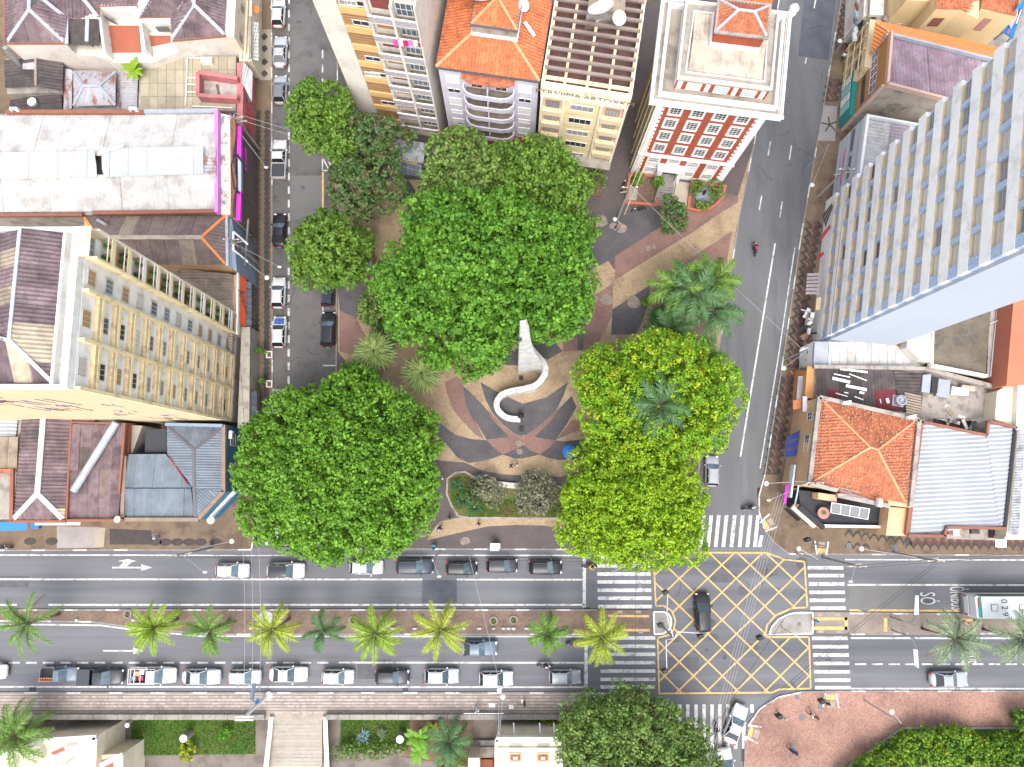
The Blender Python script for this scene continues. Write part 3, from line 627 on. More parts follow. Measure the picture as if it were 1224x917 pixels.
# ================================================================ cream apartment tower with brown shutters (north of the square)
zr = 27.
SWc = g2(437, 152); SEc = g2(531, 166); dS = Vector((SEc[0]-SWc[0], SEc[1]-SWc[1])); nS = Vector((-dS.y, dS.x)).normalized()
fp = [SWc, SEc, (SEc[0]+nS.x*16, SEc[1]+nS.y*16), (SWc[0]+nS.x*16, SWc[1]+nS.y*16)]
T = thing('apartment_building', 'tall cream apartment tower with brown shutters and a stack of white railed balconies', 'building', (*SWc, 0))
F = Face(SWc, SEc); L = F.L
part('wall', T, m_creaml, lambda b: b.prism(fp, 0, zr))
nf = 9; fh = zr/nf
s0, s1 = L*.235, L*.50; b0, b1 = L*.53, L*.985
b = MB(); F.box(b, 0, s0-.05, 0, zr, .001, .12); F.box(b, s1, b0, 3, zr, .001, .3); F.box(b, b1, L, 0, zr, .001, 1.0); F.box(b, s0-.05, b0, zr-1.0, zr, .001, .25); b.build('pilaster', m_creaml, T)
for k in range(1, nf):
    z = k*fh
    b = MB(); F.box(b, s0, s1, z-.35, z+.55, .001, .22); b.build('spandrel', mat('ochre_band', (.66, .42, .18), (.58, .36, .15), scale=.8, rough=.85), T)
    b = MB(); F.box(b, s0, s1, z+.55, z+fh-.35, .001, .05); b.build('timber_shutter', m_wood, T)
    b = MB()
    for q in (z+.95, z+1.35, z+1.8, z+2.2): F.box(b, s0, s1, q-.02, q+.02, .05, .09)
    b.build('shutter_rail', mat('shutter_dark', (.16, .08, .05), rough=.7), T)
    if k in (2, 4, 5, 7, 8): win(F, s1-(1.0 if k % 2 else .9), z+1.25, 1.7, .8, T, .06, 2, 1, m_whitep, m_glassd)
    if k in (8, 4): win(F, s0+1.1, z+1.1, 1.8, .8, T, .07, 3, 1, m_whitep, m_curt)
    # balcony
    bl = MB(); F.box(bl, b0, b1, z-.16, z, .001, 1.0); bo = bl.build('balcony', m_creaml, T); bl = MB(); F.box(bl, b0+.08, b1-.02, z+.001, z+.02, .01, .92); bl.build('balcony_floor', mat('balcony_floor', (.20, .17, .13), (.12, .095, .075), scale=1.2, rnd=.3, rough=.8), bo)
    bl = MB(); F.box(bl, b0, b1, z+.02, z+.72, .93, 1.0); bl.build('railing_panel', mat('railing_mesh', (.40, .36, .37), (.3, .27, .28), scale=9, grain=.35, gscale=7, rough=.7), bo)
    bl = MB(); F.box(bl, b0, b1, z+.9, z+1.0, .9, 1.05); F.box(bl, b0-.0, b0+.07, z, z+.9, .92, 1.0)
    for q in range(1, 8): F.box(bl, b0+(b1-b0)*q/8-.03, b0+(b1-b0)*q/8+.03, z+.72, z+.9, .94, 1.0)
    bl.build('handrail', m_whitep, bo)
    bl = MB(); F.box(bl, b0+.3, b0+(b1-b0)*.48, z+.9, z+2.3, .001, .06); bl.build('shutter', (mat('maroon_shutter', (.20, .055, .045), rough=.7) if k in (8, 4, 6) else m_wood), T)
    bl = MB(); F.box(bl, b0+(b1-b0)*.51, b0+(b1-b0)*.56, z, z+fh-.16, .001, 1.1); bl.build('balcony_divider', m_creaml, T)
    win(F, b0+(b1-b0)*.78, z+1.25, 2.1, 1.9, T, .02, 4, 2, m_whitep, m_glass)
# tiled roof behind the front parapet
E1 = [F.p(L*.25, zr+.05, -.6), F.p(L-.2, zr+.05, -.6), F.p(L-.2, zr+1.6, -6), F.p(L*.25, zr+1.6, -6)]
roof(T, E1, F.n*1+Vector((0, 0, -.3)), m_fib, 1.6, 3)
part('parapet', T, m_creaml, lambda b: (parapet(b, fp, zr-.02, zr+.3, .3)))
b = MB(); b.prism(G([(469, 165), (509, 171), (506, 195), (466, 188)], 3.2), 2.7, 3.2); b.build('entrance_canopy', mat('stained_canopy', (.38, .41, .42), (.3, .33, .34), scale=1.5, stain=(.05, .05, .05), samt=.8, sscale=1.2, rough=.8), T)
for k in range(8):
    b = MB(); q0 = 467+k*4.7; b.add([g(q0, 190+k*.9, 2.9), g(q0+4.2, 190.8+k*.9, 2.9), g(q0+4, 206+k*.9, 2.4), g(q0-.2, 205+k*.9, 2.4)], [(0, 1, 2, 3)]); b.build('awning_panel', mat('blue_awning', (.09, .11, .15), (.12, .145, .19), scale=2, rough=.6, rnd=.2), T)
LTXT = [g(475, 190, 3.3), 0]
text('sign_lettering', 'TRATTORIA', .55, g(485, 193.5, 3.22), (0, 0, -.13), mat('sign_gold', (.7, .45, .1), rough=.5), T, .01)
for k, cc, lab in ((7, (.5, .04, .14), 'pink and white washing hung over the railing of the second balcony from the top'),):
    t = thing('laundry', lab, 'laundry', F.p(b0+(b1-b0)*.62, k*fh+1, 1.3)); ORG[t.name] = (0, 0, 0)
    for j in range(6):
        c = [(.6, .08, .3), (.7, .68, .7), (.45, .02, .12), (.65, .2, .45), (.6, .6, .62), (.3, .02, .04)][j]
        part('cloth', t, mat('cloth%d' % j, c, rough=.9), lambda b: b.obox((j*.48-.6, .05, -.25-.05*(j % 3)), (1, .15, 0), (0, 1, .1), (0, 0, 1), .22, .03, .45))

# ================================================================ lilac building with orange hip roof and two dishes
zr = 17.
A_s = g2(523, 77, zr); B_s = g2(644, 94, zr); F = Face(A_s, B_s); L = F.L; fp = [A_s, B_s, F.p(L, 0, -19).xy[:], F.p(0, 0, -19).xy[:]]
T = thing('apartment_building', 'lilac apartment house with bright orange hip roof and rounded balconies', 'building', (*A_s, 0))
part('wall', T, m_lil, lambda b: b.prism(fp, 0, zr-.35)); part('lower_wall', T, mat('salmon_wall', (.42, .13, .08), (.36, .11, .07), scale=.7, rough=.85), lambda b: F.box(b, 0, L, .1, 3.6, .002, .05))
fo = [F.p(-.2, 0, .35).xy[:], F.p(L+.2, 0, .35).xy[:], F.p(L+.2, 0, -19.2).xy[:], F.p(-.2, 0, -19.2).xy[:]]
part('eaves', T, mat('dark_gutter', (.11, .10, .115), rough=.7), lambda b: b.prism(fo, zr-.34, zr))
Fp = lambda s, z, o: F.p(s, z, o)
q = [Fp(-.1, zr+.03, .3), Fp(L+.1, zr+.03, .3), Fp(L+.1, zr+.03, -19), Fp(-.1, zr+.03, -19)]
r1, r2 = Fp(L*.5, zr+2.6, -5.0), Fp(L*.5, zr+2.6, -12.5)
dn = lambda a: Vector(a)
roof(T, [q[0], q[1], r1], F.n, m_tile, 2.2, 2.4, .36, .07, 'tile_field'); roof(T, [q[1], q[2], r2, r1], F.d, m_tile, 3., 2.4, .36, .07, 'tile_field'); roof(T, [q[3], q[0], r1, r2], -F.d, m_tile, 3., 2.4, .36, .07, 'tile_field'); roof(T, [q[2], q[3], r2], -F.n, m_tile, 4, 3, .36, .07, 'tile_field')
b = MB()
for a, c in ((q[0], r1), (q[1], r1), (r1, r2), (r2, q[2]), (r2, q[3])): ridge(b, a, c, .28, .16)
b.build('ridge_tile', m_ridge, T)
cA = Fp(L*.31, 0, -2.9); cB = Fp(L*.74, 0, -2.9); cC = Fp(L*.74, 0, -9); cD = Fp(L*.31, 0, -9); hc = zr+3.3
part('lantern_wall', T, m_bwall, lambda b: b.prism([c.xy[:] for c in (cA, cB, cC, cD)], zr+.6, hc)); part('lantern_trim', T, m_whitep, lambda b: parapet(b, [c.xy[:] for c in (cA, cB, cC, cD)], zr+1.2, zr+2.0, .25))
e = [Vector((c.x, c.y, hc+.02)) for c in (cA, cB, cC, cD)]; mid = Fp(L*.525, hc+1.3, -5.3); mid2 = Fp(L*.525, hc+1.3, -6.8)
roof(T, [e[0], e[1], mid], F.n, m_tile, 2.2, 2, .36, .07, 'tile_field'); roof(T, [e[1], e[2], mid2, mid], F.d, m_tile, 2.2, 2, .36, .07, 'tile_field'); roof(T, [e[3], e[0], mid, mid2], -F.d, m_tile, 2.2, 2, .36, .07, 'tile_field'); roof(T, [e[2], e[3], mid2], -F.n, m_tile, 3, 3, .36, .07, 'tile_field')
part('lantern_gutter', T, mat('dark_gutter', (1, 1, 1)), lambda b: parapet(b, [c.xy[:] for c in (cA, cB, cC, cD)], hc-.15, hc+.06, .3)); b = MB()
for a, c in ((e[0], mid), (e[1], mid), (mid, mid2)): ridge(b, a, c, .22, .14)
b.build('ridge_tile', m_ridge, T)
fl = [14.6, 12.3, 10.0, 7.7, 5.4]
for i, z in enumerate(fl):
    for s in (L*.13, L*.87):
        big = (i % 2 == 0); win(F, s, z, 1.5 if big else 1.4, 1.45 if big else .8, T, .0, 1 if big else 2, 1, m_whitep, m_shut if (big or R.random() < .3) else m_glassd, name='shutter' if big else 'window', fw=.05)
    if i == 0: part('balcony_roof', T, m_tileo, lambda b: b.prism([F.p(L*.5+a, 0, o).xy[:] for a, o in ((-2.9, 0.01), (2.9, 0.01), (2.9, .6), (1.8, 1.1), (-1.8, 1.1), (-2.9, .6))], z+1.35, z+1.5))
    zz = z-1.15; cur = [(-2.8, .01), (2.8, .01), (2.8, .6), (2.3, 1.1), (1.5, 1.3), (-1.5, 1.3), (-2.3, 1.1), (-2.8, .6)]
    pl = [F.p(L*.5+a, 0, o).xy[:] for a, o in cur]; bo = part('balcony', T, m_lil, lambda b: b.prism(pl, zz-.14, zz+.02))
    part('balcony_wall', bo, m_lil, lambda b: parapet(b, pl[2:]+[pl[0]] if False else pl[1:]+[pl[0]], zz, zz+.75, .16, False)); part('balcony_floor', bo, mat('balcony_floor', (1, 1, 1)), lambda b: b.prism([F.p(L*.5+a*.93, 0, o*.9+.02).xy[:] for a, o in cur], zz+.021, zz+.05))
    for s in (-1.35, 1.35): win(F, L*.5+s, zz+1.1, 1.3, 1.9, T, 0, 2, 1, m_whitep, m_glassd, name='balcony_door')
    part('balcony_divider', bo, m_lil, lambda b: F.box(b, L*.5-.06, L*.5+.06, zz, zz+1.5, .02, 1.2))
T0 = T
dish(570, 12, zr+2.0, 2.0, 1.2, 'large pale mesh dish on the orange hip roof of the lilac house', tilt=.5); dish(625, 12, zr+2.6, .62, -.6, 'small white dish at the right corner of the orange hip roof', tilt=.6)
part('roof_hatch', T, m_whitep, lambda b: b.bar(F.p(L*.79, zr+1.75, -5), F.p(L*.90, zr+1.1, -4), .35, .1))

# ================================================================ cream building with the concrete pergola
zr = 18.
A_s = g2(648, 97, zr); B_s = g2(755, 113, zr); F = Face(A_s, B_s); L = F.L; dp = 17
fp = [A_s, B_s, F.p(L, 0, -dp).xy[:], F.p(0, 0, -dp).xy[:]]
T = thing('apartment_building', 'pale yellow apartment house with open concrete beams over its brown roof terrace', 'building', (*A_s, 0))
part('wall', T, m_yelp, lambda b: b.prism(fp, 0, zr-1.9)); part('terrace_floor', T, mat('brown_terrace', (.16, .085, .07), (.12, .062, .052), scale=.6, stain=(.09, .06, .06), samt=.6, sscale=.7, grain=.25, gscale=5, rough=.9), lambda b: b.prism([F.p(a, 0, o).xy[:] for a, o in ((.2, -.2), (L-.2, -.2), (L-.2, -dp+.2), (.2, -dp+.2))], zr-1.895, zr-1.85))
part('parapet', T, mat('pale_trim', (.74, .68, .54), (.64, .58, .46), scale=.6, stain=(.4, .35, .28), samt=.4, rough=.85), lambda b: (F.box(b, -.1, L+.1, zr-1.9, zr-.35, -.25, .12), F.box(b, -.1, .12, zr-1.9, zr-.35, -dp, -.25), F.box(b, L-.12, L+.1, zr-1.9, zr-.35, -dp, -.25)))
beam = mat('weathered_beam', (.27, .21, .18), (.21, .165, .145), scale=.8, stain=(.12, .1, .09), samt=.5, rough=.9)
for k in range(14):
    o = -.6-k*1.12; part('beam', T, m_yelb if k == 0 else beam, lambda b: F.box(b, .05, L-.05, zr-.3, zr, o-.15, o+.15))
for k in range(5):
    s = L*k/4; s = min(max(s, .15), L-.15)
    part('post', T, m_yelb, lambda b: (F.box(b, s-.14, s+.14, zr-.62, zr-.301, -15.6, -.1), F.box(b, s-.2, s+.2, zr-1.6, zr-.62, -.4, .16)))
part('side_post', T, m_yelb, lambda b: [F.box(b, L-.1, L+.16, zr-1.85, zr-.62, -o-.15, -o+.15) for o in (2.4, 4.6, 6.8, 9, 11.2)])
roof(T, [F.p(L*.36, zr+1.2, -7.6), F.p(L*.78, zr+1.2, -8.3), F.p(L*.78, zr+1.7, -15.5), F.p(L*.36, zr+1.7, -14.8)], F.n, m_tan_s, 1.5, 3, .4, .07)
part('shed_wall', T, m_bwall, lambda b: b.prism([F.p(L*.37, 0, -7.8).xy[:], F.p(L*.77, 0, -8.4).xy[:], F.p(L*.77, 0, -15).xy[:], F.p(L*.37, 0, -14.6).xy[:]], zr-1.85, zr+1.15))
part('cornice', T, mat('pale_trim', (1, 1, 1)), lambda b: F.box(b, -.05, L+.05, zr-2.7, zr-1.9, .001, .22))
sx = [0, L*.27, L*.71, L]
part('pilaster', T, mat('pale_trim', (1, 1, 1)), lambda b: [F.box(b, s-.14, s+.14, 2.8, zr-2.7, .001, .3) for s in (.14, L*.27, L*.71, L-.14)])
for i in range(5):
    z = 13.7-i*2.75
    for (a, c) in ((0.3, L*.27-.15), (L*.71+.15, L-.3)):
        part('balcony_recess', T, m_peach, lambda b: F.box(b, a, c, z-.9, z+1.25, .002, .02)); part('balcony_wall', T, m_yelw, lambda b: F.box(b, a, c, z-1.45, z-.55, .03, .55))
        win(F, (a+c)/2, z+.25, 1.5, 1.35, T, .025, 4, 1, m_grey, m_curt)
    win(F, L*.49, z+.15, 2.6, 1.15, T, .0, 4, 1, m_whitep, m_curt if i % 2 == 0 else m_glassd)
    part('string_course', T, mat('course_brown', (.40, .31, .18), rough=.9), lambda b: F.box(b, L*.27+.2, L*.71-.2, z-1.25, z-1.18, .001, .05))  # thin raised course in one even brown, darker than the wall
part('shopfront', T, m_glassd, lambda b: F.box(b, .3, L-.3, .2, 2.5, .002, .12)); part('shop_canopy', T, m_bwall, lambda b: F.box(b, 0, L, 2.5, 2.75, .002, 1.3))
text('graffiti', "PTRS'JIMA:ARTOXKM", 1.12, F.p(L*.5, zr-1.7, .16), (math.pi/2, 0, F.rz), mat('graffiti_brown', (.16, .12, .09), rough=.9), T, .004, 1.02)
dish(717, 24, zr+1.4, 1.35, 2.2, 'mesh dish at the front edge of the shed over the concrete pergola', tilt=.6); dish(738, 28, zr+1.0, .75, -1, 'small white solid dish beside the mesh dish on the pergola roof', tilt=.5)
Bw = [F.p(a, 0, o).xy[:] for a, o in ((-2.9, -11), (-.02, -11), (-.02, -30), (-2.9, -30))]
T = thing('apartment_building', 'narrow pale blue side block with two small windows behind the pergola', 'building', (*Bw[0], 0)); part('wall', T, m_towr, lambda b: b.prism(Bw, 0, 19)); F2 = Face(Bw[0], Bw[1])
for z in (17.5, 15.2): win(F2, 1.5, z, 1.1, .9, T, 0, 2, 1, m_whitep, m_glassd)

# ================================================================ red and white building
zr = 18.7
A_s = g2(789, 113, zr); B_s = g2(924, 130, zr); F = Face(A_s, B_s); L = F.L; dp = 9.8
fp = [A_s, B_s, F.p(L, 0, -dp).xy[:], F.p(0, 0, -dp).xy[:]]
T = thing('brick_building', 'red and white corner building with white cornice, quoins and an entrance stair', 'building', (*A_s, 0))
part('wall', T, m_redw, lambda b: b.prism(fp, 0, zr-.8)); SF = Face(fp[3], fp[0]); EF = Face(fp[1], fp[2])
cor = [F.p(a, 0, o).xy[:] for a, o in ((-1.0, 1.0), (L+1.0, 1.0), (L+1.0, -dp-1), (-1.0, -dp-1))]
part('cornice', T, m_whitep, lambda b: (b.prism([F.p(a, 0, o).xy[:] for a, o in ((-.5, .5), (L+.5, .5), (L+.5, -dp-.5), (-.5, -dp-.5))], zr-1.2, zr-.5), b.prism(cor, zr-.49, zr-.1)))
part('roof_deck', T, mat('roof_screed', (.34, .29, .235), (.27, .23, .19), scale=.5, stain=(.15, .13, .11), samt=.6, sscale=.5, grain=.12, rough=.9), lambda b: b.prism([F.p(a, 0, o).xy[:] for a, o in ((-.6, .6), (L+.6, .6), (L+.6, -dp-.6), (-.6, -dp-.6))], zr-.1, zr-.06))
part('parapet', T, m_whitep, lambda b: (parapet(b, [F.p(a, 0, o).xy[:] for a, o in ((-.85, .85), (L+.85, .85), (L+.85, -dp-.85), (-.85, -dp-.85))], zr-.1, zr+.25, .3), parapet(b, [F.p(a, 0, o).xy[:] for a, o in ((-.1, .1), (L+.1, .1), (L+.1, -dp-.1), (-.1, -dp-.1))], zr-.1, zr+.55, .3)))
for k in range(int(L+2)):
    part('cornice_block', T, m_whitep, lambda b: F.box(b, -.9+k*1.06, -.9+k*1.06+1.0, zr-.085, zr-.03+.01*(k % 2), .62, .7+.29))
part('quoin', T, m_whitep, lambda b: [F.box(b, 0, (.75 if j % 2 else 1.0), .9+j*.44, .9+j*.44+.42, .001, .08) for j in range(37)]); part('quoin', T, m_whitep, lambda b: [F.box(b, L-(.75 if j % 2 else 1.0), L, .9+j*.44, .9+j*.44+.42, .001, .08) for j in range(37)])
part('string_course', T, m_whitep, lambda b: (F.box(b, 0, L, 5.7, 5.95, .001, .35), F.box(b, 0, L, .15, .8, .001, .06)))
cols = [L*(.19+.205*k) for k in range(4)]
for c in cols:
    for i, z in enumerate((16.2, 13.4, 10.6, 7.7)):
        part('window_surround', T, m_white, lambda b: F.box(b, c-.78, c+.78, z-1.22, z+1.05, .001, .05)); win(F, c, z+.05, 1.22, 1.7, T, .05, 3, 4, m_whitep, m_glassd, sill=True)
    if abs(c-cols[1]) > .1:
        part('window_surround', T, m_white, lambda b: F.box(b, c-.8, c+.8, .9, 5.4, .001, .05)); win(F, c, 4.5, 1.25, 1.2, T, .05, 4, 2, m_whitep, m_curt); win(F, c, 1.9, 1.25, 1.2, T, .05, 4, 2, m_whitep, m_curt)
    else: part('window_surround', T, m_white, lambda b: F.box(b, c-.8, c+.8, 4.15, 5.4, .001, .05)); win(F, c, 4.75, 1.25, 1.0, T, .05, 4, 2, m_whitep, m_curt)
c = cols[1]
part('portal', T, m_whitep, lambda b: (F.box(b, c-1.5, c-.95, .1, 3.4, .001, .9), F.box(b, c+.95, c+1.5, .1, 3.4, .001, .9), F.box(b, c-1.7, c+1.7, 3.4, 3.7, .001, 1.0), F.box(b, c-.8, c+.8, 3.7, 4.1, .001, .8)))
part('door', T, m_glassd, lambda b: F.box(b, c-.95, c+.95, 1.0, 3.4, .002, .1)); part('stair_landing', T, m_conc, lambda b: F.box(b, c-.95, c+.95, .13, 1.2, .12, 1.9))
for k in range(7): part('step', T, m_conc, lambda b: F.box(b, c-1.0-.05*k, c+1.0, .13, 1.1-k*.15, 1.9+k*.3, 2.2+k*.3))
part('handrail', T, m_dark, lambda b: (b.tube([F.p(c-1.1, 2.0, 1.0), F.p(c-1.1, 2.0, 2.0), F.p(c-1.4, 1.0, 4.2)], .04, 5), b.tube([F.p(c+1.0, 2.0, 1.0), F.p(c+1.0, 2.0, 2.0), F.p(c+1.0, 1.0, 4.2)], .04, 5)))
# roof superstructure
i0, i1, o0, o1 = 1.3, L-1.0, -4.2, -9.2
part('penthouse_wall', T, m_whitep, lambda b: (b.prism([F.p(a, 0, o).xy[:] for a, o in ((i0, -.9), (i1, -.9), (i1, o1), (i0, o1))], zr-.06, zr+1.7)))
PF = Face(F.p(i0, 0, -.9).xy, F.p(i1, 0, -.9).xy)
for k in range(3):
    s = PF.L*(.2+.3*k); part('window_surround', T, m_redw, lambda b: PF.box(b, s-1.15, s+1.15, zr+.05, zr+1.65, .001, .04)); win(PF, s, zr+.8, 1.5, 1.2, T, .05, 4, 3, m_whitep, mat('pale_glass', (.4, .47, .52), rough=.3))
part('penthouse_pier', T, m_redw, lambda b: PF.box(b, 0, .18, zr, zr+1.65, .001, .04)); part('penthouse_pier', T, m_redw, lambda b: PF.box(b, PF.L-.18, PF.L, zr, zr+1.65, .001, .04))
part('gutter', T, m_bwall, lambda b: b.prism([F.p(a, 0, o).xy[:] for a, o in ((i0-.2, -.7), (i1+.2, -.7), (i1+.2, o1-.2), (i0-.2, o1-.2))], zr+1.7, zr+1.8))
part('penthouse_parapet', T, m_creaml, lambda b: (parapet(b, [F.p(a, 0, o).xy[:] for a, o in ((i0, -.9), (i1, -.9), (i1, o1), (i0, o1))], zr+1.8, zr+2.15, .22), parapet(b, [F.p(a, 0, o).xy[:] for a, o in ((i0+.7, -1.6), (i1-.7, -1.6), (i1-.9, o1+.9), (i0+.9, o1+.9))], zr+1.8, zr+2.0, .14)))
roof(T, [F.p(i0+1, zr+1.85, -1.8), F.p(i1-1, zr+1.85, -1.8), F.p(i1-1, zr+2.3, -5.0), F.p(i0+1, zr+2.3, -5.0)], F.n, mat('cream_sheet', (.50, .44, .35), (.42, .37, .30), scale=.8, stain=(.25, .2, .16), samt=.5, sscale=.8, rnd=.08, rough=.8), 2.2, 2.4, .4, .07)
roof(T, [F.p(i0+1, zr+2.3, -5.0), F.p(i1-1, zr+2.3, -5.0), F.p(i1-1, zr+1.85, -8.2), F.p(i0+1, zr+1.85, -8.2)], -F.n, mat('cream_sheet', (1, 1, 1)), 2.2, 2.6, .4, .07)
TA = [F.p(a, 0, o).xy[:] for a, o in ((L*.35, -4.5), (L*.76, -4.5), (L*.76, -7.7), (L*.35, -7.7))]
part('tower_wall', T, m_redw, lambda b: b.prism(TA, zr+1.9, zr+4.6)); part('tower_base_trim', T, m_whitep, lambda b: parapet(b, TA, zr+2.3, zr+2.9, .2)); part('tower_gutter', T, m_bwall, lambda b: parapet(b, TA, zr+4.55, zr+4.8, .5))
tq = [Vector((x, y, zr+4.75)) for x, y in TA]; m1 = F.p(L*.49, zr+5.8, -6.1); m2 = F.p(L*.62, zr+5.8, -6.1)
roof(T, [tq[0], tq[1], m2, m1], F.n, m_tileo, 2.0, 2.5, .34, .07, 'tile_field'); roof(T, [tq[1], tq[2], m2], F.d, m_tileo, 3, 2.5, .34, .07, 'tile_field'); roof(T, [tq[2], tq[3], m1, m2], -F.n, m_tileo, 3, 2.5, .34, .07, 'tile_field'); roof(T, [tq[3], tq[0], m1], -F.d, m_tileo, 3, 2.5, .34, .07, 'tile_field')
b = MB()
for a, c2 in ((tq[0], m1), (tq[1], m2), (m1, m2), (m1, tq[3]), (m2, tq[2])): ridge(b, a, c2, .25, .14)
b.build('ridge_tile', m_ridgeg, T)
roof(T, [F.p(L*.4, zr+.2, -11.2), F.p(L*.9, zr+.2, -11.2), F.p(L*.9, zr+1.4, -15), F.p(L*.4, zr+1.4, -15)], F.n, m_tile, 2.2, 2.5, .36, .07, 'tile_field')
part('finial', T, m_whitep, lambda b: b.lathe(F.p(L+.9, zr+.2, -dp-.8), [(.4, 0), (.45, .4), (.3, .6), (.5, 1.0), (.2, 1.4)], 10))
# west side wall is bare brick seen down the alley
part('side_wall', T, m_bwall, lambda b: SF.box(b, .2, SF.L-.2, 0, zr-1.25, .001, .05)); part('side_pipe', T, m_yelb, lambda b: [b.tube([SF.p(3+k*2.1, .3, .14), SF.p(3+k*2.1, zr-1.4, .14)], .07, 5) for k in range(7)])
# front garden
gz = .14
GP = thing('front_garden', 'fenced planting bed left of the stair of the red and white building', 'garden', g(778, 228))
Q = G([(752, 210), (790, 212), (784, 246), (748, 243)], .14)
part('kerb_wall', GP, mat('terracotta_kerb', (.36, .12, .08), rough=.85), lambda b: parapet(b, Q, .12, .55, .35)); part('planting_soil', GP, m_soil, lambda b: b.prism(Q, .135, .25)); part('bed_slab', GP, m_conc, lambda b: b.prism(G([(752, 226), (762, 227), (760, 241), (750, 240)]), .25, .3))
GP2 = thing('front_garden', 'curved planting bed right of the stair with a round grey fountain basin', 'garden', g(842, 234))
cur = [(826, 218), (866, 224), (863, 236), (855, 246), (845, 252), (833, 253), (822, 250)]; Q2 = G(cur, .14)
part('kerb_wall', GP2, mat('terracotta_kerb', (1, 1, 1)), lambda b: parapet(b, Q2, .12, .55, .35)); part('planting_soil', GP2, m_soil, lambda b: b.prism(Q2, .135, .25))
fo_ = thing('fountain', 'round grey fountain basin with a small dark figure in its centre', 'fountain', g(840.5, 234, .25)); ORG[fo_.name] = (0, 0, 0)
part('basin', fo_, mat('basin_grey', (.24, .25, .28), (.2, .21, .24), scale=2, rough=.7), lambda b: b.lathe((0, 0, 0), [(1.12, 0), (1.12, .3), (1.02, .32), (1.0, .22)], 24)); part('figure', fo_, m_dark, lambda b: b.lathe((0, .15, .2), [(.2, 0), (.12, .2), (.2, .5), (.16, .8), (.08, .9), (.12, 1.05), (.02, 1.2)], 8)); part('plaque', fo_, mat('teal', (.05, .2, .25), rough=.5), lambda b: b.box(-.55, .1, -.75, -.45, .222, .25))
FC = thing('forecourt', 'pale paved forecourt beside the entrance stair of the red building', 'pavement', g(813, 232)); FC['kind'] = 'structure'
part('slab', FC, mat('forecourt_slab', (.42, .36, .28), (.36, .31, .25), scale=.5, rough=.9), lambda b: b.prism(G([(804, 216), (825, 219), (820, 250), (801, 247)], .15), .132, .17))
# ================================================================ west side, top: row of houses with hip roofs
zr = 7.6
def rp(lst, z): return [g(x, y, z) for x, y in lst]
T = thing('row_house', 'cream house at the top left with purple hip roofs and a small terracotta terrace', 'building', g(140, 60))
out = [(6, 52), (78, 52), (116, 22), (119, 6), (163, 6), (165, 22), (205, 21), (203, 48), (270, 43), (276, -60), (6, -60)]
b = MB(); b.prism(G([(6, 52), (78, 52), (82, -80), (3, -80)], zr), 0, zr-.15); b.prism(G([(78, 52), (116, 56), (124, 62), (170, 62), (205, 49), (270, 43), (276, -80), (82.2, -80)], zr), 0, zr-2.2)
b.prism(G([(165.2, 21), (205, 21), (205.3, 49), (270, 43), (276, -80), (160, -80)], zr), zr-2.19, zr-.16); b.prism(G([(78.3, 25), (118, 22), (119, 5), (165, 5), (165, -80), (82.4, -80)], zr), zr-2.18, zr-.17)
b.build('wall', m_creaml, T)
part('terrace_floor', T, m_terra, lambda b: b.prism(G([(119, 30), (165, 30), (168, 62), (122, 62)], zr-2), zr-2.19, zr-2.1)); part('terrace_floor', T, m_terra, lambda b: b.prism(G([(172, 42), (203, 42), (203, 50), (174, 56)], zr-2), zr-2.19, zr-2.1))
part('terrace_wall', T, m_white, lambda b: (b.prism(G([(116, 12), (119, 12), (126, 62), (123, 62)], zr-.3), zr-2.1, zr-.3), b.prism(G([(165, 22), (168, 22), (174, 58), (171, 60)], zr-.3), zr-2.1, zr-.31), b.prism(G([(119, 6), (163, 6), (163, 9), (119, 9)], zr), zr-2.1, zr+.05), b.prism(G([(165, 21), (205, 21), (205, 24), (165, 24)], zr), zr-2.1, zr+.04)))
for a in ((132, 24, .5), (195, 35, 0)): part('window', T, m_grey, lambda b: b.obox(g(a[0], a[1], zr-1.2), (1, -a[2], 0), (0, 1, 0), (0, 0, 1), .75, .04, .45))
def slopes(T, lst, m, **k):
    for pts, dn in lst: roof(T, [g(*p) for p in pts], Vector(dn), m, **k)
e = zr; r_ = zr+2.0
slopes(T, [([(8, 51, e), (78, 51, e), (35, 12, r_)], (0, -1, 0)), ([(8, 51, e), (35, 12, r_), (35, -60, r_), (6, -60, e)], (-1, 0, 0)), ([(78, 51, e), (80, 22, e), (52, 0, r_-.4), (36, 10, r_)], (1, 0, 0)), ([(80, 22, e+.1), (117, 22, e), (117, 6, e), (95, -30, r_), (53, -2, r_-.4)], (0, -1, 0)),
 ([(117, 7, e), (164, 6, e), (164, -60, r_), (100, -60, r_)], (0, -1, 0)), ([(167, 20, e), (204, 20, e), (224, -2, r_), (180, -2, r_)], (0, -1, 0)), ([(206, 46, e), (232, 6, r_), (226, -4, r_), (206, 20, e)], (-1, 0, 0)), ([(206, 47, e), (268, 42, e), (232, 6, r_)], (0, -1, 0)), ([(268, 42, e), (274, -60, e), (234, -60, r_), (232, 6, r_)], (1, 0, 0))], m_fib, w=1.5, l=2.4)
roof(T, [g(80, 54, e-.4), g(119, 55, e-.4), g(118, 23, e-.1), g(80, 23, e-.1)], (0, -1, 0), m_fibd, 1.5, 2.4)
b = MB()
for a, c in (((35, 12, r_), (9, 50, e)), ((35, 12, r_), (77, 50, e)), ((35, 12, r_), (36, -60, r_)), ((80, 22, e), (52, 0, r_)), ((117, 20, e), (94, -8, r_)), ((167, 19, e), (184, -4, r_)), ((232, 6, r_), (206, 46, e)), ((232, 6, r_), (268, 41, e)), ((232, 6, r_), (233, -60, r_)), ((206, 20, e), (222, -4, r_)), ((105, 22, e), (104, 50, e-.3)), ((80, 22, e), (80, 53, e))): ridge(b, g(*a), g(*c), .42, .12)
b.build('ridge_cap', m_ridgeg, T)
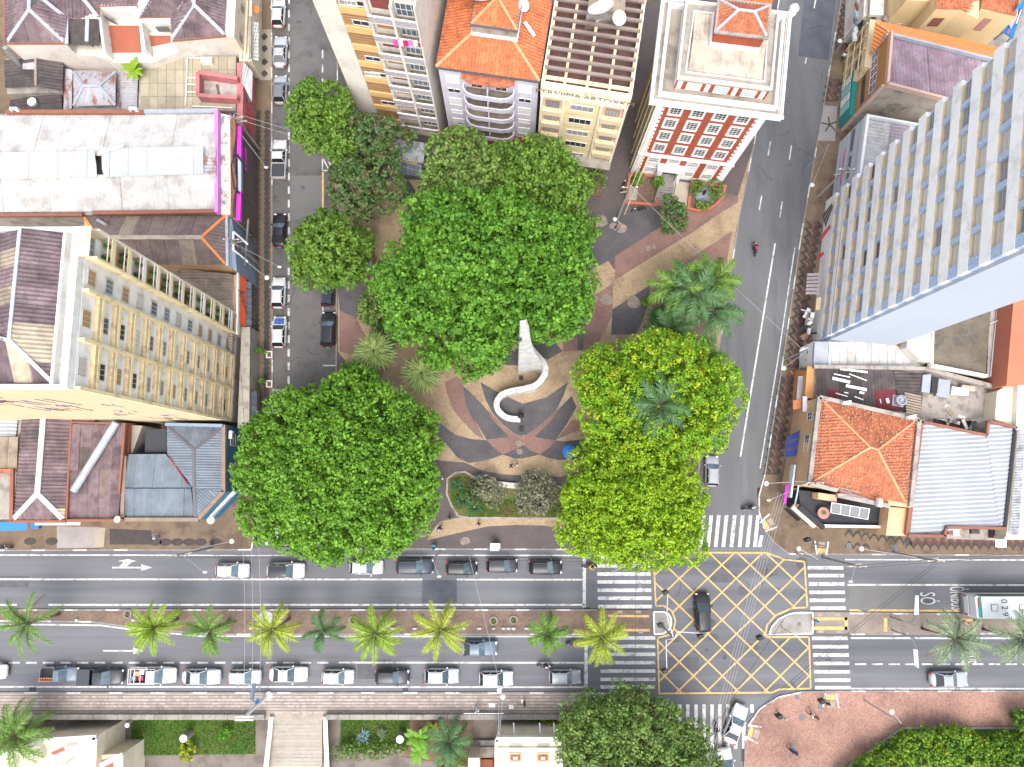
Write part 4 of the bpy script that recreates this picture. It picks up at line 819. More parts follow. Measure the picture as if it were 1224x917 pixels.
part('gutter', T, m_gutter, lambda b: [b.bar(g(*a), g(*c), .2, .16) for a, c in (((6, 52, e), (78, 52, e)), ((206, 49, e), (270, 43, e)), ((6, 52, e), (6, -40, e)), ((119, 8, e), (163, 7, e)), ((166, 22, e), (205, 21, e)), ((118, 8, e), (117, 20, e)))])
EFw = Face(g2(274, 47, 0), g2(284, -70, 0)); 
b = MB(); F = Face(g2(270, 43, zr), g2(276, -80, zr)); F.box(b, 0, F.L, .0, zr-.2, .01, .9); F.box(b, 0, F.L, zr-3.6, zr-3.4, .9, 1.15); b.build('street_wall', m_cream, T)
for s in (1.2, 5.2, 9.2): win(F, s, 5.4, .9, 1.1, T, .9, 2, 1, m_bwall, m_curt)
for (x, y, lab) in ((150, 7, 0),): pass
aw = thing('awning', 'white slatted awning over the shop beside the cream row house', 'awning', g(306, 60, 3)); ORG[aw.name] = tuple(g(306, 60, 3))
for k in range(11): part('awning_slat', aw, m_shut, lambda b: b.add([g(301, 26+k*4.2, 3.6), g(301, 29.6+k*4.2, 3.6), g(309, 30.6+k*4.2, 2.9), g(309, 27+k*4.2, 2.9)], [(0, 1, 2, 3)]))
aw = thing('awning', 'orange fabric awning at the top of the left street', 'awning', g(304, 10, 3)); part('canvas', aw, mat('orange_canvas', (.7, .22, .06), rough=.8), lambda b: b.add([g(300, 4, 3.6), g(300, 15, 3.6), g(310, 16, 2.9), g(310, 8, 2.9)], [(0, 1, 2, 3)])); part('awning_frame', aw, m_grey, lambda b: b.bar(g(310, 8, 2.88), g(310, 16, 2.88), .06))
T = thing('shop_building', 'narrow pale shop behind the slatted awning in the left street', 'building', g(296, 40)); part('wall', T, m_cream, lambda b: b.prism(G([(288, -60), (301, -60), (301, 74), (286, 74)], 3.8), 0, 3.8)); part('parapet', T, m_cream, lambda b: parapet(b, G([(289, -60), (300, -60), (300, 72), (288, 72)], 4.2), 3.8, 4.25, .2)); part('awning_box', T, m_bwall, lambda b: b.bar(g(299, 20, 4.4), g(299, 70, 4.4), .3, .2))

# courtyard houses
T = thing('shed', 'low dark gabled house with rusty patch and pipe chimney at far left', 'building', g(40, 95)); z = 3.6
b = MB(); b.prism(G([(6, 70), (74, 78), (74, 110), (8, 112)], z-.5), 0, z-.6); b.build('wall', m_bwall, T)
roof(T, [g(5, 72, z), g(43, 68, z+.9), g(43, 103, z+.9), g(7, 106, z)], (-1, 0, 0), m_fibd, 1.3, 2.4); roof(T, [g(43, 68, z+.9), g(76, 75, z), g(74, 110, z), g(43, 103, z+.9)], (1, 0, 0), m_fibd, 1.3, 2.4)
roof(T, [g(12, 118, z-1.2), g(74, 112, z-1.2), g(75, 134, z-1.6), g(12, 134, z-1.6)], (1, .1, 0), m_fibd, 1.2, 4); part('ridge_cap', T, m_tan_s, lambda b: ridge(b, g(43, 68, z+.9), g(43, 103, z+.9), .3, .14)); part('chimney', T, m_steel, lambda b: b.tube([g(26, 80, z), g(6, 57, z+3.6)], .28, 10)); part('roof_patch', T, m_rust, lambda b: b.add([g(27, 76, z+.75), g(42, 74, z+1.05), g(42, 83, z+1.05), g(27, 83, z+.75)], [(0, 1, 2, 3)]))
tank(41, 124, z-1.3, .55, .6, 'small white roof box on the dark lean-to roof at far left', m_whitep)
T = thing('pavilion', 'rust stained pyramid roof pavilion in the courtyard', 'building', g(112, 108)); z = 4.0
part('wall', T, m_bwall, lambda b: b.prism(G([(80, 84), (160, 84), (160, 132), (78, 132)], z-1.2), 0, z-1.2))
ap, ap2 = (100, 103, z+.9), (119, 103, z+.9)
slopes(T, [([(88, 86, z), (138, 86, z), ap2, ap], (0, 1, 0)), ([(88, 127, z), (138, 126, z), ap2, ap], (0, -1, 0)), ([(88, 86, z), (88, 127, z), ap], (-1, 0, 0)), ([(138, 86, z), (138, 126, z), ap2], (1, 0, 0))], m_rust, w=1.2, l=3, per=.3, amp=.03)
b = MB(); [ridge(b, g(*a), g(*c), .34, .1) for a, c in (((88, 86, z), ap), ((138, 86, z), ap2), ((88, 127, z), ap), ((138, 126, z), ap2), (ap, ap2))]; b.build('ridge_cap', m_zincg, T)
roof(T, [g(141, 82, z-.9), g(165, 82, z-1), g(164, 132, z-1.3), g(139, 130, z-1.1)], (1, 0, 0), m_rust, 1.2, 3, .3, .03); roof(T, [g(78, 82, z-1), g(87, 84, z-.8), g(86, 130, z-.8), g(76, 133, z-1)], (-1, 0, 0), m_rust, 1.2, 3, .3, .03); part('roof_apron', T, m_zincg, lambda b: (b.add([g(87, 131, z-1), g(140, 130, z-1), g(146, 134, z-1.3), g(82, 134, z-1.3)], [(0, 1, 2, 3)])))
T = thing('flat_roof_house', 'low tan flat roof of square slabs with a roofless pink walled ruin on it', 'building', g(220, 98)); z = 4.2
part('wall', T, m_bwall, lambda b: b.prism(G([(167, 67), (282, 67), (282, 132), (165, 132)], z), 0, z-.06))
for i in range(11):
    for j in range(4): part('roof_slab', T, mat('roof_slab', (.36, .31, .22), (.31, .265, .19), scale=1, stain=(.2, .17, .13), samt=.4, rnd=.1, rough=.9), lambda b: b.prism(G([(168+i*10.4, 68+j*16), (178+i*10.4, 68+j*16), (178+i*10.4, 83.4+j*16), (168+i*10.4, 83.4+j*16)], z), z-.06, z+.02*R.random()))
part('ruin_wall', T, mat('pink_wall', (.50, .17, .17), (.40, .14, .14), scale=1, stain=(.2, .1, .09), samt=.6, rough=.9), lambda b: [b.bar(g(*a), g(*c), .45, 1.4) for a, c in (((239, 90, z+.7), (239, 116, z+.7)), ((239, 90, z+.75), (286, 97, z+.65)), ((239, 117, z+.68), (286, 120, z+.6)))])
part('ruin_floor', T, mat('old_floor', (.42, .38, .35), (.3, .27, .25), scale=1.2, stain=(.15, .11, .1), samt=.6, rough=.9), lambda b: b.prism(G([(243, 96), (285, 99), (285, 118), (243, 116)], z+.1), z+.03, z+.12)); part('plank', T, m_soil, lambda b: b.bar(g(259, 101, z+.3), g(262, 115, z+.2), .25, .08))
part('pipework', T, m_whitep, lambda b: [b.bar(g(*a), g(*c), .12, .12) for a, c in (((224, 68, z+.2), (222, 126, z+.2)), ((224, 69, z+.25), (254, 70, z+.25)), ((254, 69, z+.2), (254, 77, z+.2)), ((223, 93, z+.25), (238, 93, z+.25)), ((223, 101, z+.25), (238, 101, z+.25)), ((223, 110, z+.25), (238, 110, z+.25)), ((230, 127, z+.2), (278, 129, z+.2)))])
part('roof_box', T, m_shut, lambda b: b.prism(G([(240, 68), (253, 68), (253, 75), (240, 75)], z+.6), z, z+.6))
T = thing('shop_building', 'pink and white shop with tilted signboard at the end of the tan slab roof', 'building', g(292, 100)); part('wall', T, mat('pink_wall', (1, 1, 1)), lambda b: b.prism(G([(283, 75), (291, 75), (290, 158), (283, 158)], 4.6), 0, 4.6)); part('signboard', T, m_shut, lambda b: b.add([g(291, 74, 5), g(302, 86, 3.6), g(301, 122, 3.4), g(289, 98, 4.9)], [(0, 1, 2, 3)])); part('canopy', T, m_black, lambda b: b.add([g(289, 99, 4.4), g(300, 121, 3.3), g(298, 124, 3.2), g(288, 112, 4)], [(0, 1, 2, 3)]))
for k in range(4): part('red_awning', T, mat('red_canvas', (.28, .03, .035), rough=.8), lambda b: b.add([g(292, 118+k*9, 3.6), g(301, 127+k*8.5, 2.8), g(302, 131+k*8.5, 2.8), g(292, 124+k*9, 3.6)], [(0, 1, 2, 3)]))

# big white shed + magenta front
T = thing('warehouse', 'large warehouse with pale corrugated roof and raised centre strip', 'building', g(130, 190)); z = 7.4
part('wall', T, m_bwall, lambda b: b.prism(G([(-80, 135), (260, 135), (260, 255), (-80, 257)], z), 0, z-.2))
roof(T, [g(-80, 139, z), g(258, 137, z), g(258, 186, z+1.3), g(-80, 188, z+1.3)], (0, -1, 0), m_zinc, 2.7, 20, .42, .07); roof(T, [g(-80, 210, z+1.2), g(258, 208, z+1.2), g(257, 252, z), g(-80, 254, z)], (0, 1, 0), m_zinc, 2.7, 20, .42, .07)
roof(T, [g(-80, 183, z+1.7), g(114, 181, z+1.7), g(116, 212, z+1.4), g(-80, 216, z+1.4)], (0, -1, 0), m_zincn, 1.1, 20, .42, .07); roof(T, [g(121, 177, z+1.8), g(243, 175, z+1.8), g(243, 208, z+1.4), g(123, 212, z+1.5)], (0, -1, 0), m_zincn, 1.1, 20, .42, .07)
roof(T, [g(243, 184, z+1.25), g(258, 184, z+1.2), g(258, 208, z+1.2), g(243, 208, z+1.2)], (1, 0, 0), m_rust, 1.1, 20, .42, .07)
part('loose_flashing', T, m_whitep, lambda b: b.bar(g(120, 182, z+2.0), g(147, 174, z+2.4), .35, .04)); part('parapet', T, m_gutter, lambda b: (b.bar(g(8, 134.5, z+.3), g(172, 134.5, z+.3), .45, .5), b.bar(g(112, 255, z+.3), g(258, 253, z+.3), .45, .5), b.bar(g(-80, 258, z+.2), g(99, 257, z+.2), .4, .4))); part('parapet_cap', T, m_zincg, lambda b: b.bar(g(172, 134, z+.2), g(258, 133, z+.2), .5, .4))
T = thing('shop_building', 'shop front with magenta frame, pale ledge and curved brick red gutter', 'building', g(275, 195)); 
part('wall', T, m_cream, lambda b: b.prism(G([(261.5, 134), (274, 137), (275, 256), (261.5, 255)], z+.3), 0, z+.1)); part('frame_band', T, mat('pink_band', (.62, .22, .62), (.52, .17, .52), scale=1, rough=.6), lambda b: b.bar(g(260.3, 132, z+.55), g(260.3, 255, z+.55), .42, .9)); part('ledge', T, mat('stained_ledge', (.66, .62, .55), (.58, .53, .46), scale=1, stain=(.1, .09, .09), samt=.8, sscale=.9, rough=.9), lambda b: b.prism(G([(263, 137), (273, 138), (273, 250), (263, 252)], z+.15), z+.1, z+.16))
part('brick_gutter', T, m_gutter, lambda b: [b.bar(g(278+2.0*math.sin(k*.8), 140+k*8, z-.2), g(278+2.0*math.sin((k+1)*.8), 148+k*8, z-.2), .55, .3) for k in range(15)]); part('lower_deck', T, mat('pavement_brown', (1, 1, 1)), lambda b: b.prism(G([(279, 140), (287, 152), (288, 266), (280, 262)], z-1.5), 0, z-1.6))
part('sign_frame', T, m_mag, lambda b: (b.add([g(274.5, 135, z+.2), g(289, 156, z-1.4), g(285, 152, z-1.4), g(275, 152, z-.6)], [(0, 1, 2, 3)]), b.bar(g(286.5, 152, z-.8), g(286.5, 190, z-.8), .5, .5), b.bar(g(286.5, 230, z-.8), g(285.5, 264, z-.8), .5, .5), b.prism(G([(290, 172), (293, 176), (294, 204), (291, 196)], z-3), z-3.5, z-3), b.prism(G([(289, 242), (292, 248), (289, 256), (288, 246)], z-3), z-3.5, z-3)))
part('sign_board', T, mat('pale_blue', (.4, .48, .6), rough=.5), lambda b: b.bar(g(287, 190, z-.9), g(287, 230, z-.9), .35, .5))
part('bracket', T, m_dark, lambda b: (b.tube([g(282, 184, z), g(302, 208, z-2)], .12, 5), b.tube([g(280, 225, z), g(302, 247, z-2)], .12, 5), b.tube([g(281, 184, z), g(276, 198, z), g(280, 225, z)], .08, 5)))
# brown roof
T = thing('house', 'brown corrugated roof house with orange ridge tiles and blue grey front', 'building', g(190, 290)); z = 7.0
part('wall', T, m_peach, lambda b: b.prism(G([(100, 259), (270, 258), (271, 316), (100, 316)], z), 0, z-.15))
slopes(T, [([(100, 259, z), (269, 258, z), (241, 284, z+1.6), (118, 284, z+1.6)], (0, 1, 0)), ([(100, 317, z), (270, 316, z), (241, 284, z+1.6), (118, 284, z+1.6)], (0, -1, 0)), ([(269, 258, z), (270, 316, z), (241, 284, z+1.6)], (1, 0, 0))], m_fib2, w=1.6, l=2.7, alt=[m_tan_s], palt=.1)
b = MB(); ridge(b, g(241, 284, z+1.6), g(269, 259, z), .3, .2); ridge(b, g(241, 284, z+1.6), g(269, 315, z), .3, .2); ridge(b, g(118, 284, z+1.6), g(101, 260, z), .3, .2); b.build('ridge_tile', mat('orange_ridge', (.7, .25, .08), (.6, .2, .07), scale=3, rough=.8), T)
part('ridge_cap', T, m_sheetb, lambda b: ridge(b, g(118, 284, z+1.65), g(241, 284, z+1.65), .5, .1)); part('front_wall', T, mat('slate_blue_wall', (.23, .28, .35), (.19, .235, .3), scale=.7, rough=.8), lambda b: b.prism(G([(270.5, 257), (277, 262), (283, 325), (271, 316)], z-.2), 0, z-.3)); part('front_cap', T, m_ridgeg, lambda b: b.bar(g(271, 256, z), g(272, 318, z), .3, .25))
part('window_frame', T, m_whitep, lambda b: [b.bar(g(*a), g(*c), .22, .15) for a, c in (((279, 277, z-.2), (279, 299, z-.2)), ((279, 277, z-.2), (296, 292, z-1.9)), ((279, 299, z-.2), (296, 313, z-1.9)))]); part('skylight', T, m_glassd, lambda b: b.prism(G([(281, 283), (287, 286), (287, 300), (281, 298)], z-.4), z-.5, z-.35)); part('downpipe', T, m_steel, lambda b: b.tube([g(117, 263, z+.6), g(127, 269, z+1.4)], .2, 8))
# beige low roof, orange sign
T = thing('shop_building', 'low beige roofed shop with long orange sign over a blue canopy', 'building', g(240, 355)); z = 4.6
part('wall', T, m_peach, lambda b: b.prism(G([(200, 322), (284, 329), (284, 398), (200, 398)], z), 0, z-.1)); roof(T, [g(214, 321, z+.5), g(279, 328, z), g(278, 420, z), g(214, 420, z+.5)], (1, 0, 0), m_tan_s, 1.3, 3, .35, .06); roof(T, [g(195, 325, z), g(214, 321, z+.5), g(214, 420, z+.5), g(195, 420, z)], (-1, 0, 0), m_tan_s, 1.3, 3, .35, .06)
part('parapet', T, m_whitep, lambda b: b.bar(g(285, 325, z), g(284, 400, z), .22, .5)); part('gutter_floor', T, m_conc, lambda b: b.prism(G([(280, 328), (285, 328), (284, 400), (279, 400)], z-.2), 0, z-.2))
part('signboard', T, mat('orange_sign', (.78, .12, .035), rough=.5), lambda b: b.add([g(287, 327, 4.4), g(294.5, 335, 3.2), g(293.5, 391, 3.2), g(286.5, 386, 4.4)], [(0, 1, 2, 3)]))
text('sign_lettering', 'Arquivo', 1.25, g(291, 362, 3.95), (0, .65, -math.pi/2), m_black, T, .005, .8)
for k in range(6): part('awning_panel', T, mat('blue_awning', (1, 1, 1)), lambda b: b.add([g(294.5, 336+k*9, 3.1), g(301, 338+k*9, 2.6), g(300.5, 346+k*9, 2.6), g(294.3, 344+k*9, 3.1)], [(0, 1, 2, 3)]))
part('pipe', T, m_bwall, lambda b: b.bar(g(293, 318, 4), g(297, 262, 4), .16, .3))

# ================================================================ yellow tower
TZ = 33.
def nad(px, py, z): return g(px, py, z)
NE = g2(291, 386, 0); SEp = g2(284.5, 507, 0); F = Face(SEp, NE)   # east face, seen from the street: south is left
L = F.L; W = 27.
ne2 = F.p(L, 0, 0); wN = 6.9
fpn = [F.p(L*.34, 0, 0).xy[:], F.p(L, 0, 0).xy[:], F.p(L, 0, -wN).xy[:], F.p(L*.34, 0, -wN).xy[:]]; fps = [F.p(0, 0, 0).xy[:], F.p(L*.34, 0, 0).xy[:], F.p(L*.34, 0, -W).xy[:], F.p(0, 0, -W).xy[:]]
T = thing('apartment_tower', 'tall yellow and white apartment tower with gridded front and graffiti along its side', 'building', (*SEp, 0))
part('wall', T, m_yelw, lambda b: (b.prism(fps, 0, TZ), b.prism(fpn, 0, TZ-.01)))
nf = 12; fh = (TZ-1.2)/nf
g0, g1, g2_, g3 = 0, L*.31, L*.62, L*.81
part('wall_panel', T, m_white, lambda b: F.box(b, .3, g3+.1, 3.4, TZ, .002, .05))
part('beam', T, m_yelb, lambda b: F.box(b, 0, .28, 3.2, TZ, .002, .5)); part('beam', T, m_yelb, lambda b: F.box(b, g1-.14, g1+.14, 3.2, TZ-.01, .051, .5)); part('beam', T, m_yelb, lambda b: F.box(b, g2_-.14, g2_+.14, 3.2, TZ-.02, .051, .5)); part('beam', T, m_yelb, lambda b: F.box(b, g3+.1, g3+.3, 3.2, TZ, .002, .95))
m_yb2 = mat('yellow_band_worn', (.66, .52, .30), (.54, .41, .23), scale=1.5, stain=(.28, .17, .1), samt=.6, sscale=1.4, rough=.9)
plm = []
for k in range(nf):
    z = 3.2+k*(TZ-3.2)/nf; H = (TZ-3.2)/nf
    for (a, c) in ((.28, g1-.14), (g1+.14, g2_-.14)):
        part('floor_band', T, m_yelb, lambda b: F.box(b, a, c, z, z+.32, .051, .46)); part('sunshade', T, m_yb2, lambda b: F.box(b, a, c, z+.5, z+.74, .051, .42))
        win(F, a+(c-a)*.45, z+1.75, 1.35, 1.15, T, .052, 3, 1, m_fr, R.choice([m_glass, m_curt, m_beige, m_glassd, m_wood, m_curt]), fw=.05)
    part('window_recess', T, m_beige, lambda b: F.box(b, g2_+.5, g2_+2.0, z+.9, z+2.1, .051, .06)); win(F, g2_+1.2, z+1.5, 1.2, 1.1, T, .061, 3, 1, m_fr, R.choice([m_glass, m_curt, m_beige, m_wood, m_glass]), fw=.05)
    bo = part('balcony', T, m_cream, lambda b: F.box(b, g3+.3, L-.02, z-.02, z+.12, .002, .95))
    part('balcony_wall', bo, R.choice([m_cream, m_yelp, m_white]), lambda b: F.box(b, g3+.3, L, z+.12, z+.5, .86, .95)); part('railing', bo, m_whitep, lambda b: (F.box(b, g3+.3, L, z+.98, z+1.04, .86, .93),)); part('balcony_back', bo, R.choice([m_peach, m_wood, m_terra, m_cream, m_white]), lambda b: F.box(b, g3+.5, L-.3, z+.12, z+1.3, .003, .06)); win(F, (g3+L)/2+.1, z+1.8, 1.5, .7, T, .02, 3, 1, m_fr, R.choice([m_glass, m_glassd]))
    if R.random() < .75: plm.append((F.p(g3+.7+R.random()*.5, z+.15, .5), 12-k, 'near')); plm.append((F.p(L-.6, z+.15, .55), 12-k, 'outer'))
part('balcony_fin', T, m_cream, lambda b: F.box(b, L, L+.16, 3.2, TZ, -.3, .97)); part('base_wall', T, m_bwall, lambda b: F.box(b, 0, L, .1, 3.2, .002, .5))
# roof
part('roof_deck', T, m_white, lambda b: (b.prism([F.p(a, 0, o).xy[:] for a, o in ((.02, -.02), (L-.02, -.02), (L-.02, -wN+.02), (.02, -wN+.02))], TZ, TZ+.02), ))
part('parapet', T, m_white, lambda b: (F.box(b, 0, L, TZ+.02, TZ+.9, -.5, .02), F.box(b, L-.3, L, TZ+.02, TZ+.85, -wN, -.5), F.box(b, .0, .3, TZ+.02, TZ+.84, -W, -.5), F.box(b, .3, L-.3, TZ+.02, TZ+.8, -1.35, -1.15), F.box(b, L*.34, L-.31, TZ+.02, TZ+.8, -wN, -wN+.3)))
zt = TZ+.3; zp = TZ+1.7; ea = -1.4; wa = -wN+.4; md = (ea+wa)/2-.1
P_ = lambda s, z, o: F.p(s, z, o)
roof(T, [P_(L-.4, zt, ea), P_(.5, zt, ea), P_(.5+3.0, zp, md), P_(L-.4, zp, md)], F.n, m_fib, 1.5, 2.3, .34, .07, alt=[m_sheetb], palt=.22)
roof(T, [P_(L-.4, zt, wa), P_(L*.34, zt, wa), P_(3.4, zp, md), P_(L-.4, zp, md)], -F.n, m_fib, 1.5, 2.3, .34, .07, alt=[m_sheetb, m_tan_s], palt=.3)
roof(T, [P_(.5, zt, ea), P_(3.5, zp, md), P_(3.5, zp, -W+.5), P_(.5, zt, -W+.5)], -F.d, m_fib, 1.5, 2.3, .34, .07, alt=[m_sheetb], palt=.12)
roof(T, [P_(L*.34+.2, zt+.3, wa), P_(3.5, zp, md), P_(3.5, zp, -W+.5), P_(L*.34+.2, zt+.3, -W+.5)], F.d, m_fib2, 1.5, 2.3, .34, .07, alt=[m_sheetb], palt=.1)
b = MB(); ridge(b, P_(L-.4, zp, md), P_(3.5, zp, md), .26, .12); ridge(b, P_(.5, zt, ea), P_(3.5, zp, md), .32, .14); ridge(b, P_(3.5, zp, md), P_(L*.34+.2, zt+.2, wa-2.4), .3, .12); b.build('ridge_cap', m_ridgeg, T)
part('stair_head', T, m_yelp, lambda b: F.box(b, L-2.4, L, TZ+.9, TZ+1.0, -.001, .9))
# graffiti strokes on the south side
S = Face(fps[3], fps[0]); b = MB(); b2 = MB()
def glyphs(b, s0, s1, z, h, wd):
    s = s0
    while s < s1:
        w = R.uniform(.5, 1.1); pts = [(s+R.uniform(0, w), z+R.uniform(0, h)) for _ in range(4)]
        for p, q in zip(pts[:-1], pts[1:]): b.bar(S.p(p[0], p[1], .02), S.p(q[0], q[1], .02), wd, .02, up=S.n)
        s += w+.25
for z in (29.5, 27.4, 21): pass
z = 31; s = S.L-14
for s0 in (S.L-12.6, S.L-10.3, S.L-7.6, S.L-4.3): glyphs(b, s0, s0+1.8, 16.5+R.uniform(-1, 6), 5.5, .10)
for s0, z0 in ((S.L-12.5, 24), (S.L-9, 20), (S.L-6, 15), (S.L-4, 10), (S.L-11, 27)): glyphs(b, s0, s0+1.6, z0, 3, .11); glyphs(b2, s0-2.4, s0+.6, z0-3.5, 3.4, .09)
b.build('graffiti', mat('graffiti_blue', (.08, .07, .30), rough=.9), T, kind='stuff'); b2.build('graffiti', mat('graffiti_maroon', (.22, .05, .05), rough=.9), T, kind='stuff')
# strip buildings beside the tower
T = thing('shop_building', 'narrow stained concrete shop roof at the foot of the yellow tower', 'building', g(294, 450)); part('wall', T, m_bwall, lambda b: b.prism(G([(289, 391), (299, 391), (298, 512), (284, 512)], 3.4), 0, 3.4)); part('roof_slab', T, mat('stained_slab', (.42, .38, .32), (.36, .32, .27), scale=1, stain=(.16, .14, .12), samt=.7, sscale=.6, rough=.9), lambda b: b.prism(G([(289, 391), (299, 391), (298, 512), (284, 512)], 3.4), 3.405, 3.45))
T = thing('awning', 'blue grey ribbed awning low on the pavement below the yellow tower', 'awning', g(302, 485, 2.7))
for k in range(5): part('awning_panel', T, mat('blue_awning', (1, 1, 1)), lambda b: b.add([g(299, 468+k*8.4, 3.0), g(306.5, 468+k*8.4, 2.5), g(306.5, 476+k*8.4, 2.5), g(299, 476+k*8.4, 3.0)], [(0, 1, 2, 3)]))
part('awning_frame', T, m_grey, lambda b: b.bar(g(306.5, 468, 2.48), g(306.5, 510, 2.48), .06))

# ================================================================ bottom-left roofs
z = 5.4
T = thing('house', 'grey zinc roofed house at the far left edge above the avenue', 'building', g(5, 540)); part('wall', T, m_bwall, lambda b: b.prism(G([(-70, 470), (27, 470), (14, 621), (-70, 621)], z), 0, z-.2))
roof(T, [g(-60, 470, z+.4), g(25, 472, z), g(17, 540, z), g(-60, 540, z+.4)], (1, 0, 0), m_zincg, 1.5, 3); roof(T, [g(-60, 522, z+.25), g(22, 522, z+.2), g(20, 562, z+.1), g(-60, 562, z+.1)], (0, -1, 0), m_tan_s, 1.2, 3, .3, .05); roof(T, [g(-60, 567, z-.2), g(17, 567, z-.2), g(13, 618, z-.5), g(-60, 618, z-.5)], (0, -1, 0), m_tan_s, 1.2, 3, .3, .05)
part('ridge_tile', T, m_tileo, lambda b: b.bar(g(-50, 564, z+.3), g(17, 563, z+.3), .5, .25))
z = 6.
T = thing('house', 'long purple roofed house with white Y shaped ridge cap', 'building', g(52, 560)); part('wall', T, m_gutter, lambda b: b.prism(G([(29, 475), (86, 475), (80, 622), (16, 622)], z), 0, z-.15))
r1_ = z+1.4
slopes(T, [([(29, 475, z), (54, 475, r1_), (45, 590, r1_), (17, 621, z)], (-1, 0, 0)), ([(54, 475, r1_), (86, 475, z), (77, 621, z), (45, 590, r1_)], (1, 0, 0)), ([(17, 621, z), (77, 621, z), (45, 590, r1_)], (0, -1, 0))], m_fib, w=1.2, l=2.2, alt=[m_sheetb, m_fibd], palt=.14)
b = MB(); ridge(b, g(54, 475, r1_), g(45, 591, r1_), .62, .12); ridge(b, g(45, 590, r1_), g(17, 620, z), .55, .12); ridge(b, g(45, 590, r1_), g(75, 620, z), .55, .12); b.build('ridge_cap', m_zincn, T)
part('gutter', T, m_gutter, lambda b: (b.bar(g(15, 562, z), g(14, 623, z), .4, .3), b.bar(g(14, 623.5, z), g(79, 623.5, z), .3, .3)))
T = thing('house', 'purple roofed house with a long grey duct lying diagonally across it', 'building', g(115, 565)); part('wall', T, m_gutter, lambda b: b.prism(G([(81, 504), (150, 505), (146, 622), (79, 622)], z), 0, z-.9))
roof(T, [g(86, 507, z+.2), g(149, 508, z+.2), g(145, 562, z), g(81, 562, z)], (0, -1, 0), m_fib, 1.2, 2.7, alt=[m_fibd], palt=.12); roof(T, [g(81, 562, z-.05), g(145, 562, z-.05), g(143, 620, z-.5), g(80, 620, z-.5)], (0, -1, 0), m_fib, 1.2, 2.7, alt=[m_fib2], palt=.2); roof(T, [g(88, 488, z+.1), g(114, 490, z+.1), g(114, 504, z+.1), g(88, 504, z+.1)], (1, 0, 0), m_fib, 1.2, 3)
part('parapet', T, m_gutter, lambda b: [b.bar(g(*a), g(*c), .22, .4) for a, c in (((87, 505, z+.1), (151, 507, z+.1)), ((150, 507, z+.1), (143, 590, z)), ((80, 622, z-.1), (148, 622, z-.1)), ((87, 486, z+.1), (80, 620, z-.2)))]); part('duct', T, m_zincg, lambda b: b.tube([g(139, 505, z+1.0), g(88, 587, z+.4)], .42, 10))
part('wall', T, m_creaml, lambda b: b.prism(G([(115, 492), (136, 494), (136, 506), (115, 505)], z-.5), 0, z-.7)); 
z = 5.6
T = thing('corner_building', 'corner building with blue grey metal hip roofs and teal blue walls', 'building', g(210, 570))
base = [(150, 543), (198, 543), (198, 508), (270, 508), (270, 588), (238, 622), (150, 622)]
part('wall', T, m_blue, lambda b: b.prism(G(base, z), 0, z-.3)); 
part('parapet', T, mat('stained_coping', (.26, .2, .15), (.2, .155, .12), scale=1, rough=.9), lambda b: [b.bar(g(*a, z), g(*c, z), .42, .5) for a, c in (((268, 508), (268, 588)), ((268, 587), (238, 620)), ((238, 621), (147, 621)), ((147, 621), (150, 545)))]); part('north_wall', T, mat('slate_blue_wall', (1, 1, 1)), lambda b: b.bar(g(199, 507.5, z+.2), g(267, 509, z+.2), .35, .7))
rj = z+.9
slopes(T, [([(200, 510, z), (266, 511, z), (232, 538, rj)], (0, 1, 0)), ([(266, 511, z), (266, 588, z), (232, 584, rj), (232, 538, rj)], (1, 0, 0)), ([(200, 510, z), (232, 538, rj), (232, 584, rj), (200, 543, z+.1)], (-1, 0, 0)), ([(266, 588, z), (235, 619, z), (232, 584, rj)], (1, -1, 0)), ([(154, 543, z), (199, 543, z), (229, 583, z+.5), (149, 583, z+.1)], (0, 1, 0)), ([(149, 584, z+.1), (229, 584, z+.1), (232, 619, z-.2), (150, 619, z-.2)], (0, -1, 0))], m_zincb, w=1.1, l=4, per=.3, amp=.05)
b = MB()
for a, c in (((201, 511, z), (232, 538, rj)), ((265, 512, z), (232, 538, rj)), ((232, 538, rj), (232, 584, rj)), ((232, 584, rj), (234, 619, z))): ridge(b, g(*a), g(*c), .3, .1)
b.build('ridge_cap', mat('dark_gutter', (1, 1, 1)), T)
part('inner_roof', T, mat('charcoal_roof', (.03, .035, .045), rough=.6), lambda b: b.prism(G([(174, 513), (199, 513), (199, 541), (173, 541)], z-.6), 0, z-.6)); part('lean_to', T, m_bwall, lambda b: b.prism(G([(151, 508), (170, 509), (158, 542), (150, 545)], z-1), 0, z-1)); part('red_flashing', T, mat('red_flash', (.2, .04, .035), rough=.7), lambda b: b.bar(g(202, 546, z+.3), g(225, 580, z+.6), .14, .06))
FE = Face(g2(270, 588, z), g2(270, 508, z))
for s in (2.6, 6.0): win(FE, s, 3.6, 1.4, 1.6, T, .01, 2, 2, m_creaml, m_curt)
FS = Face(g2(238, 622, z), g2(270, 588, z)); part('signboard', T, m_shut, lambda b: FS.box(b, .5, 4.4, 3.1, 3.8, .01, .3)); text('sign_lettering', 'FARMACIA', .6, FS.p(2.2, 3.45, .31), (math.pi/2, 0, FS.rz), mat('graffiti_maroon', (1, 1, 1)), T, .01)
dish(254, 622, 4.6, .42, .3, 'round white sign like dish on the blue corner building parapet', tilt=.2); dish(143, 621, 6.1, .38, 2, 'small white dish at the edge of the purple roof beside the blue corner building', tilt=.2)
b = MB(); [b.bar(g(290, y0_, 4.6), g(252, y0_+34, 4.4), .05) for y0_ in (596, 600)]
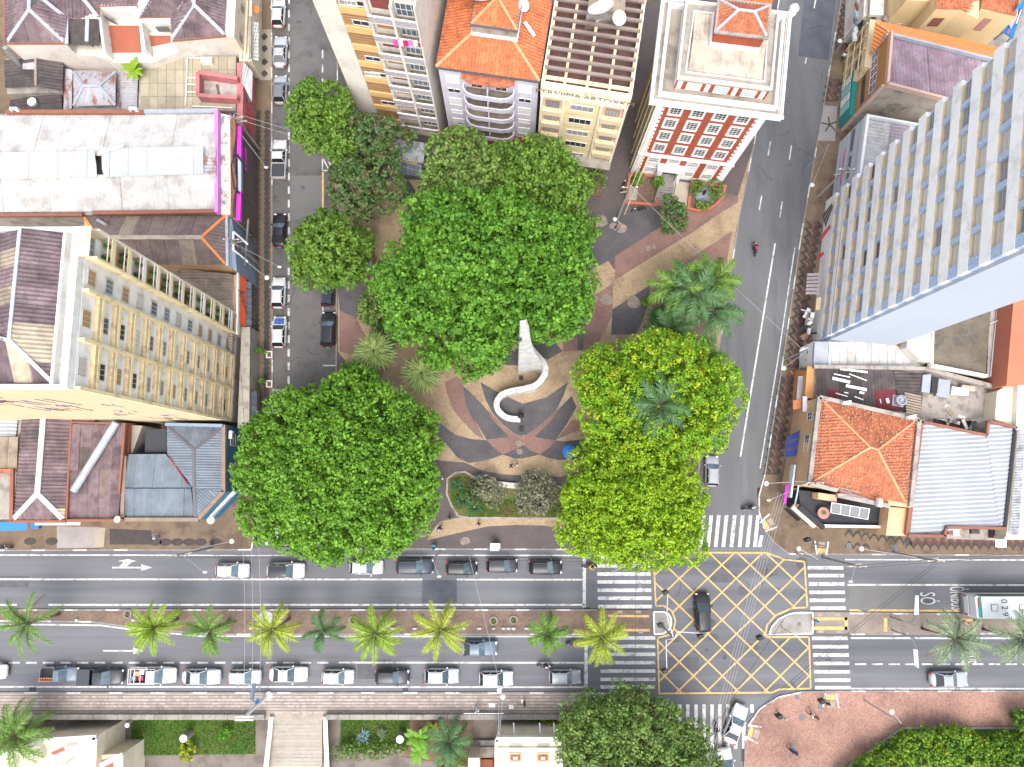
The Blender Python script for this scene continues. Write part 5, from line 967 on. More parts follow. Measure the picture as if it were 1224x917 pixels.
T = thing('shop_building', 'blue painted shop fascia below the Y ridge roof', 'building', g(20, 632)); part('fascia', T, mat('bright_blue', (.02, .16, .42), rough=.6), lambda b: b.add([g(-20, 624, 3.6), g(32, 624, 3.6), g(32, 634, 3.0), g(-20, 635, 3.0)], [(0, 1, 2, 3)])); part('fascia_block', T, mat('bright_blue', (1, 1, 1)), lambda b: b.prism(G([(37, 624), (46, 624), (46, 632), (37, 632)], 3.2), 2.6, 3.2)); part('awning_bar', T, m_whitep, lambda b: b.bar(g(42, 626, 3.3), g(96, 626, 3.3), .35, .1))

# ================================================================ south-west corner: lower terrace, stairs and cream villa
T = thing('boundary_wall', 'long low pale parapet wall along the beige pavement above the garden', 'wall', g(350, 858))
for k in range(46):
    x = 24+k*14.6
    if x > 684: break
    if 316 < x+7 < 392: continue
    part('coping_panel', T, m_conc, lambda b: b.prism(G([(x, 854.5), (x+14.2, 854.5), (x+14.2, 860.5), (x, 860.5)], .85), -2.95, .85+R.uniform(-.02, .02)))
T = thing('railing', 'white railing bars in the gap of the parapet near the lamp posts', 'railing', g(575, 858)); part('top_rail', T, m_whitep, lambda b: (b.bar(g(554, 853, 1.1), g(602, 853, 1.1), .07), b.bar(g(554, 853, .6), g(602, 853, .6), .05)))
for x in (555, 579, 602): part('post', T, m_whitep, lambda b: b.bar(g(x, 853, .1), g(x, 853, 1.2), .09))
T = thing('staircase', 'wide pale stone stair with side walls leading down from the pavement', 'stairs', g(353, 885, LOW))
for k in range(13):
    y = 858+k*4.4; part('step_edge_shade', T, m_bwall, lambda b: b.prism(G([(320, y+3.6), (385, y+3.6), (385, y+4.36), (320, y+4.36)], .1-k*.22), .1-k*.22, .115-k*.22)); part('step', T, mat('stair_stone', (.34, .30, .25), (.28, .25, .2), scale=.8, stain=(.4, .37, .34), samt=.5, rnd=.06, rough=.85), lambda b: b.prism(G([(320, y), (385, y), (385, y+4.35), (320, y+4.35)], .1-k*.22), -3.3, .1-k*.22))  # darker edge strips: shading between steps put in as colour, not real nosings
part('landing', T, mat('stair_landing', (.46, .38, .27), (.40, .33, .24), scale=1, grain=.15, gscale=5, rough=.85), lambda b: b.prism(G([(318, 906), (384, 906), (384, 1000), (318, 1000)], LOW+.1), -3.3, LOW+.12))
for a in ((322, 316, 311), (386, 390, 391)):
    b = MB(); b.add([g(a[0], 857, .6), g(a[0]+5, 857, .6), g(a[1]+4, 925, -1.6), g(a[1]-2, 925, -1.6), g(a[0], 857, -3.2), g(a[0]+5, 857, -3.2), g(a[1]+4, 925, -3.3), g(a[1]-2, 925, -3.3)], [(0, 1, 2, 3), (0, 3, 7, 4), (1, 5, 6, 2), (3, 2, 6, 7)]); b.build('side_wall', m_cream, T)
def low(name, pts, m, h=.0): b = MB(); b.prism(G(pts, LOW), -3.39, LOW+h); return struct(b, name, m)
low('lower_path', [(-60, 860), (700, 860), (700, 1000), (-60, 1000)], m_path, 0)
low('lawn', [(158, 857), (305, 857), (305, 901), (157, 903)], m_grassb, .12); low('lawn', [(408, 857), (490, 857), (488, 896), (407, 897)], m_grassb, .12); low('planting_bed', [(480, 857), (566, 857), (566, 917), (480, 905)], m_soil, .1); low('planting_bed', [(600, 857), (690, 857), (690, 872), (600, 870)], m_soil, .1)
for (x, y, lab) in ((224, 879, 'grey concrete cylinder planter standing on the left lawn'), (477, 880, 'grey concrete cylinder planter beside the broad leaved plants')):
    t = thing('cylinder_planter', lab, 'planter', g(x+4, y-3, LOW+.1)); ORG[t.name] = (0, 0, 0); part('pipe', t, m_conc, lambda b: b.lathe((0, 0, 0), [(.42, 0), (.42, 1.9), (.36, 1.92), (.30, 1.9), (.3, 1.2)], 18)); part('rim', t, m_whitep, lambda b: b.lathe((0, 0, 1.9), [(.44, 0), (.44, .06), (.34, .07)], 18)); part('soil', t, m_soil, lambda b: b.lathe((0, 0, 1.2), [(.29, 0), (.29, .3)], 12))
vz = 3.
T = thing('villa', 'cream stepped villa with gables at the bottom left edge', 'building', g(60, 915, LOW))
b = MB(); b.prism(G([(-60, 915), (50, 884), (116, 880), (113, 960), (-60, 960)], vz), LOW, vz); b.build('wall', m_cream, T)
b = MB(); b.prism(G([(113.5, 903), (147, 901), (147, 980), (113, 980)], vz-1.2), LOW, vz-1.2); b.build('lower_wall', m_cream, T)
part('coping', T, m_white, lambda b: [b.bar(g(*a, vz+.15), g(*c, vz+.15), .5, .3) for a, c in (((115, 881), (52, 885)), ((115, 882), (94, 905)), ((94, 906), (60, 930)), ((50, 886), (-20, 912)), ((147, 902), (120, 915)))]); part('roof_well', T, m_terra, lambda b: b.prism(G([(60, 900), (75, 893), (78, 897), (64, 903)], vz+.05), vz, vz+.03)); part('roof_well', T, m_bwall, lambda b: b.prism(G([(80, 888), (96, 886), (90, 892), (74, 893)], vz+.05), vz, vz+.03)); part('floor', T, m_terra, lambda b: b.prism(G([(118, 910), (135, 905), (135, 930), (116, 930)], vz-1.1), vz-1.2, vz-1.15))
T = thing('doorstep', 'rounded pale steps beside the cream villa', 'steps', g(130, 890, LOW))
for k in range(3): part('step', T, m_white, lambda b: b.prism(G([(112, 882+k*1.3), (142-k*2.2, 882+k*2.2), (147-k*3, 886+k*2), (147-k*3, 901), (112, 901)], LOW+.3+k*.16), -3.2, LOW+.15+k*.16))
vz = 4.2
T = thing('villa', 'cream villa with two square skylights and three thin poles at the bottom centre', 'building', g(632, 910, LOW))
part('wall', T, m_cream, lambda b: b.prism(G([(593.5, 882), (669, 882), (674, 990), (592, 990)], vz), LOW, vz-.1))
part('parapet', T, m_white, lambda b: (b.bar(g(593, 883, vz+.2), g(669, 883, vz+.2), .5, .6), b.bar(g(593, 896, vz+.05), g(671, 896, vz+.05), .4, .3), b.bar(g(593.5, 883, vz+.2), g(592.5, 960, vz+.2), .35, .6), b.bar(g(669, 883, vz+.2), g(673, 960, vz+.2), .35, .6)))
for x in (616, 649):
    part('skylight_frame', T, m_peach, lambda b: b.prism(G([(x-8, 900), (x+8, 900), (x+8, 911), (x-8, 911)], vz), vz-.09, vz+.02)); part('skylight', T, m_gutter, lambda b: b.prism(G([(x-6, 902), (x+6, 902), (x+6, 909), (x-6, 909)], vz), vz+.021, vz+.06)); part('skylight_cap', T, m_shut, lambda b: b.prism(G([(x-2.5, 904), (x+2.5, 904), (x+2.5, 907), (x-2.5, 907)], vz), vz+.06, vz+.2)); part('roof_recess', T, m_bwall, lambda b: b.prism(G([(x-7, 889), (x+8, 889), (x+8, 894), (x-7, 894)], vz), vz-.09, vz-.05))
for x in (615, 646, 663): part('flag_pole', T, m_steel, lambda b: b.tube([g(x, 884, vz), g(x-1, 864, vz-.5)], .09, 6))
T = thing('annex', 'small cream annex with rounded paved steps left of the bottom centre villa', 'building', g(575, 905, LOW)); part('wall', T, m_cream, lambda b: b.prism(G([(560, 906), (573, 906), (575, 970), (557, 970)], 1.), LOW, 1)); part('step', T, m_conc, lambda b: b.prism(G([(563, 890), (568, 885), (592, 885), (592, 906), (563, 906)], LOW+.4), -3.2, LOW+.4)); part('step', T, m_bwall, lambda b: b.prism(G([(568, 893), (590, 893), (590, 906), (568, 906)], LOW+.6), LOW+.41, LOW+.6)); part('floor', T, m_terra, lambda b: b.prism(G([(574, 908), (589, 908), (589, 940), (574, 940)], LOW+.8), LOW, LOW+.8))
# ================================================================ east side: white and blue tower
NWc = g2(991, 242, 0); SWc = g2(973.5, 411, 0); F = Face(NWc, SWc); L = F.L
sc_ = Vector(g2(1069, 409.5, 4.4)); sd = (sc_-Vector(SWc)); SEc = (SWc[0]+sd.x, SWc[1]+sd.y)
fp = [SWc, SEc, (SEc[0]+NWc[0]-SWc[0], SEc[1]+NWc[1]-SWc[1]), NWc]
T = thing('office_tower', 'very tall white tower with bands of small windows and pale blue blocks, plain blue side', 'building', (*SWc, 0))
TZ2 = 50.; nf = 17; H = (TZ2-3)/nf
part('wall', T, m_tblue, lambda b: b.prism(fp, 0, TZ2)); SFc = Face(SWc, SEc); part('side_wall', T, m_tside, lambda b: SFc.box(b, 0, SFc.L, 0, TZ2+.05, .002, .35))
part('base_wall', T, m_towr, lambda b: F.box(b, 0, L, 0, 3.02, .002, .45)); nc = 7; cw = (L-1.0)/nc
part('roof_deck', T, m_conc, lambda b: b.prism([(SFc.p(a, 0, o)).xy[:] for a, o in ((.2, -.2), (SFc.L-.2, -.2), (SFc.L-.2, -12), (.2, -12))], TZ2, TZ2+.03)); part('parapet', T, m_towr, lambda b: parapet(b, fp, TZ2, TZ2+1, .3))
TW = {}
def tmesh(key, fn, m):
    if key not in TW: b = MB(); fn(b); TW[key] = b.mesh(key, [m])
    return TW[key]
Hs = 1.42; ww = cw-.5
for k in range(nf):
    z = 3.0+k*H
    part('white_band', T, m_towr, lambda b: F.box(b, 0, L, z+Hs+.04, z+H-.001, .002, .45))
    part('sill_band', T, mat('sill_beige', (.62, .50, .33), (.54, .43, .29), scale=1, rough=.85), lambda b: F.box(b, .5, L-1.2, z-.04, z+.05, .002, .43))
    for j in range(nc):
        c = .1+cw*(j+.5)
        part('blue_block', T, m_tblue, lambda b: F.box(b, c+cw/2-.28, c+cw/2+.28, z+.06, z+Hs+.03, .003, .4)) if j < nc-1 else part('blue_block', T, m_tblue, lambda b: F.box(b, L-1.05, L, z, z+Hs+.03, .003, .42))
        if k < 16:
            m3 = R.choice([m_beige]*7+[m_curt, m_curt, m_glass, m_glassd]); win(F, c, z+.72, ww, 1.28, T, .06, 1, 3, m_fr, m3, fw=.04)
# podium and neighbours
z = 4.3
T = thing('annex_building', 'low white panel roof annex at the foot of the tower', 'building', g(1030, 422)); part('wall', T, m_towr, lambda b: b.prism(G([(973, 408), (1070, 409), (1112, 434), (1100, 438), (972, 437)], z), 0, z-.1))
for k in range(12):
    x = 994+k*9.6; t = 408.5 if x < 1066 else 408.5+(x-1066)*.58
    if t > 431: break
    part('roof_panel', T, m_zinc, lambda b: b.prism(G([(x, t), (x+9.3, t+(5.4 if x > 1062 else 0)), (x+9.3, 436), (x, 436)], z), z-.1, z+.01*(k % 2)))
part('parapet', T, m_gutter, lambda b: b.bar(g(1070, 410, z+.1), g(1110, 433, z+.1), .3, .3)); part('end_block', T, m_zincg, lambda b: b.prism(G([(974, 409), (992, 409), (990, 437), (972, 437)], z+.3), z-.1, z+.3))
T = thing('flat_roof_house', 'stained olive concrete flat roof behind the tower foot', 'building', g(1150, 405)); z = 5.5
part('wall', T, m_creaml, lambda b: b.prism(G([(1085, 385), (1115, 380), (1113, 433), (1100, 430), (1084, 415)], z+.5), 0, z+.5)); part('stain', T, mat('blue_stain', (.35, .42, .5), rough=.9), lambda b: b.prism(G([(1092, 402), (1108, 398), (1104, 405), (1094, 407)], z+.5), z+.5, z+.505))
part('roof_slab', T, mat('olive_concrete', (.17, .145, .105), (.12, .10, .075), scale=.35, stain=(.07, .06, .055), samt=.7, sscale=.25, grain=.15, gscale=5, rough=.95), lambda b: b.prism(G([(1115, 352), (1188, 330), (1178, 447), (1112, 435)], z), 0, z)); part('parapet', T, m_creaml, lambda b: (b.bar(g(1112, 437, z+.3), g(1178, 450, z+.3), .35, .7), b.bar(g(1114, 380, z+.3), g(1112, 437, z+.3), .3, .7)))
T = thing('house', 'grimy white walled house strip beside the terracotta wall', 'building', g(1195, 400)); part('wall', T, mat('grimy_white', (.55, .5, .46), (.46, .41, .38), scale=.6, stain=(.2, .1, .08), samt=.6, sscale=.6, rough=.9), lambda b: b.prism(G([(1184, 340), (1210, 330), (1200, 460), (1180, 450)], z-.5), 0, z-.5)); part('pipe', T, m_whitep, lambda b: (b.tube([g(1194, 350, z-.3), g(1184, 450, z-.3)], .08, 5), b.tube([g(1184, 387, z), g(1193, 383, z)], .06, 5)))
T = thing('house', 'plain terracotta coloured block at the right edge below the tower', 'building', g(1215, 400)); part('wall', T, mat('terracotta_wall', (.50, .165, .09), (.44, .145, .085), scale=.3, rough=.9), lambda b: b.prism(G([(1214, 330), (1300, 300), (1290, 455), (1203, 461)], 8), 0, 8))
T = thing('house', 'cream rendered block with a white side wing at the right edge', 'building', g(1205, 480)); part('wall', T, m_cream, lambda b: b.prism(G([(1192, 468), (1217, 452), (1214, 510), (1189, 502)], 6.3), 0, 6.3)); part('wing', T, m_white, lambda b: b.prism(G([(1217.5, 452), (1290, 440), (1290, 520), (1214.5, 513)], 7), 0, 7))
# messy dark roof yard
z = 4.6
T = thing('workshop', 'dark patched roof workshop littered with pale planks and a round vent', 'building', g(1040, 465)); part('wall', T, m_bwall, lambda b: b.prism(G([(976, 438), (1100, 440), (1190, 462), (1190, 500), (1100, 500), (975, 474)], z), 0, z-.35))
roof(T, [g(976, 440, z), g(1068, 442, z+.5), g(1075, 492, z+.4), g(976, 472, z)], (0, -1, 0), m_fibd, 1.3, 2.2, .4, .07, alt=[mat('maroon_sheet', (.16, .03, .04), rough=.8), m_fibd], palt=.14); roof(T, [g(1068, 442, z+.5), g(1105, 448, z), g(1100, 496, z), g(1075, 492, z+.4)], (1, 0, 0), m_fibd, 1.1, 2.2, .4, .07)
for a in ((1004, 441, 1037, 445), (997, 447, 1016, 451), (995, 452, 1016, 457), (1011, 461, 1036, 466), (999, 470, 1013, 474), (1021, 474, 1032, 478), (1009, 469, 1014, 470), (1027, 469, 1033, 470), (1052, 477, 1053, 482), (1060, 476, 1062, 482), (1015, 447, 1036, 455)): part('plank', T, m_shut, lambda b: b.bar(g(a[0], a[1], z+.62), g(a[2], a[3], z+.66), R.choice([.12, .25, .35]), .06))
part('vent', T, m_zincg, lambda b: (b.lathe(g(1075, 479, z+.5), [(.62, 0), (.62, .5), (.45, .6), (.42, .35), (.15, .3), (.15, .5)], 16), b.prism(G([(1067, 472), (1080, 474), (1079, 487), (1066, 485)], z+.4), z+.3, z+.5)))
for k in range(8): part('batten', T, m_tan_s, lambda b: b.bar(g(1081+k*.3, 470+k*3.2, z+.5), g(1101, 474.5+k*3.2, z+.5), .22, .1))
part('parapet', T, m_bwall, lambda b: (b.bar(g(972, 438.5, z+.5), g(1105, 441, z+.5), .4, .6), b.bar(g(1105, 441, z+.5), g(1198, 466, z+.5), .5, .8)))
junk = [((1104, 448), (1114, 447), (1112, 470), (1102, 468), m_zincg), ((1114, 450), (1122, 452), (1120, 470), (1113, 470), m_glassd), ((1122, 452), (1137, 455), (1135, 476), (1120, 473), m_zincg), ((1138, 462), (1158, 465), (1157, 473), (1137, 471), m_shut), ((1150, 460), (1166, 462), (1165, 468), (1149, 466), m_sheetb)]
for q in junk: part('loose_sheet', T, q[4], lambda b: b.prism(G(list(q[:4]), z+.4), z-.2, z+R.uniform(.2, .5)))
T = thing('scrap_yard', 'cramped back yard full of pale scrap panels beside the white metal roof', 'yard', g(1150, 495)); part('yard_floor', T, m_soil, lambda b: b.prism(G([(1100, 472), (1192, 492), (1190, 520), (1100, 506)], 3.2), 0, 3.2))
for k in range(34):
    x = R.uniform(1103, 1186); y = 482+(x-1103)*.2+R.uniform(-5, 17); a = R.uniform(-.6, .6)+R.choice([0, 1.57])
    part('scrap_panel', T, R.choice([m_sheetb, m_tan_s, m_shut, m_zincg, m_beige, m_fibd]), lambda b: b.obox(g(x, y, 3.5+R.uniform(0, .8)), (math.cos(a), math.sin(a), R.uniform(-.2, .2)), (-math.sin(a), math.cos(a), 0), (0, 0, 1), R.uniform(.5, 1.3), R.uniform(.12, .45), .04))
# orange hip roof house
z = 7.4
T = thing('corner_house', 'peach corner house with weathered orange hip roof and a black floored terrace', 'building', g(1030, 540))
base = [(980, 475), (1098, 502), (1090, 607), (1063, 604), (1060, 592), (1002, 586), (964, 580)]
part('wall', T, m_peach, lambda b: b.prism(G(base, z), 0, z-.15)); part('parapet', T, m_bwall, lambda b: [b.bar(g(*a, z+.1), g(*c, z+.1), .45, .5) for a, c in (((979, 475), (1098, 502)), ((979, 475), (967, 578)), ((967, 578), (1000, 586)), ((1000, 592), (1063, 605)), ((1098, 502), (1088, 606)))])
a1, a2 = (1040, 535, z+2.2), (1049, 538, z+2.2)
slopes(T, [([(982, 478, z), (1094, 503, z), a2, a1], (0, 1, 0)), ([(982, 478, z), a1, (970, 577, z)], (-1, 0, 0)), ([(970, 577, z), a1, a2, (1083, 602, z)], (0, -1, 0)), ([(1094, 503, z), (1083, 602, z), a2], (1, 0, 0))], m_tileo, w=2.4, l=2.4, per=.34, amp=.06, name='tile_field')
b = MB()
for tr in (((982, 478, z), (1094, 503, z), a2), ((982, 478, z), a1, (970, 577, z)), ((970, 577, z), a1, (1083, 602, z)), ((1094, 503, z), (1083, 602, z), a2)):
    A, B, C = [g(*p) for p in tr]; n_ = (B-A).cross(C-A).normalized(); n_ = n_ if n_.z > 0 else -n_
    for _ in range(110):
        u, v = sorted((R.random(), R.random())); p = A*u+B*(v-u)+C*(1-v)+n_*.17; b.obox(p, (1, .2, 0), (-.2, 1, 0), n_, R.uniform(.04, .1), R.uniform(.04, .09), .01)
b.build('pale_tiles', mat('lichen', (.44, .24, .15), (.38, .17, .09), scale=3, rough=.9), T, kind='stuff')
b = MB(); [ridge(b, g(*a), g(*c), .2, .12) for a, c in (((983, 479, z), a1), ((1093, 504, z), a2), ((971, 576, z), a1), ((1082, 601, z), a2), (a1, a2))]; b.build('ridge_tile', m_ridge, T)
part('roof_patch', T, m_tileo, lambda b: b.prism(G([(1003, 586), (1060, 595), (1060, 600), (1003, 594)], z), z-.1, z+.05)); part('antenna_rack', T, m_steel, lambda b: [b.tube([g(*a, z+.5), g(*c, z+.8)], .05, 4) for a, c in (((1003, 583), (1030, 589)), ((1005, 586), (1038, 597)), ((1004, 590), (1026, 593)), ((1012, 582), (1020, 596)))])
part('lower_wall', T, m_peach, lambda b: b.prism(G([(1063, 606), (1087, 608), (1085, 641), (1059, 640)], z-1.2), 0, z-1.2))
part('terrace_deck', T, mat('black_deck', (.022, .024, .03), (.035, .037, .045), scale=1, rough=.7), lambda b: b.prism(G([(955, 586), (1000, 590), (1062, 602), (1060, 629), (983, 630), (957, 607)], 4.3), 0, 4.25)); part('deck_edge', T, m_shut, lambda b: b.bar(g(980, 628.5, 4.6), g(1064, 630, 4.6), .3, .5)); part('deck_edge', T, m_dark, lambda b: b.bar(g(955, 606, 4.6), g(984, 631, 4.6), .5, .6))
part('fascia', T, mat('pale_trim', (1, 1, 1)), lambda b: b.bar(g(947, 605, 3.6), g(974, 629, 3.6), .6, .5)); part('fascia', T, m_peach, lambda b: b.bar(g(952, 604, 4.0), g(980, 630, 4.0), .4, .5)); part('black_awning', T, m_black, lambda b: b.add([g(936, 608, 2.7), g(953, 623, 2.7), g(957, 621, 3.4), g(941, 607, 3.4)], [(0, 1, 2, 3)]))
part('wall_recess', T, m_peach, lambda b: b.prism(G([(978, 589), (1000, 592), (1000, 600), (978, 596)], 6), 4.3, 6))
for k in range(4): part('canopy_pane', T, mat('grey_glazing', (.16, .16, .17), rough=.3), lambda b: b.add([g(995+k*11.3, 601+k*1.9, 6.2), g(1005.5+k*11.3, 602.8+k*1.9, 6.2), g(1004+k*11.1, 614.6+k*2.0, 5.6), g(993.5+k*11.1, 612.6+k*2.0, 5.6)], [(0, 1, 2, 3)]))
part('canopy_frame', T, m_whitep, lambda b: [b.bar(g(994.3+k*11.25, 600.8+k*1.9, 6.25), g(992.8+k*11.1, 612.8+k*2, 5.65), .07) for k in range(5)]+[b.bar(g(992.8, 612.8, 5.65), g(1037, 621, 5.65), .07), b.bar(g(994, 600.8, 6.25), g(1040, 608.5, 6.25), .07)])
FW = Face(g2(979, 475, z), g2(966, 579, z))
for s, w in ((2.0, 1.0), (5.1, 2.0), (9.0, 1.2)): win(FW, s, 5.6, w, 1.3, T, .01, 3 if w > 1.5 else 2, 2, m_whitep, m_glassd)
part('signboard', T, mat('pale_blue', (1, 1, 1)), lambda b: b.add([g(956, 569, 5.2), g(957.5, 569, 5.2), g(951, 605, 4.0), g(949, 605, 4.6)], [(0, 1, 2, 3)])); part('signboard', T, mat('banner_white', (.6, .65, .72), rough=.6), lambda b: FW.box(b, FW.L-2.2, FW.L+1.6, 3.0, 4.1, .3, .5))
t = thing('garden_table', 'round pinkish table with a green plant on the black terrace', 'table', g(981, 613, 4.25)); ORG[t.name] = (0, 0, 0); part('top', t, mat('pink_table', (.42, .2, .16), rough=.8), lambda b: b.lathe((0, 0, .7), [(.66, 0), (.66, .06)], 20)); part('leg', t, m_dark, lambda b: b.lathe((0, 0, 0), [(.3, 0), (.08, .08), (.06, .7)], 8)); part('plant', t, leafmat('leaf_mid', (.07, .15, .03), (.10, .2, .04)), lambda b: [b.add([(0, 0, .78), (.25*math.cos(a), .25*math.sin(a), 1.0), (.3*math.cos(a+.4), .3*math.sin(a+.4), .9)], [(0, 1, 2)]) for a in [k*.7 for k in range(9)]])
# white metal roof
z = 6.6
T = thing('warehouse', 'white ribbed metal roof building with brown parapet on the avenue', 'building', g(1145, 575)); outl = [(1103, 505), (1179, 521), (1181, 504), (1214, 512), (1200, 631), (1131, 630), (1128, 640), (1085, 640)]
part('wall', T, m_bwall, lambda b: (b.prism(G([(1103, 505), (1179, 521), (1200, 560), (1195, 631), (1131, 630), (1128, 641), (1085, 641)], z), 0, z-.2), b.prism(G([(1181, 504), (1214, 512), (1208, 560), (1180, 560)], z), 0.01, z-.21)))
roof(T, [g(1103, 506, z), g(1179, 522, z), g(1194, 630, z), g(1086, 638, z)], (1, .05, 0), mat('rib_white', (.34, .36, .38), (.29, .305, .33), scale=.3, stain=(.36, .35, .36), samt=.3, sscale=.4, rnd=.035, rough=.55), 20, 3.0, .48, .06, jit=.01); roof(T, [g(1181, 506, z), g(1212, 513, z), g(1199, 630, z), g(1194, 630, z), g(1179, 522, z)], (1, .05, 0), mat('rib_white', (1, 1, 1)), 20, 3, .48, .06, jit=.01)
part('parapet', T, m_gutter, lambda b: [b.bar(g(*a, z+.2), g(*c, z+.2), .28, .4) for a, c in (((1103, 504.5), (1179, 520.5)), ((1179, 520.5), (1181, 503.5)), ((1181, 503.5), (1215, 511.5)), ((1131, 630.5), (1202, 631.5)), ((1131, 630.5), (1128, 641)), ((1085, 640), (1131, 641)))]); part('side_gutter', T, m_gutter, lambda b: b.bar(g(1101, 505, z), g(1084, 640, z), .45, .3)); part('side_gutter', T, m_dark, lambda b: b.bar(g(1212.5, 513, z+.1), g(1200.5, 631, z+.1), .3, .25))
part('front_ledge', T, m_bwall, lambda b: b.prism(G([(1131, 633), (1190, 633), (1190, 646), (1131, 644)], 3.6), 0, 3.6))
for q, mm in (([(1132, 634), (1138, 634), (1138, 639), (1132, 639)], m_gutter), ([(1138, 632), (1145, 632), (1145, 640), (1138, 640)], m_shut), ([(1146, 633), (1158, 633), (1158, 638), (1146, 638)], m_tan_s), ([(1160, 633), (1170, 633), (1170, 638), (1160, 638)], m_fibd), ([(1184, 633), (1188, 633), (1188, 643), (1184, 643)], m_glassd)): part('ledge_item', T, mm, lambda b: b.prism(G(q, 4), 3.6, 3.6+R.uniform(.3, .7)))
T = thing('house', 'long pale streaked roof strip at the right edge with a cream wall', 'building', g(1215, 580)); part('wall', T, m_cream, lambda b: b.prism(G([(1203, 640), (1216, 515), (1300, 520), (1300, 645), (1200, 645)], 6), 0, 6)); roof(T, [g(1217, 516, 6.4), g(1226, 516, 6.8), g(1218, 640, 6.8), g(1206, 640, 6.2)], (1, 0, 0), mat('streaked_white', (.5, .5, .51), (.3, .3, .33), scale=1.2, stain=(.12, .12, .14), samt=.6, sscale=.9, rough=.7), 2, 4, .3, .03)
T = thing('awning', 'small white square awning on the pavement by the right edge', 'awning', g(1197, 649, 3)); part('canvas', T, m_shut, lambda b: b.add([g(1190, 645, 3.2), g(1203, 645, 3.2), g(1203, 655, 2.6), g(1190, 654, 2.6)], [(0, 1, 2, 3)])); part('awning_frame', T, m_grey, lambda b: b.bar(g(1190, 654.5, 2.58), g(1203, 655, 2.58), .06))

# ---------------- north-east
z = 7.
T = thing('office_building', 'white panel fronted building with pink lettering beside the tower', 'building', g(1020, 190)); A1, B1 = g2(1003, 171, 0), g2(993.5, 240, 0); F = Face(A1, B1)
fp = [A1, B1, F.p(F.L, 0, -14).xy[:], F.p(0, 0, -14).xy[:]]; part('wall', T, mat('pale_panel', (.52, .58, .64), (.47, .52, .57), scale=.6, rough=.7), lambda b: b.prism(fp[::-1], 0, z-.3)); part('parapet', T, m_whitep, lambda b: (F.box(b, 0, F.L, z-.3, z+.4, -.3, .02), F.box(b, 0, .25, z-.3, z+.35, -14, -.3)))
for k in range(5): part('panel_joint', T, m_grey, lambda b: F.box(b, 0, F.L, 1.2+k*1.15, 1.23+k*1.15, .002, .02))
for s in (1.8, 5.4): part('window_strip', T, m_grey, lambda b: F.box(b, s-1.5, s+1.4, 3.9, 4.5, .003, .05))
text('sign_lettering', 'CASA & CIA', .9, F.p(F.L*.55, 2.3, .05), (math.pi/2, 0, F.rz), mat('sign_pink', (.75, .15, .35), rough=.5), T, .02)
roof(T, [F.p(.3, z-.2, -.4), F.p(F.L, z-.2, -.4), F.p(F.L, z-.0, -14), F.p(.3, z-.0, -14)], F.n, m_zinc, 8, 3, .42, .06, alt=[mat('mauve_sheet', (.34, .29, .31), (.28, .24, .26), scale=.8, rough=.8)], palt=.5)
z = 10.8
T = thing('commercial_building', 'brown fronted building with mauve corrugated roof and orange roof strip', 'building', g(1050, 90)); P1, P2, P3, P4 = (1065, 39), (1060, 101), (1160, 127), (1215, 75)
part('wall', T, mat('weathered_block', (.40, .34, .26), (.30, .26, .205), scale=.5, stain=(.14, .12, .10), samt=.7, sscale=.5, rough=.9), lambda b: b.prism(G([P1, P2, P3, P4], z), 0, z-.5)); roof(T, [g(1066, 43, z-.4), g(1062, 99, z-.4), g(1158, 124, z-.4), g(1190, 74, z-.4)], (0, -1, 0), mat('mauve_roof', (.30, .21, .25), (.22, .155, .185), scale=.8, stain=(.4, .34, .37), samt=.45, sscale=.7, rnd=.1, grain=.15, gscale=5, rough=.85), 1.6, 3, .42, .08)
part('parapet', T, mat('pinkish_trim', (.50, .34, .26), rough=.85), lambda b: [b.bar(g(*a, z), g(*c, z), .28, .7) for a, c in ((P1, P2), (P2, P3))]); part('side_parapet', T, m_zincg, lambda b: b.bar(g(1067, 42, z), g(1195, 74, z), .25, .5))
m_ot = mat('orange_metal', (.68, .25, .08), (.6, .21, .07), scale=.8, rough=.7); roof(T, [g(1047, 25, z-.7), g(1212, 60, z-.7), g(1200, 73, z-.1), g(1066, 40, z-.1)], (0, 1, 0), m_ot, 3, 3, .42, .06); roof(T, [g(1047, 25, z-.7), g(1066, 40, z-.1), g(1041, 64, z-3.5)], (-1, 0, 0), m_ot, 3, 3, .42, .06)
FB = Face(g2(*P1, z), g2(*P2, z)); ocr = mat('ochre_front', (.42, .20, .07), (.36, .17, .06), scale=.7, rough=.85); part('front_band', T, ocr, lambda b: (FB.box(b, 0, FB.L, z-2.4, z-.3, .002, .15), FB.box(b, 0, FB.L, z-5.2, z-4.4, .002, .15), FB.box(b, 0, FB.L, z-7.6, z-6.6, .002, .15)))
part('front_edge', T, mat('pinkish_trim', (1, 1, 1)), lambda b: (FB.box(b, -.1, .18, 0, z-.3, .002, .4), FB.box(b, FB.L-.18, FB.L+.1, 0, z-.3, .002, .4)))
for k in range(5): win(FB, .75+k*1.02, z-3.4, .95, 1.7, T, .03, 2, 2, m_whitep, mat('plum_glass', (.10, .03, .06), rough=.3)); win(FB, .75+k*1.02, z-5.9, .95, 1.0, T, .03, 2, 1, m_grey, m_glassd)
part('shop_canopy', T, mat('teal_panel', (.02, .22, .20), (.02, .18, .17), scale=1, rough=.6), lambda b: FB.box(b, .2, FB.L-.2, .3, 3.4, .01, .8))
for k in range(4): part('shop_panel', T, [m_shut, mat('mint_panel', (.25, .5, .42), rough=.6)][k % 2], lambda b: FB.box(b, .5+k*1.2, 1.5+k*1.2, .5, 2.9, .81, .88))
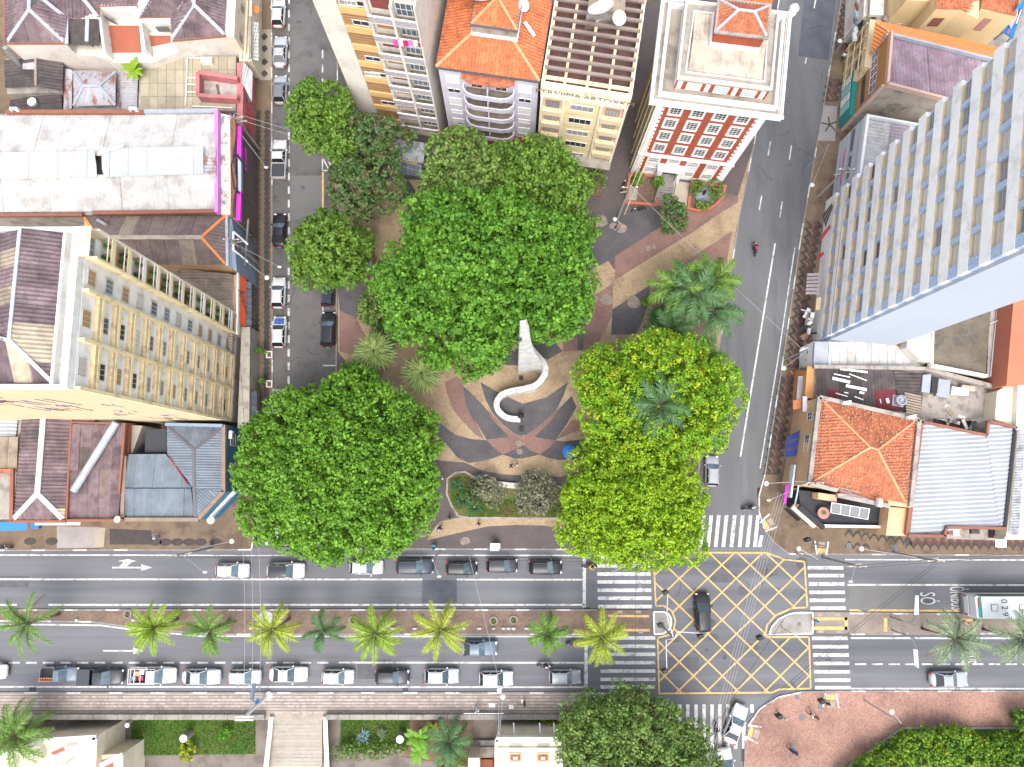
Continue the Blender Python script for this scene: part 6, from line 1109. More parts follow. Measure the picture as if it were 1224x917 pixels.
T = thing('shop_building', 'yellow framed shop front near the top of the right street', 'building', g(1025, 65)); z = 6.5; A1, B1 = g2(1041, 23, z), g2(1034, 80, z); F = Face(A1, B1); part('wall', T, m_yelb, lambda b: b.prism([A1, B1, F.p(F.L, 0, -3).xy[:], F.p(0, 0, -3).xy[:]][::-1], 0, z-.2)); part('cap', T, m_yelw, lambda b: F.box(b, 0, F.L, z-.2, z, -1.2, .1))
for k in range(3): part('frame', T, m_yelw, lambda b: (F.box(b, .2+k*1.7, .45+k*1.7, .5, z-.3, .01, .3), )); part('cross_frame', T, m_yelw, lambda b: F.box(b, .2, F.L-.2, 1.5+k*1.8, 1.75+k*1.8, .31, .4)); 
for k in range(3):
    for j in range(2): part('shutter', T, R.choice([m_glassd, m_gutter, m_bwall]), lambda b: F.box(b, .5+k*1.7, 1.7+k*1.7, 1.9+j*1.8, 3.1+j*1.8, .01, .06))
T = thing('shop_building', 'dark cluttered shop front at the very top of the right street', 'building', g(1030, 15)); b = MB(); b.prism(G([(1035, -40), (1060, -40), (1043, 20), (1032, 20)], 5.5), 0, 5.5); b.build('wall', m_creaml, T); part('canopy', T, m_black, lambda b: b.add([g(1030, -5, 4.8), g(1036, -5, 5), g(1031, 35, 5), g(1022, 45, 3.2)], [(0, 1, 2, 3)]))
for k in range(6): part('signboard', T, [m_shut, m_gutter, mat('pale_blue', (1, 1, 1)), m_grey, m_shut, m_whitep][k], lambda b: b.bar(g(1025-k*.8, -5+k*9, 3.6), g(1028-k*1.2, 3+k*9, 4.0), .5, .3))
# yard and tile roofed houses in the top right
z = 3.0
T = thing('yard_building', 'grey concrete yard slab with rubble and tarpaulins at the top right', 'building', g(1080, 20)); part('slab', T, m_conc, lambda b: b.prism(G([(1040, -60), (1300, -60), (1300, 95), (1190, 70), (1048, 28)], z+3), 0, z+3)); part('pale_roof', T, m_creaml, lambda b: b.prism(G([(1042, -60), (1060, -60), (1056, 18), (1040, 18)], z+3.4), z+3.02, z+3.4)); 
for k in range(12): x = R.uniform(1064, 1105); y = R.uniform(2, 30); a = R.uniform(0, 3); part('rubble', T, R.choice([m_sheetb, m_tan_s, m_shut, m_fibd]), lambda b: b.obox(g(x, y, z+3.3), (math.cos(a), math.sin(a), .1), (-math.sin(a), math.cos(a), 0), (0, 0, 1), R.uniform(.3, 1.1), R.uniform(.2, .5), .1))
z = 11.5
T = thing('house', 'yellow gabled house with patched clay tile roof at the top right', 'building', g(1140, 20)); m_yh = mat('butter_wall', (.68, .50, .27), (.62, .46, .25), scale=.6, rough=.85)
part('wall', T, m_yh, lambda b: (b.prism(G([(1082, -60), (1118, -60), (1118, 2), (1084, 0)], z-1), 6, z-1), b.prism(G([(1119, 11), (1148, 12), (1170, 22), (1176, -60), (1119, -60)], z), 6, z-.1)))
roof(T, [g(1117, 11, z), g(1149, 12, z), g(1151, -60, z+1), g(1117, -60, z+1)], (0, -1, 0), m_tileo, 2, 2.4, .36, .07, 'tile_field'); roof(T, [g(1149, 12, z), g(1170, 23, z-.1), g(1174, -20, z), g(1151, -40, z+1)], (1, 0, 0), m_tileo, 2, 2.4, .36, .07, 'tile_field')
FY = Face(g2(1119, 11, z), g2(1148, 12, z)); part('shutter', T, m_gutter, lambda b: FY.box(b, .6, 1.9, z-3.0, z-1.5, .01, .06))
T = thing('house', 'second yellow house with brown pan tile roof beside the blue billboard', 'building', g(1195, 25)); part('wall', T, m_yh, lambda b: b.prism(G([(1173, 11), (1217, 19), (1222, -60), (1176, -60)], z), 6, z-.1)); roof(T, [g(1172, 10, z), g(1215, 20, z), g(1222, -50, z+1), g(1176, -60, z+1)], (0, -1, 0), m_tileo, 2, 2.4, .4, .09, 'tile_field'); FY = Face(g2(1173, 11, z), g2(1217, 19, z)); part('shutter', T, mat('rose_shutter', (.4, .2, .17), rough=.8), lambda b: FY.box(b, 1.2, 2.1, z-3.4, z-1.2, .01, .06))
roof(T, [g(1170, 25, 7.4), g(1194, 30, 7.4), g(1189, 46, 6.8), g(1167, 41, 6.8)], (0, -1, 0), mat('rust_brown_sheet', (.26, .10, .05), (.12, .07, .05), scale=1.6, rnd=.1, rough=.9), 2, 3, .4, .08)
T = thing('billboard', 'blue billboard with pink and white shapes leaning by the tower roof line', 'billboard', g(1212, 30, 9)); pb = [g(1198, 38, 8), g(1211, 46, 8), g(1228, -5, 13), g(1216, 8, 12.6)]
part('panel', T, mat('billboard_blue', (.03, .22, .55), (.05, .3, .62), scale=.6, rough=.5), lambda b: b.add([pb[0], pb[1], pb[2], pb[3]]+[p+Vector((.1, .1, -.25)) for p in pb], [(0, 1, 2, 3), (4, 7, 6, 5), (0, 4, 5, 1), (1, 5, 6, 2), (2, 6, 7, 3), (3, 7, 4, 0)]))
lp = lambda u, v, h=.03: pb[0].lerp(pb[1], u).lerp(pb[3].lerp(pb[2], u), v)+Vector((-.02, -.02, h))
part('printed_shape', T, mat('billboard_pink', (.75, .4, .6), rough=.5), lambda b: (b.add([lp(.1, .35), lp(.55, .2), lp(.7, .5), lp(.35, .7)], [(0, 1, 2, 3)]), )); part('printed_shape', T, m_shut, lambda b: (b.add([lp(.3, .4, .05), lp(.4, .36, .05), lp(.5, .62, .05), lp(.42, .66, .05)], [(0, 1, 2, 3)]), b.add([lp(.75, .35, .05), lp(.9, .35, .05), lp(.9, .7, .05), lp(.75, .7, .05)], [(0, 1, 2, 3)]))); part('printed_shape', T, mat('sign_pink', (1, 1, 1)), lambda b: b.add([lp(.3, .06, .05), lp(.5, .02, .05), lp(.55, .14, .05), lp(.35, .18, .05)], [(0, 1, 2, 3)])); part('frame', T, m_steel, lambda b: (b.bar(pb[0]+Vector((.5, .3, -.4)), pb[0]+Vector((.5, .3, -2)), .2), b.bar(pb[1]+Vector((.3, .5, -.4)), pb[1]+Vector((.3, .5, -2)), .2)))
# shop fronts below the tower: canopies, racks and stalls
def aw2(label, pts, z0, z1, m, n=1, cat='awning'):
    t = thing('awning', label, cat, g(*pts[0], z0), 0, None)
    (a, b_, c, d) = pts
    for k in range(n):
        u0, u1 = k/n, (k+1)/n-.04*(n > 1); L_ = lambda p, q, u: (p[0]+(q[0]-p[0])*u, p[1]+(q[1]-p[1])*u)
        q = [L_(a, d, u0), L_(a, d, u1), L_(b_, c, u1), L_(b_, c, u0)]
        part('canvas', t, m, lambda b: b.add([g(*q[0], z0), g(*q[1], z0), g(*q[2], z1), g(*q[3], z1)], [(0, 1, 2, 3)]))
    part('awning_frame', t, m_grey, lambda b: b.bar(g(*a, z0-.04), g(*d, z0-.04), .06)); return t
aw2('grey ribbed awning halfway along the tower shop fronts', [(965, 327), (982, 326), (979, 353), (963, 353)], 2.7, 3.2, mat('mauve_sheet', (.34, .29, .31)), 6)
aw2('yellow sign canopy on the tower shop fronts', [(976, 357), (982, 355), (980, 370), (975, 371)], 3, 3.2, m_yelw)
aw2('crimson awning near the upper end of the tower shop fronts', [(980, 283), (992, 268), (993, 272), (983, 286)], 3, 3.2, mat('red_canvas', (1, 1, 1)))
aw2('small crimson awning just above the grey ribbed awning', [(976, 308), (984, 300), (985, 304), (977, 312)], 3, 3.2, mat('red_canvas', (1, 1, 1)))
aw2('black slatted canopy beside the pink lettered building', [(983, 258), (994, 243), (996, 247), (987, 272)], 3, 3.4, m_black, 3)
aw2('navy blue banner awning on the peach corner house', [(941, 522), (956, 514), (952, 546), (938, 548)], 3, 3.6, mat('navy_canvas', (.02, .035, .16), (.03, .05, .2), rough=.8), 3)
aw2('grey stall canopy beside the orange shop front', [(954, 450), (965, 449), (961, 478), (952, 478)], 2.8, 3.1, m_zincg)
aw2('orange stall canopy by the messy dark roof', [(948, 479), (960, 476), (958, 488), (948, 490)], 2.8, 3.1, m_ot)
T = thing('shop_building', 'orange shop front strip below the annex roof', 'building', g(968, 455)); part('wall', T, m_orange, lambda b: b.prism(G([(965, 438), (975, 437), (974, 476), (962, 476)], 4), 0, 4)); part('signboard', T, m_shut, lambda b: b.bar(g(962, 474, 4.1), g(962, 492, 4.1), .5, .2)); part('shutter', T, m_dark, lambda b: b.bar(g(957, 441, 3.6), g(963, 441, 3.6), .3, .3))
T = thing('magenta_banner', 'tall magenta and white banner frame at the rounded corner pavement', 'banner', g(940, 585)); part('panel', T, m_mag, lambda b: b.add([g(939, 580, 3.6), g(943, 578, 4), g(940, 602, 3.2), g(936, 604, 2.8)], [(0, 1, 2, 3)])); part('pole', T, m_dark, lambda b: (b.bar(g(941, 580, 0), g(941, 580, 3.9), .08), b.bar(g(938, 603, 0), g(938, 603, 3), .08)))
T = thing('market_racks', 'tangle of white metal racks and crates below the tower end', 'display rack', g(968, 395))
for k in range(26): x = 962+R.uniform(0, 14)-(k*.15); y = 372+k*2.4; a = R.uniform(-.4, 1.4); part('rack_bar', T, R.choice([m_shut, m_grey, m_grey, m_dark, m_zincg, m_beige, m_gutter]), lambda b: b.obox(g(x, y, 2+R.uniform(-.6, .8)), (math.cos(a), math.sin(a), 0), (-math.sin(a), math.cos(a), 0), (0, 0, 1), R.uniform(.3, .9), R.uniform(.05, .25), .05))
# teal roofs etc. north: long row behind left top kept simple; alley wall between pergola house and red house handled above
aircon(1010, 482, 7.9, .2, 'white air conditioner on the top edge of the orange hip roof'); aircon(1087, 499, 7.9, .2, 'white air conditioner at the right corner of the orange hip roof'); aircon(1049, 601, 8.0, 1.4, 'larger white air conditioner near the lower edge of the orange hip roof'); aircon(278, 520, 4.6, 1.57, 'white air conditioner on the blue painted wall'); aircon(20, 133, 7.8, 0, 'white air conditioner at the left end of the warehouse parapet'); aircon(162, 133, 7.8, 0, 'white air conditioner on the warehouse parapet below the palm')
# ================================================================ monument
T = thing('monument', 'white S curved concrete monument ramp sweeping up into a tall pointed blade', 'monument', g(620, 480))
def sp(pts, n):
    out = []
    P = [pts[0]]+pts+[pts[-1]]
    for i in range(1, len(P)-2):
        for k in range(n):
            t = k/n; p0, p1, p2, p3 = P[i-1], P[i], P[i+1], P[i+2]
            out.append(tuple(.5*((2*p1[j])+(-p0[j]+p2[j])*t+(2*p0[j]-5*p1[j]+4*p2[j]-p3[j])*t*t+(-p0[j]+3*p1[j]-3*p2[j]+p3[j])*t**3) for j in range(len(p1))))
    out.append(tuple(pts[-1])); return out
# centre line (ground px), height of the top, half width
CL = [(622, 502, .8, .34), (606, 500, 1.0, .34), (596, 492, 1.3, .34), (594, 483, 1.6, .34), (600, 474, 1.9, .34), (612, 470, 2.2, .34), (628, 467.5, 2.6, .34), (641, 463.5, 3.2, .34), (649.5, 453, 4.2, .34), (648.5, 446, 6, .32), (642, 442, 9.0, .3), (633, 442.5, 15, .28), (628, 444, 21.6, .25), (625, 444.9, 27.6, .22), (622.5, 445.4, 27.8, .22), (618.7, 446, 27.8, .22)]
pts = sp(CL, 5); P3 = []
for (x, y, h, w) in pts: P3.append((g(x, y, .13), h, w))
b = MB(); vs = []; n = len(P3)
for i, (p, h, w) in enumerate(P3):
    d = (P3[min(i+1, n-1)][0]-P3[max(i-1, 0)][0]).normalized(); nn = Vector((-d.y, d.x, 0))
    for s in (-1, 1): vs += [p+nn*s*w, p+nn*s*w+Vector((0, 0, h))]
fs = []
for i in range(n-1):
    a = i*4; c = a+4; fs += [(a, c, c+1, a+1), (a+2, a+3, c+3, c+2), (a+1, c+1, c+3, a+3)]
fs += [(0, 1, 3, 2), (4*n-4, 4*n-2, 4*n-1, 4*n-3)]
b.add(vs, fs); 
o = b.build('ribbon_wall', mat('monument_white', (.58, .57, .55), (.50, .49, .47), scale=.8, stain=(.26, .24, .21), samt=.6, sscale=1.4, rough=.7), T)
part('plaque', T, m_black, lambda b: b.prism(G([(620.5, 449.5), (625.5, 449.5), (625.5, 454.5), (620.5, 454.5)], .3), .13, .45)); part('plaque', T, m_black, lambda b: b.prism(G([(620.5, 510.5), (625.5, 510.5), (625.5, 515.5), (620.5, 515.5)], .3), .13, .45))
part('fountain_head', T, m_dark, lambda b: b.lathe(g(622.5, 497, .9), [(.35, 0), (.42, .3), (.2, .45), (.05, .6)], 10)); 
for k in range(14):
    q = P3[6+k*3]; part('bolt_lamp', T, m_dark, lambda b: b.lathe(q[0]+Vector((.15*(-1)**k, 0, q[1])), [(.07, 0), (.05, .06)], 6)) if k < 13 else None
e = P3[-3]; part('emblem', T, m_dark, lambda b: [b.bar(Vector((e[0].x-.12+dx*.6, e[0].y-.42, 23+dz)), Vector((e[0].x-.12+dx2*.6, e[0].y-.42, 23+dz2)), .06, .04) for dx, dz, dx2, dz2 in ((-.3, -.5, .3, .5), (-.3, .5, .3, -.5), (0, -.6, 0, .6), (-.4, 0, .4, 0), (-.3, .9, .3, .9), (-.2, -.8, .2, -.8))])
# bench wall
T = thing('bench', 'long curved white stone bench between the mosaic and the garden bed', 'bench', g(620, 578))
bp = sp([(582, 575.5), (600, 579), (622, 581), (643, 579.5), (662, 576)], 4)
for i in range(len(bp)-1): part('seat_slab', T, mat('bench_stone', (.62, .58, .52), (.52, .48, .43), scale=1.2, rough=.8), lambda b: b.bar(g(*bp[i], .45), g(bp[i+1][0]-.4, bp[i+1][1], .45), .62, .62))
GB = thing('garden_bed', 'kidney shaped lawn bed with agaves below the curved bench', 'garden', g(600, 600)); gb = [(535, 572), (545, 565), (556, 564), (566, 570), (580, 580), (622, 584), (664, 580), (690, 590), (690, 620), (560, 619), (548, 617), (540, 605), (534, 590)]
part('kerb', GB, m_bwall, lambda b: parapet(b, G(gb, .13), .13, .25, .22)); part('lawn', GB, mat('bed_ground', (.075, .11, .025), (.15, .09, .05), scale=.35, grain=.3, gscale=6, rough=.95), lambda b: b.prism(G(gb, .13), .13, .22))
# ================================================================ vegetation
def crown(name, blobs, n, leaf, m, root, clump=1.1, seed=1, dens=1.0, flat=.75, lob=2.1):
    """crown of leaf clumps: blobs = (x, y, z, rx, ry, rz) ellipsoids; every leaf a small folded face"""
    rg = np.random.default_rng(seed); org = np.array(ORG[root.name])
    cl = []; R1 = clump*lob; LB = []
    for (x, y, z, rx, ry, rz) in blobs:
        k1 = max(3, int(math.pi*rx*ry*1.7/(R1*R1*(2.1 if lob > 3 else 1.6))*dens))
        for _ in range(k1):   # lobes spread evenly over the dome, each one a cushion of leaf clumps
            best = None
            for _ in range(9):
                ct = 1-rg.random()*1.15; st = math.sqrt(max(0, 1-ct*ct)); ph = rg.random()*6.283; rr = .78+.2*rg.random(); ex = max(.3*rx, rx-R1*.62); ey = max(.3*ry, ry-R1*.62); p = np.array([x+ex*st*math.cos(ph)*rr*1.08, y+ey*st*math.sin(ph)*rr*1.08, z+rz*ct*rr+(1.7 if lob > 3 else .9)*rg.random()])
                dd = min([np.linalg.norm((p-q[:3])*np.array([1, 1, .7])) for q in LB], default=9)
                if best is None or dd > best[0]: best = (dd, p)
            LB.append(np.array([*best[1], min(R1, min(rx, ry)*.75)*(.6+.65*rg.random())]))
    LB = np.array(LB)
    for q in LB:
        k2 = max(5, int((q[3]/clump)**2*8)); d = rg.normal(size=(k2, 3)); d[:, 2] = np.abs(d[:, 2])-.2; d /= np.linalg.norm(d, axis=1)[:, None]
        p = q[:3]+d*q[3]*np.array([1, 1, .8])*(.86+.16*rg.random(k2))[:, None]; cl.append(np.concatenate([p, (clump*(.34+.3*rg.random(k2)))[:, None]], 1))
    cl = np.concatenate(cl); D = np.linalg.norm(cl[:, None, :3]-LB[None, :, :3], axis=2)/LB[None, :, 3]; cl = cl[(D < .68).sum(1) == 0]
    U = np.repeat(LB, 6, 0); q = rg.normal(size=(len(U), 3)); q /= np.linalg.norm(q, axis=1)[:, None]; U[:, :3] += q*U[:, 3:]*.4-np.array([0, 0, 1.0]); U[:, 3] *= .42; cl = np.concatenate([cl, U]) if dens > .85 or lob > 3 else cl
    k = len(cl); w = cl[:, 3]**2; idx = rg.choice(k, n, p=w/w.sum())
    c = cl[idx]; d = rg.normal(size=(n, 3)); d[:, 2] = np.abs(d[:, 2])*flat+.05*rg.normal(size=n); d /= np.linalg.norm(d, axis=1)[:, None]
    rr = c[:, 3]*(.72+.36*rg.random(n)); P = c[:, :3]+d*rr[:, None]*np.array([1, 1, .8])
    nrm = d*1.3+rg.normal(size=(n, 3))*.5+np.array([0, 0, .2]); nrm /= np.linalg.norm(nrm, axis=1)[:, None]
    a = np.cross(nrm, rg.normal(size=(n, 3))); a /= np.linalg.norm(a, axis=1)[:, None]; b = np.cross(nrm, a)
    s = leaf*(.65+.7*rg.random(n))[:, None]
    V = np.stack([P-a*s, P+b*s*.72+nrm*s*.12, P+a*s, P-b*s*.72+nrm*s*.12], 1).reshape(-1, 3)-org
    # opaque woody core so the crown does not read as a shell
    me = bpy.data.meshes.new(name); me.vertices.add(4*n); me.vertices.foreach_set('co', V.ravel().astype('f')); me.loops.add(4*n); me.loops.foreach_set('vertex_index', np.arange(4*n, dtype='i'))
    me.polygons.add(n); me.polygons.foreach_set('loop_start', np.arange(0, 4*n, 4, dtype='i')); me.update(calc_edges=True); me.materials.append(m)
    o = bpy.data.objects.new(name, me); SC.collection.objects.link(o); o.parent = root; return o
m_bark = mat('bark', (.12, .09, .07), (.08, .06, .05), scale=3, rough=.95, bump=.3)
def tree(label, base, blobs, n, leaf, m, seed, clump=1.1, lob=2.1, kind='shade_tree', group='trees in the square', dens=1., th=4., open_=False):
    """base (px,py) on the ground, blobs (px,py,z,rx,ry,rz) with px at that height"""
    B = g(*base, .13); T = thing(kind, label, 'tree', B, 0, group)
    bl = [(*g2(b[0], b[1], b[2]), b[2], *b[3:]) for b in blobs]
    b = MB(); hub = B+Vector((R.uniform(-.3, .3), R.uniform(-.3, .3), th)); b.tube([B, B+Vector((.1, 0, th*.5)), hub], [.45, .36, .3], 9)
    b.build('trunk', m_bark, T, True)
    for q in bl:
        for k in range(3 if not open_ else 6):
            a = R.uniform(0, 6.28); e = Vector((q[0]+q[3]*.55*math.cos(a), q[1]+q[4]*.55*math.sin(a), q[2]+q[5]*.35)); mid = hub.lerp(e, .5)+Vector((R.uniform(-.6, .6), R.uniform(-.6, .6), .5))
            b = MB(); b.tube([hub-Vector((0, 0, .3)), mid, e], [.2, .12, .05], 6); b.build('limb', m_bark, T, True)
    crown('crown', bl, n, leaf, m, T, clump, seed, dens, lob=lob); return T
L1 = leafmat('leaf_bright', (.105, .24, .02), (.155, .31, .028), (.065, .165, .018), .35, .3)
L2 = leafmat('leaf_vivid', (.085, .215, .022), (.13, .28, .025), (.055, .15, .018), .4, .3)
L3 = leafmat('leaf_lime', (.12, .27, .016), (.21, .37, .018), (.42, .45, .02), .45, .25)
L3b = leafmat('leaf_lime_green', (.15, .30, .014), (.27, .41, .016), (.26, .38, .018), .55, .25)
L4 = leafmat('leaf_olive', (.11, .20, .04), (.16, .26, .05), (.14, .13, .05), .5, .35)
L5 = leafmat('leaf_sparse', (.06, .12, .035), (.09, .16, .045), (.17, .10, .06), .6, .4)
L6 = leafmat('leaf_deep', (.085, .18, .025), (.13, .235, .03), (.17, .26, .035), .5, .35)
L7 = leafmat('leaf_grey', (.19, .21, .12), (.26, .24, .17), (.14, .17, .08), .8, .35)
tree('huge round bright green shade tree at the corner of the left street and the avenue', (425, 560),
     [(408, 555, 9, 8.6, 8.0, 5), (345, 555, 7.5, 4.8, 6.0, 3.5), (475, 555, 8, 4.6, 6.2, 3.6), (410, 500, 8.5, 7.0, 4.6, 3.6), (395, 622, 7.5, 7, 4.0, 3), (452, 612, 7.5, 5, 4.2, 3), (318, 605, 6.5, 2.8, 3.6, 2.2), (505, 595, 6.5, 2.4, 4.2, 2.4), (322, 520, 6.8, 2.8, 2.8, 2.2), (497, 520, 7, 2.6, 3.5, 2.4), (360, 648, 5.5, 1.9, 1.8, 1.4), (400, 655, 5.8, 1.6, 1.8, 1.4), (455, 648, 5.5, 3.0, 1.8, 1.4), (360, 495, 7, 3, 2.6, 2.4)], 90000, .18, L1, 1, .85, 2.8)
tree('largest vivid green tree covering the middle of the square behind the monument', (575, 350),
     [(580, 310, 12, 7.4, 7.2, 5), (525, 330, 10, 6.2, 6.0, 4), (640, 330, 10.5, 6.0, 7.2, 4), (578, 375, 9.5, 4.6, 4.6, 4), (545, 270, 11, 5.5, 4.2, 3.4), (662, 372, 8, 3.2, 3.4, 2.6), (645, 395, 6, 1.6, 2.4, 1.8), (505, 375, 8, 3.4, 3.4, 2.6), (560, 415, 7, 3.8, 2.4, 2.4), (470, 340, 7.5, 2.8, 2.2, 2.0), (672, 305, 8.5, 3, 3.6, 2.4), (572, 440, 5.5, 3.0, 1.7, 1.5), (590, 398, 7, 2.4, 2.6, 2.4), (596, 430, 4.5, 1.2, .9, .9), (525, 425, 6, 2.2, 2.0, 1.5)], 80000, .21, L2, 2, .95, 2.6)
tree('mid green tree in front of the lilac house', (560, 235), [(548, 190, 10, 3.4, 3.2, 3), (575, 215, 10, 3.2, 2.8, 2.6), (530, 222, 8.5, 2.2, 2.4, 2.0), (555, 240, 9, 3.2, 2.0, 2)], 15000, .2, L4, 3, .8)
tree('mid green tree in front of the pergola house', (640, 270), [(645, 205, 11, 3.6, 3.2, 3), (672, 230, 10, 3.0, 3.4, 2.6), (620, 235, 10.5, 3.4, 3.2, 2.8), (650, 262, 9, 3.8, 2.4, 2.2), (686, 270, 7.5, 2.4, 2.0, 1.6), (612, 205, 10, 2.4, 2.2, 2)], 24000, .2, L6, 4, .8)
tree('lime yellow domed tree right of the monument with a palm rising through it', (775, 500),
     [(740, 475, 8.5, 4.8, 5.2, 3), (780, 440, 8, 6, 4.0, 3), (830, 480, 8, 5, 5.2, 3), (765, 510, 8.5, 4.6, 3.8, 3), (800, 524, 7.5, 4.2, 2.9, 2.6), (838, 493, 7, 2.8, 2.8, 2.4), (720, 447, 7, 3.0, 3.0, 2.4), (725, 520, 7, 3, 2.8, 2.2), (852, 462, 6.8, 2.3, 3.0, 2.2), (762, 534, 6.8, 2.8, 1.8, 2)], 75000, .14, L3, 5, .66, 3.4)
tree('lime yellow domed tree overhanging the crossing by the junction', (755, 600),
     [(755, 595, 8.5, 6.6, 6.0, 3.4), (712, 578, 7.5, 3.4, 4.2, 2.6), (790, 598, 7.5, 3.6, 4.5, 3), (720, 625, 7.2, 4.8, 3.4, 2.6), (775, 635, 7, 5, 3.4, 2.6), (810, 630, 6.5, 2.5, 3.2, 2.2), (736, 560, 7, 3.4, 2.0, 2.2), (696, 600, 6.5, 2.1, 3.0, 2.0)], 70000, .14, L3b, 6, .62, 3.4)
tree('round green street tree over the parked cars on the left street', (405, 322), [(395, 302, 7, 4.0, 3.8, 3), (378, 318, 6, 2.4, 2.6, 2), (412, 320, 5.8, 2.6, 2.2, 2), (425, 298, 5, 1.9, 2.3, 1.6), (388, 272, 6.2, 3, 1.7, 1.8)], 21000, .18, L6, 7, .75, group='street trees on the left street')
tree('dense green tree against the foot of the cream apartment tower', (410, 175), [(388, 140, 8.5, 3.4, 3.4, 2.8), (400, 170, 7.5, 3.2, 2.6, 2.4), (378, 155, 7.5, 2.4, 2.2, 2), (372, 118, 7.6, 1.8, 1.8, 1.6)], 16000, .18, L6, 8, .75, group='street trees on the left street')
tree('thin dull green tree beside the tower entrance canopy', (455, 215), [(440, 160, 8, 2.6, 2.0, 1.8), (470, 165, 7.5, 2.6, 1.8, 1.6), (425, 178, 7, 1.8, 1.6, 1.4), (455, 185, 7, 2.6, 1.3, 1.4)], 7200, .17, L5, 9, .7, group='street trees on the left street', dens=.8, open_=True)
tree('open reddish green tree standing over the brown mosaic', (440, 262), [(425, 215, 7, 2.8, 2.4, 2), (455, 215, 7.5, 2.8, 2.4, 2), (412, 238, 6, 1.8, 2.0, 1.4), (445, 245, 6, 2.8, 1.6, 1.4), (470, 235, 6.4, 1.6, 1.6, 1.3), (440, 262, 5, 2.2, .9, .9), (405, 215, 6.2, 1.3, 1.6, 1.2)], 8200, .17, L5, 10, .7, group='street trees on the left street', dens=.8, open_=True)
tree('young thin tree in front of the fountain bed of the red building', (795, 275), [(803, 258, 4.6, 1.7, 1.5, 1.2), (797, 275, 3.6, 1.2, .9, .8), (812, 272, 3.6, 1.3, .8, .7), (800, 243, 4.4, 1.1, .8, .8)], 2600, .17, L5, 11, .5, dens=.8, th=2.4, open_=True)
T9 = tree('large olive green tree at the bottom edge beside the south crossing', (760, 900),
     [(755, 880, 7, 6.4, 5.0, 3.6), (705, 880, 6, 3.4, 3.8, 2.6), (805, 895, 6, 4.0, 4.0, 3), (740, 845, 6, 4.6, 2.0, 2), (715, 850, 5.5, 2.0, 1.6, 1.4), (690, 900, 5, 2.2, 2.6, 2), (770, 925, 7, 6.0, 2.8, 2.6), (830, 915, 5, 2.4, 2.4, 1.8), (752, 828, 4.5, 2.2, .9, .9)], 36000, .16, L4, 12, .85, group='trees along the lower edge')
def shrub(label, px, py, z0, r, h, m, n, leaf=.12, seed=50, cat='shrub', kind='shrub', clump=.4, group=None, squash=1.):
    c = g(px, py, z0); T = thing(kind, label, cat, c, 0, group); b = MB()
    for k in range(5): a = k*1.26; b.tube([c, c+Vector((r*.4*math.cos(a), r*.4*math.sin(a), h*.6))], [.05, .02], 5)
    b.build('stem', m_bark, T); crown('foliage', [(c.x, c.y, z0+h*.45, r, r*squash, h*.5)], n, leaf, m, T, clump, seed); return T
shrub('greyish pink shrub over the right end of the curved bench', 640, 588, .2, 2.3, 2.2, L7, 3600, .13, 51, squash=1.1, clump=.45)
shrub('greyish shrub in the middle of the garden bed', 578, 583, .2, 1.5, 1.3, L7, 1700, .12, 52); shrub('small dull shrub beside the agaves', 568, 590, .2, 1.1, 1.0, L5, 900, .12, 53); shrub('thin pinkish ground shrub near the bench centre', 592, 590, .2, 1.4, .8, L7, 800, .11, 54)
shrub('dark green bushy shrub left of the big central tree', 455, 378, .13, 2.4, 3.0, L4, 3600, .17, 55, clump=.6); shrub('dark fine leaved shrub behind the fan palms', 475, 392, .13, 2.4, 2.6, leafmat('leaf_dark', (.04, .085, .025), (.06, .11, .035)), 3600, .15, 56, clump=.6); shrub('bright green shrub touching the big corner tree', 432, 448, .13, 1.8, 2.2, L1, 2200, .16, 57, clump=.5)
shrub('small shrub at the left of the entrance stair bed', 760, 219, .25, .8, 1.0, L6, 600, .12, 58); shrub('green shrub beside the stair rail of the red building', 785, 223, .25, .7, 1.4, L2, 600, .12, 59); shrub('yellow green hedge ring around the fountain basin', 832, 227, .25, 1.0, .7, L4, 700, .12, 60); shrub('yellow green hedge clump right of the fountain basin', 853, 231, .25, 1.1, .7, L4, 800, .12, 61); shrub('yellow green hedge clump below the fountain basin', 840, 247, .25, 1.3, .6, L4, 700, .12, 62, squash=.5)
shrub('yellow green small bush below the left cylinder planter', 228, 893, LOW, 1.0, 1.0, leafmat('leaf_yellow', (.26, .32, .02), (.34, .38, .03)), 900, .12, 63); shrub('green bush with red flowers by the parapet end', 640, 866, LOW, 2.0, 2.4, L2, 1700, .15, 64, squash=.5); shrub('bright lime bush under the flag poles', 657, 868, LOW, 1.6, 3.4, leafmat('leaf_yellow', (.26, .32, .02), (.34, .38, .03)), 1500, .16, 65, clump=.5); shrub('green bush against the left side of the tower terrace', 115, 52, 5.3, 1.4, 1.2, L4, 900, .12, 66, squash=.4)
shrub('dark green bush beside the doorway bed of the pergola house', 712, 215, .13, 1.1, 1.4, L4, 700, .13, 67, squash=1.6)
shrub('low dense shrub row under the right lawn agave', 440, 893, LOW, 4.2, .8, L4, 1700, .13, 68, squash=.22, clump=.35); shrub('small plants beside the broken tree in the right hand bed', 540, 905, LOW, 1.6, 1.2, L6, 900, .14, 69, squash=.6)
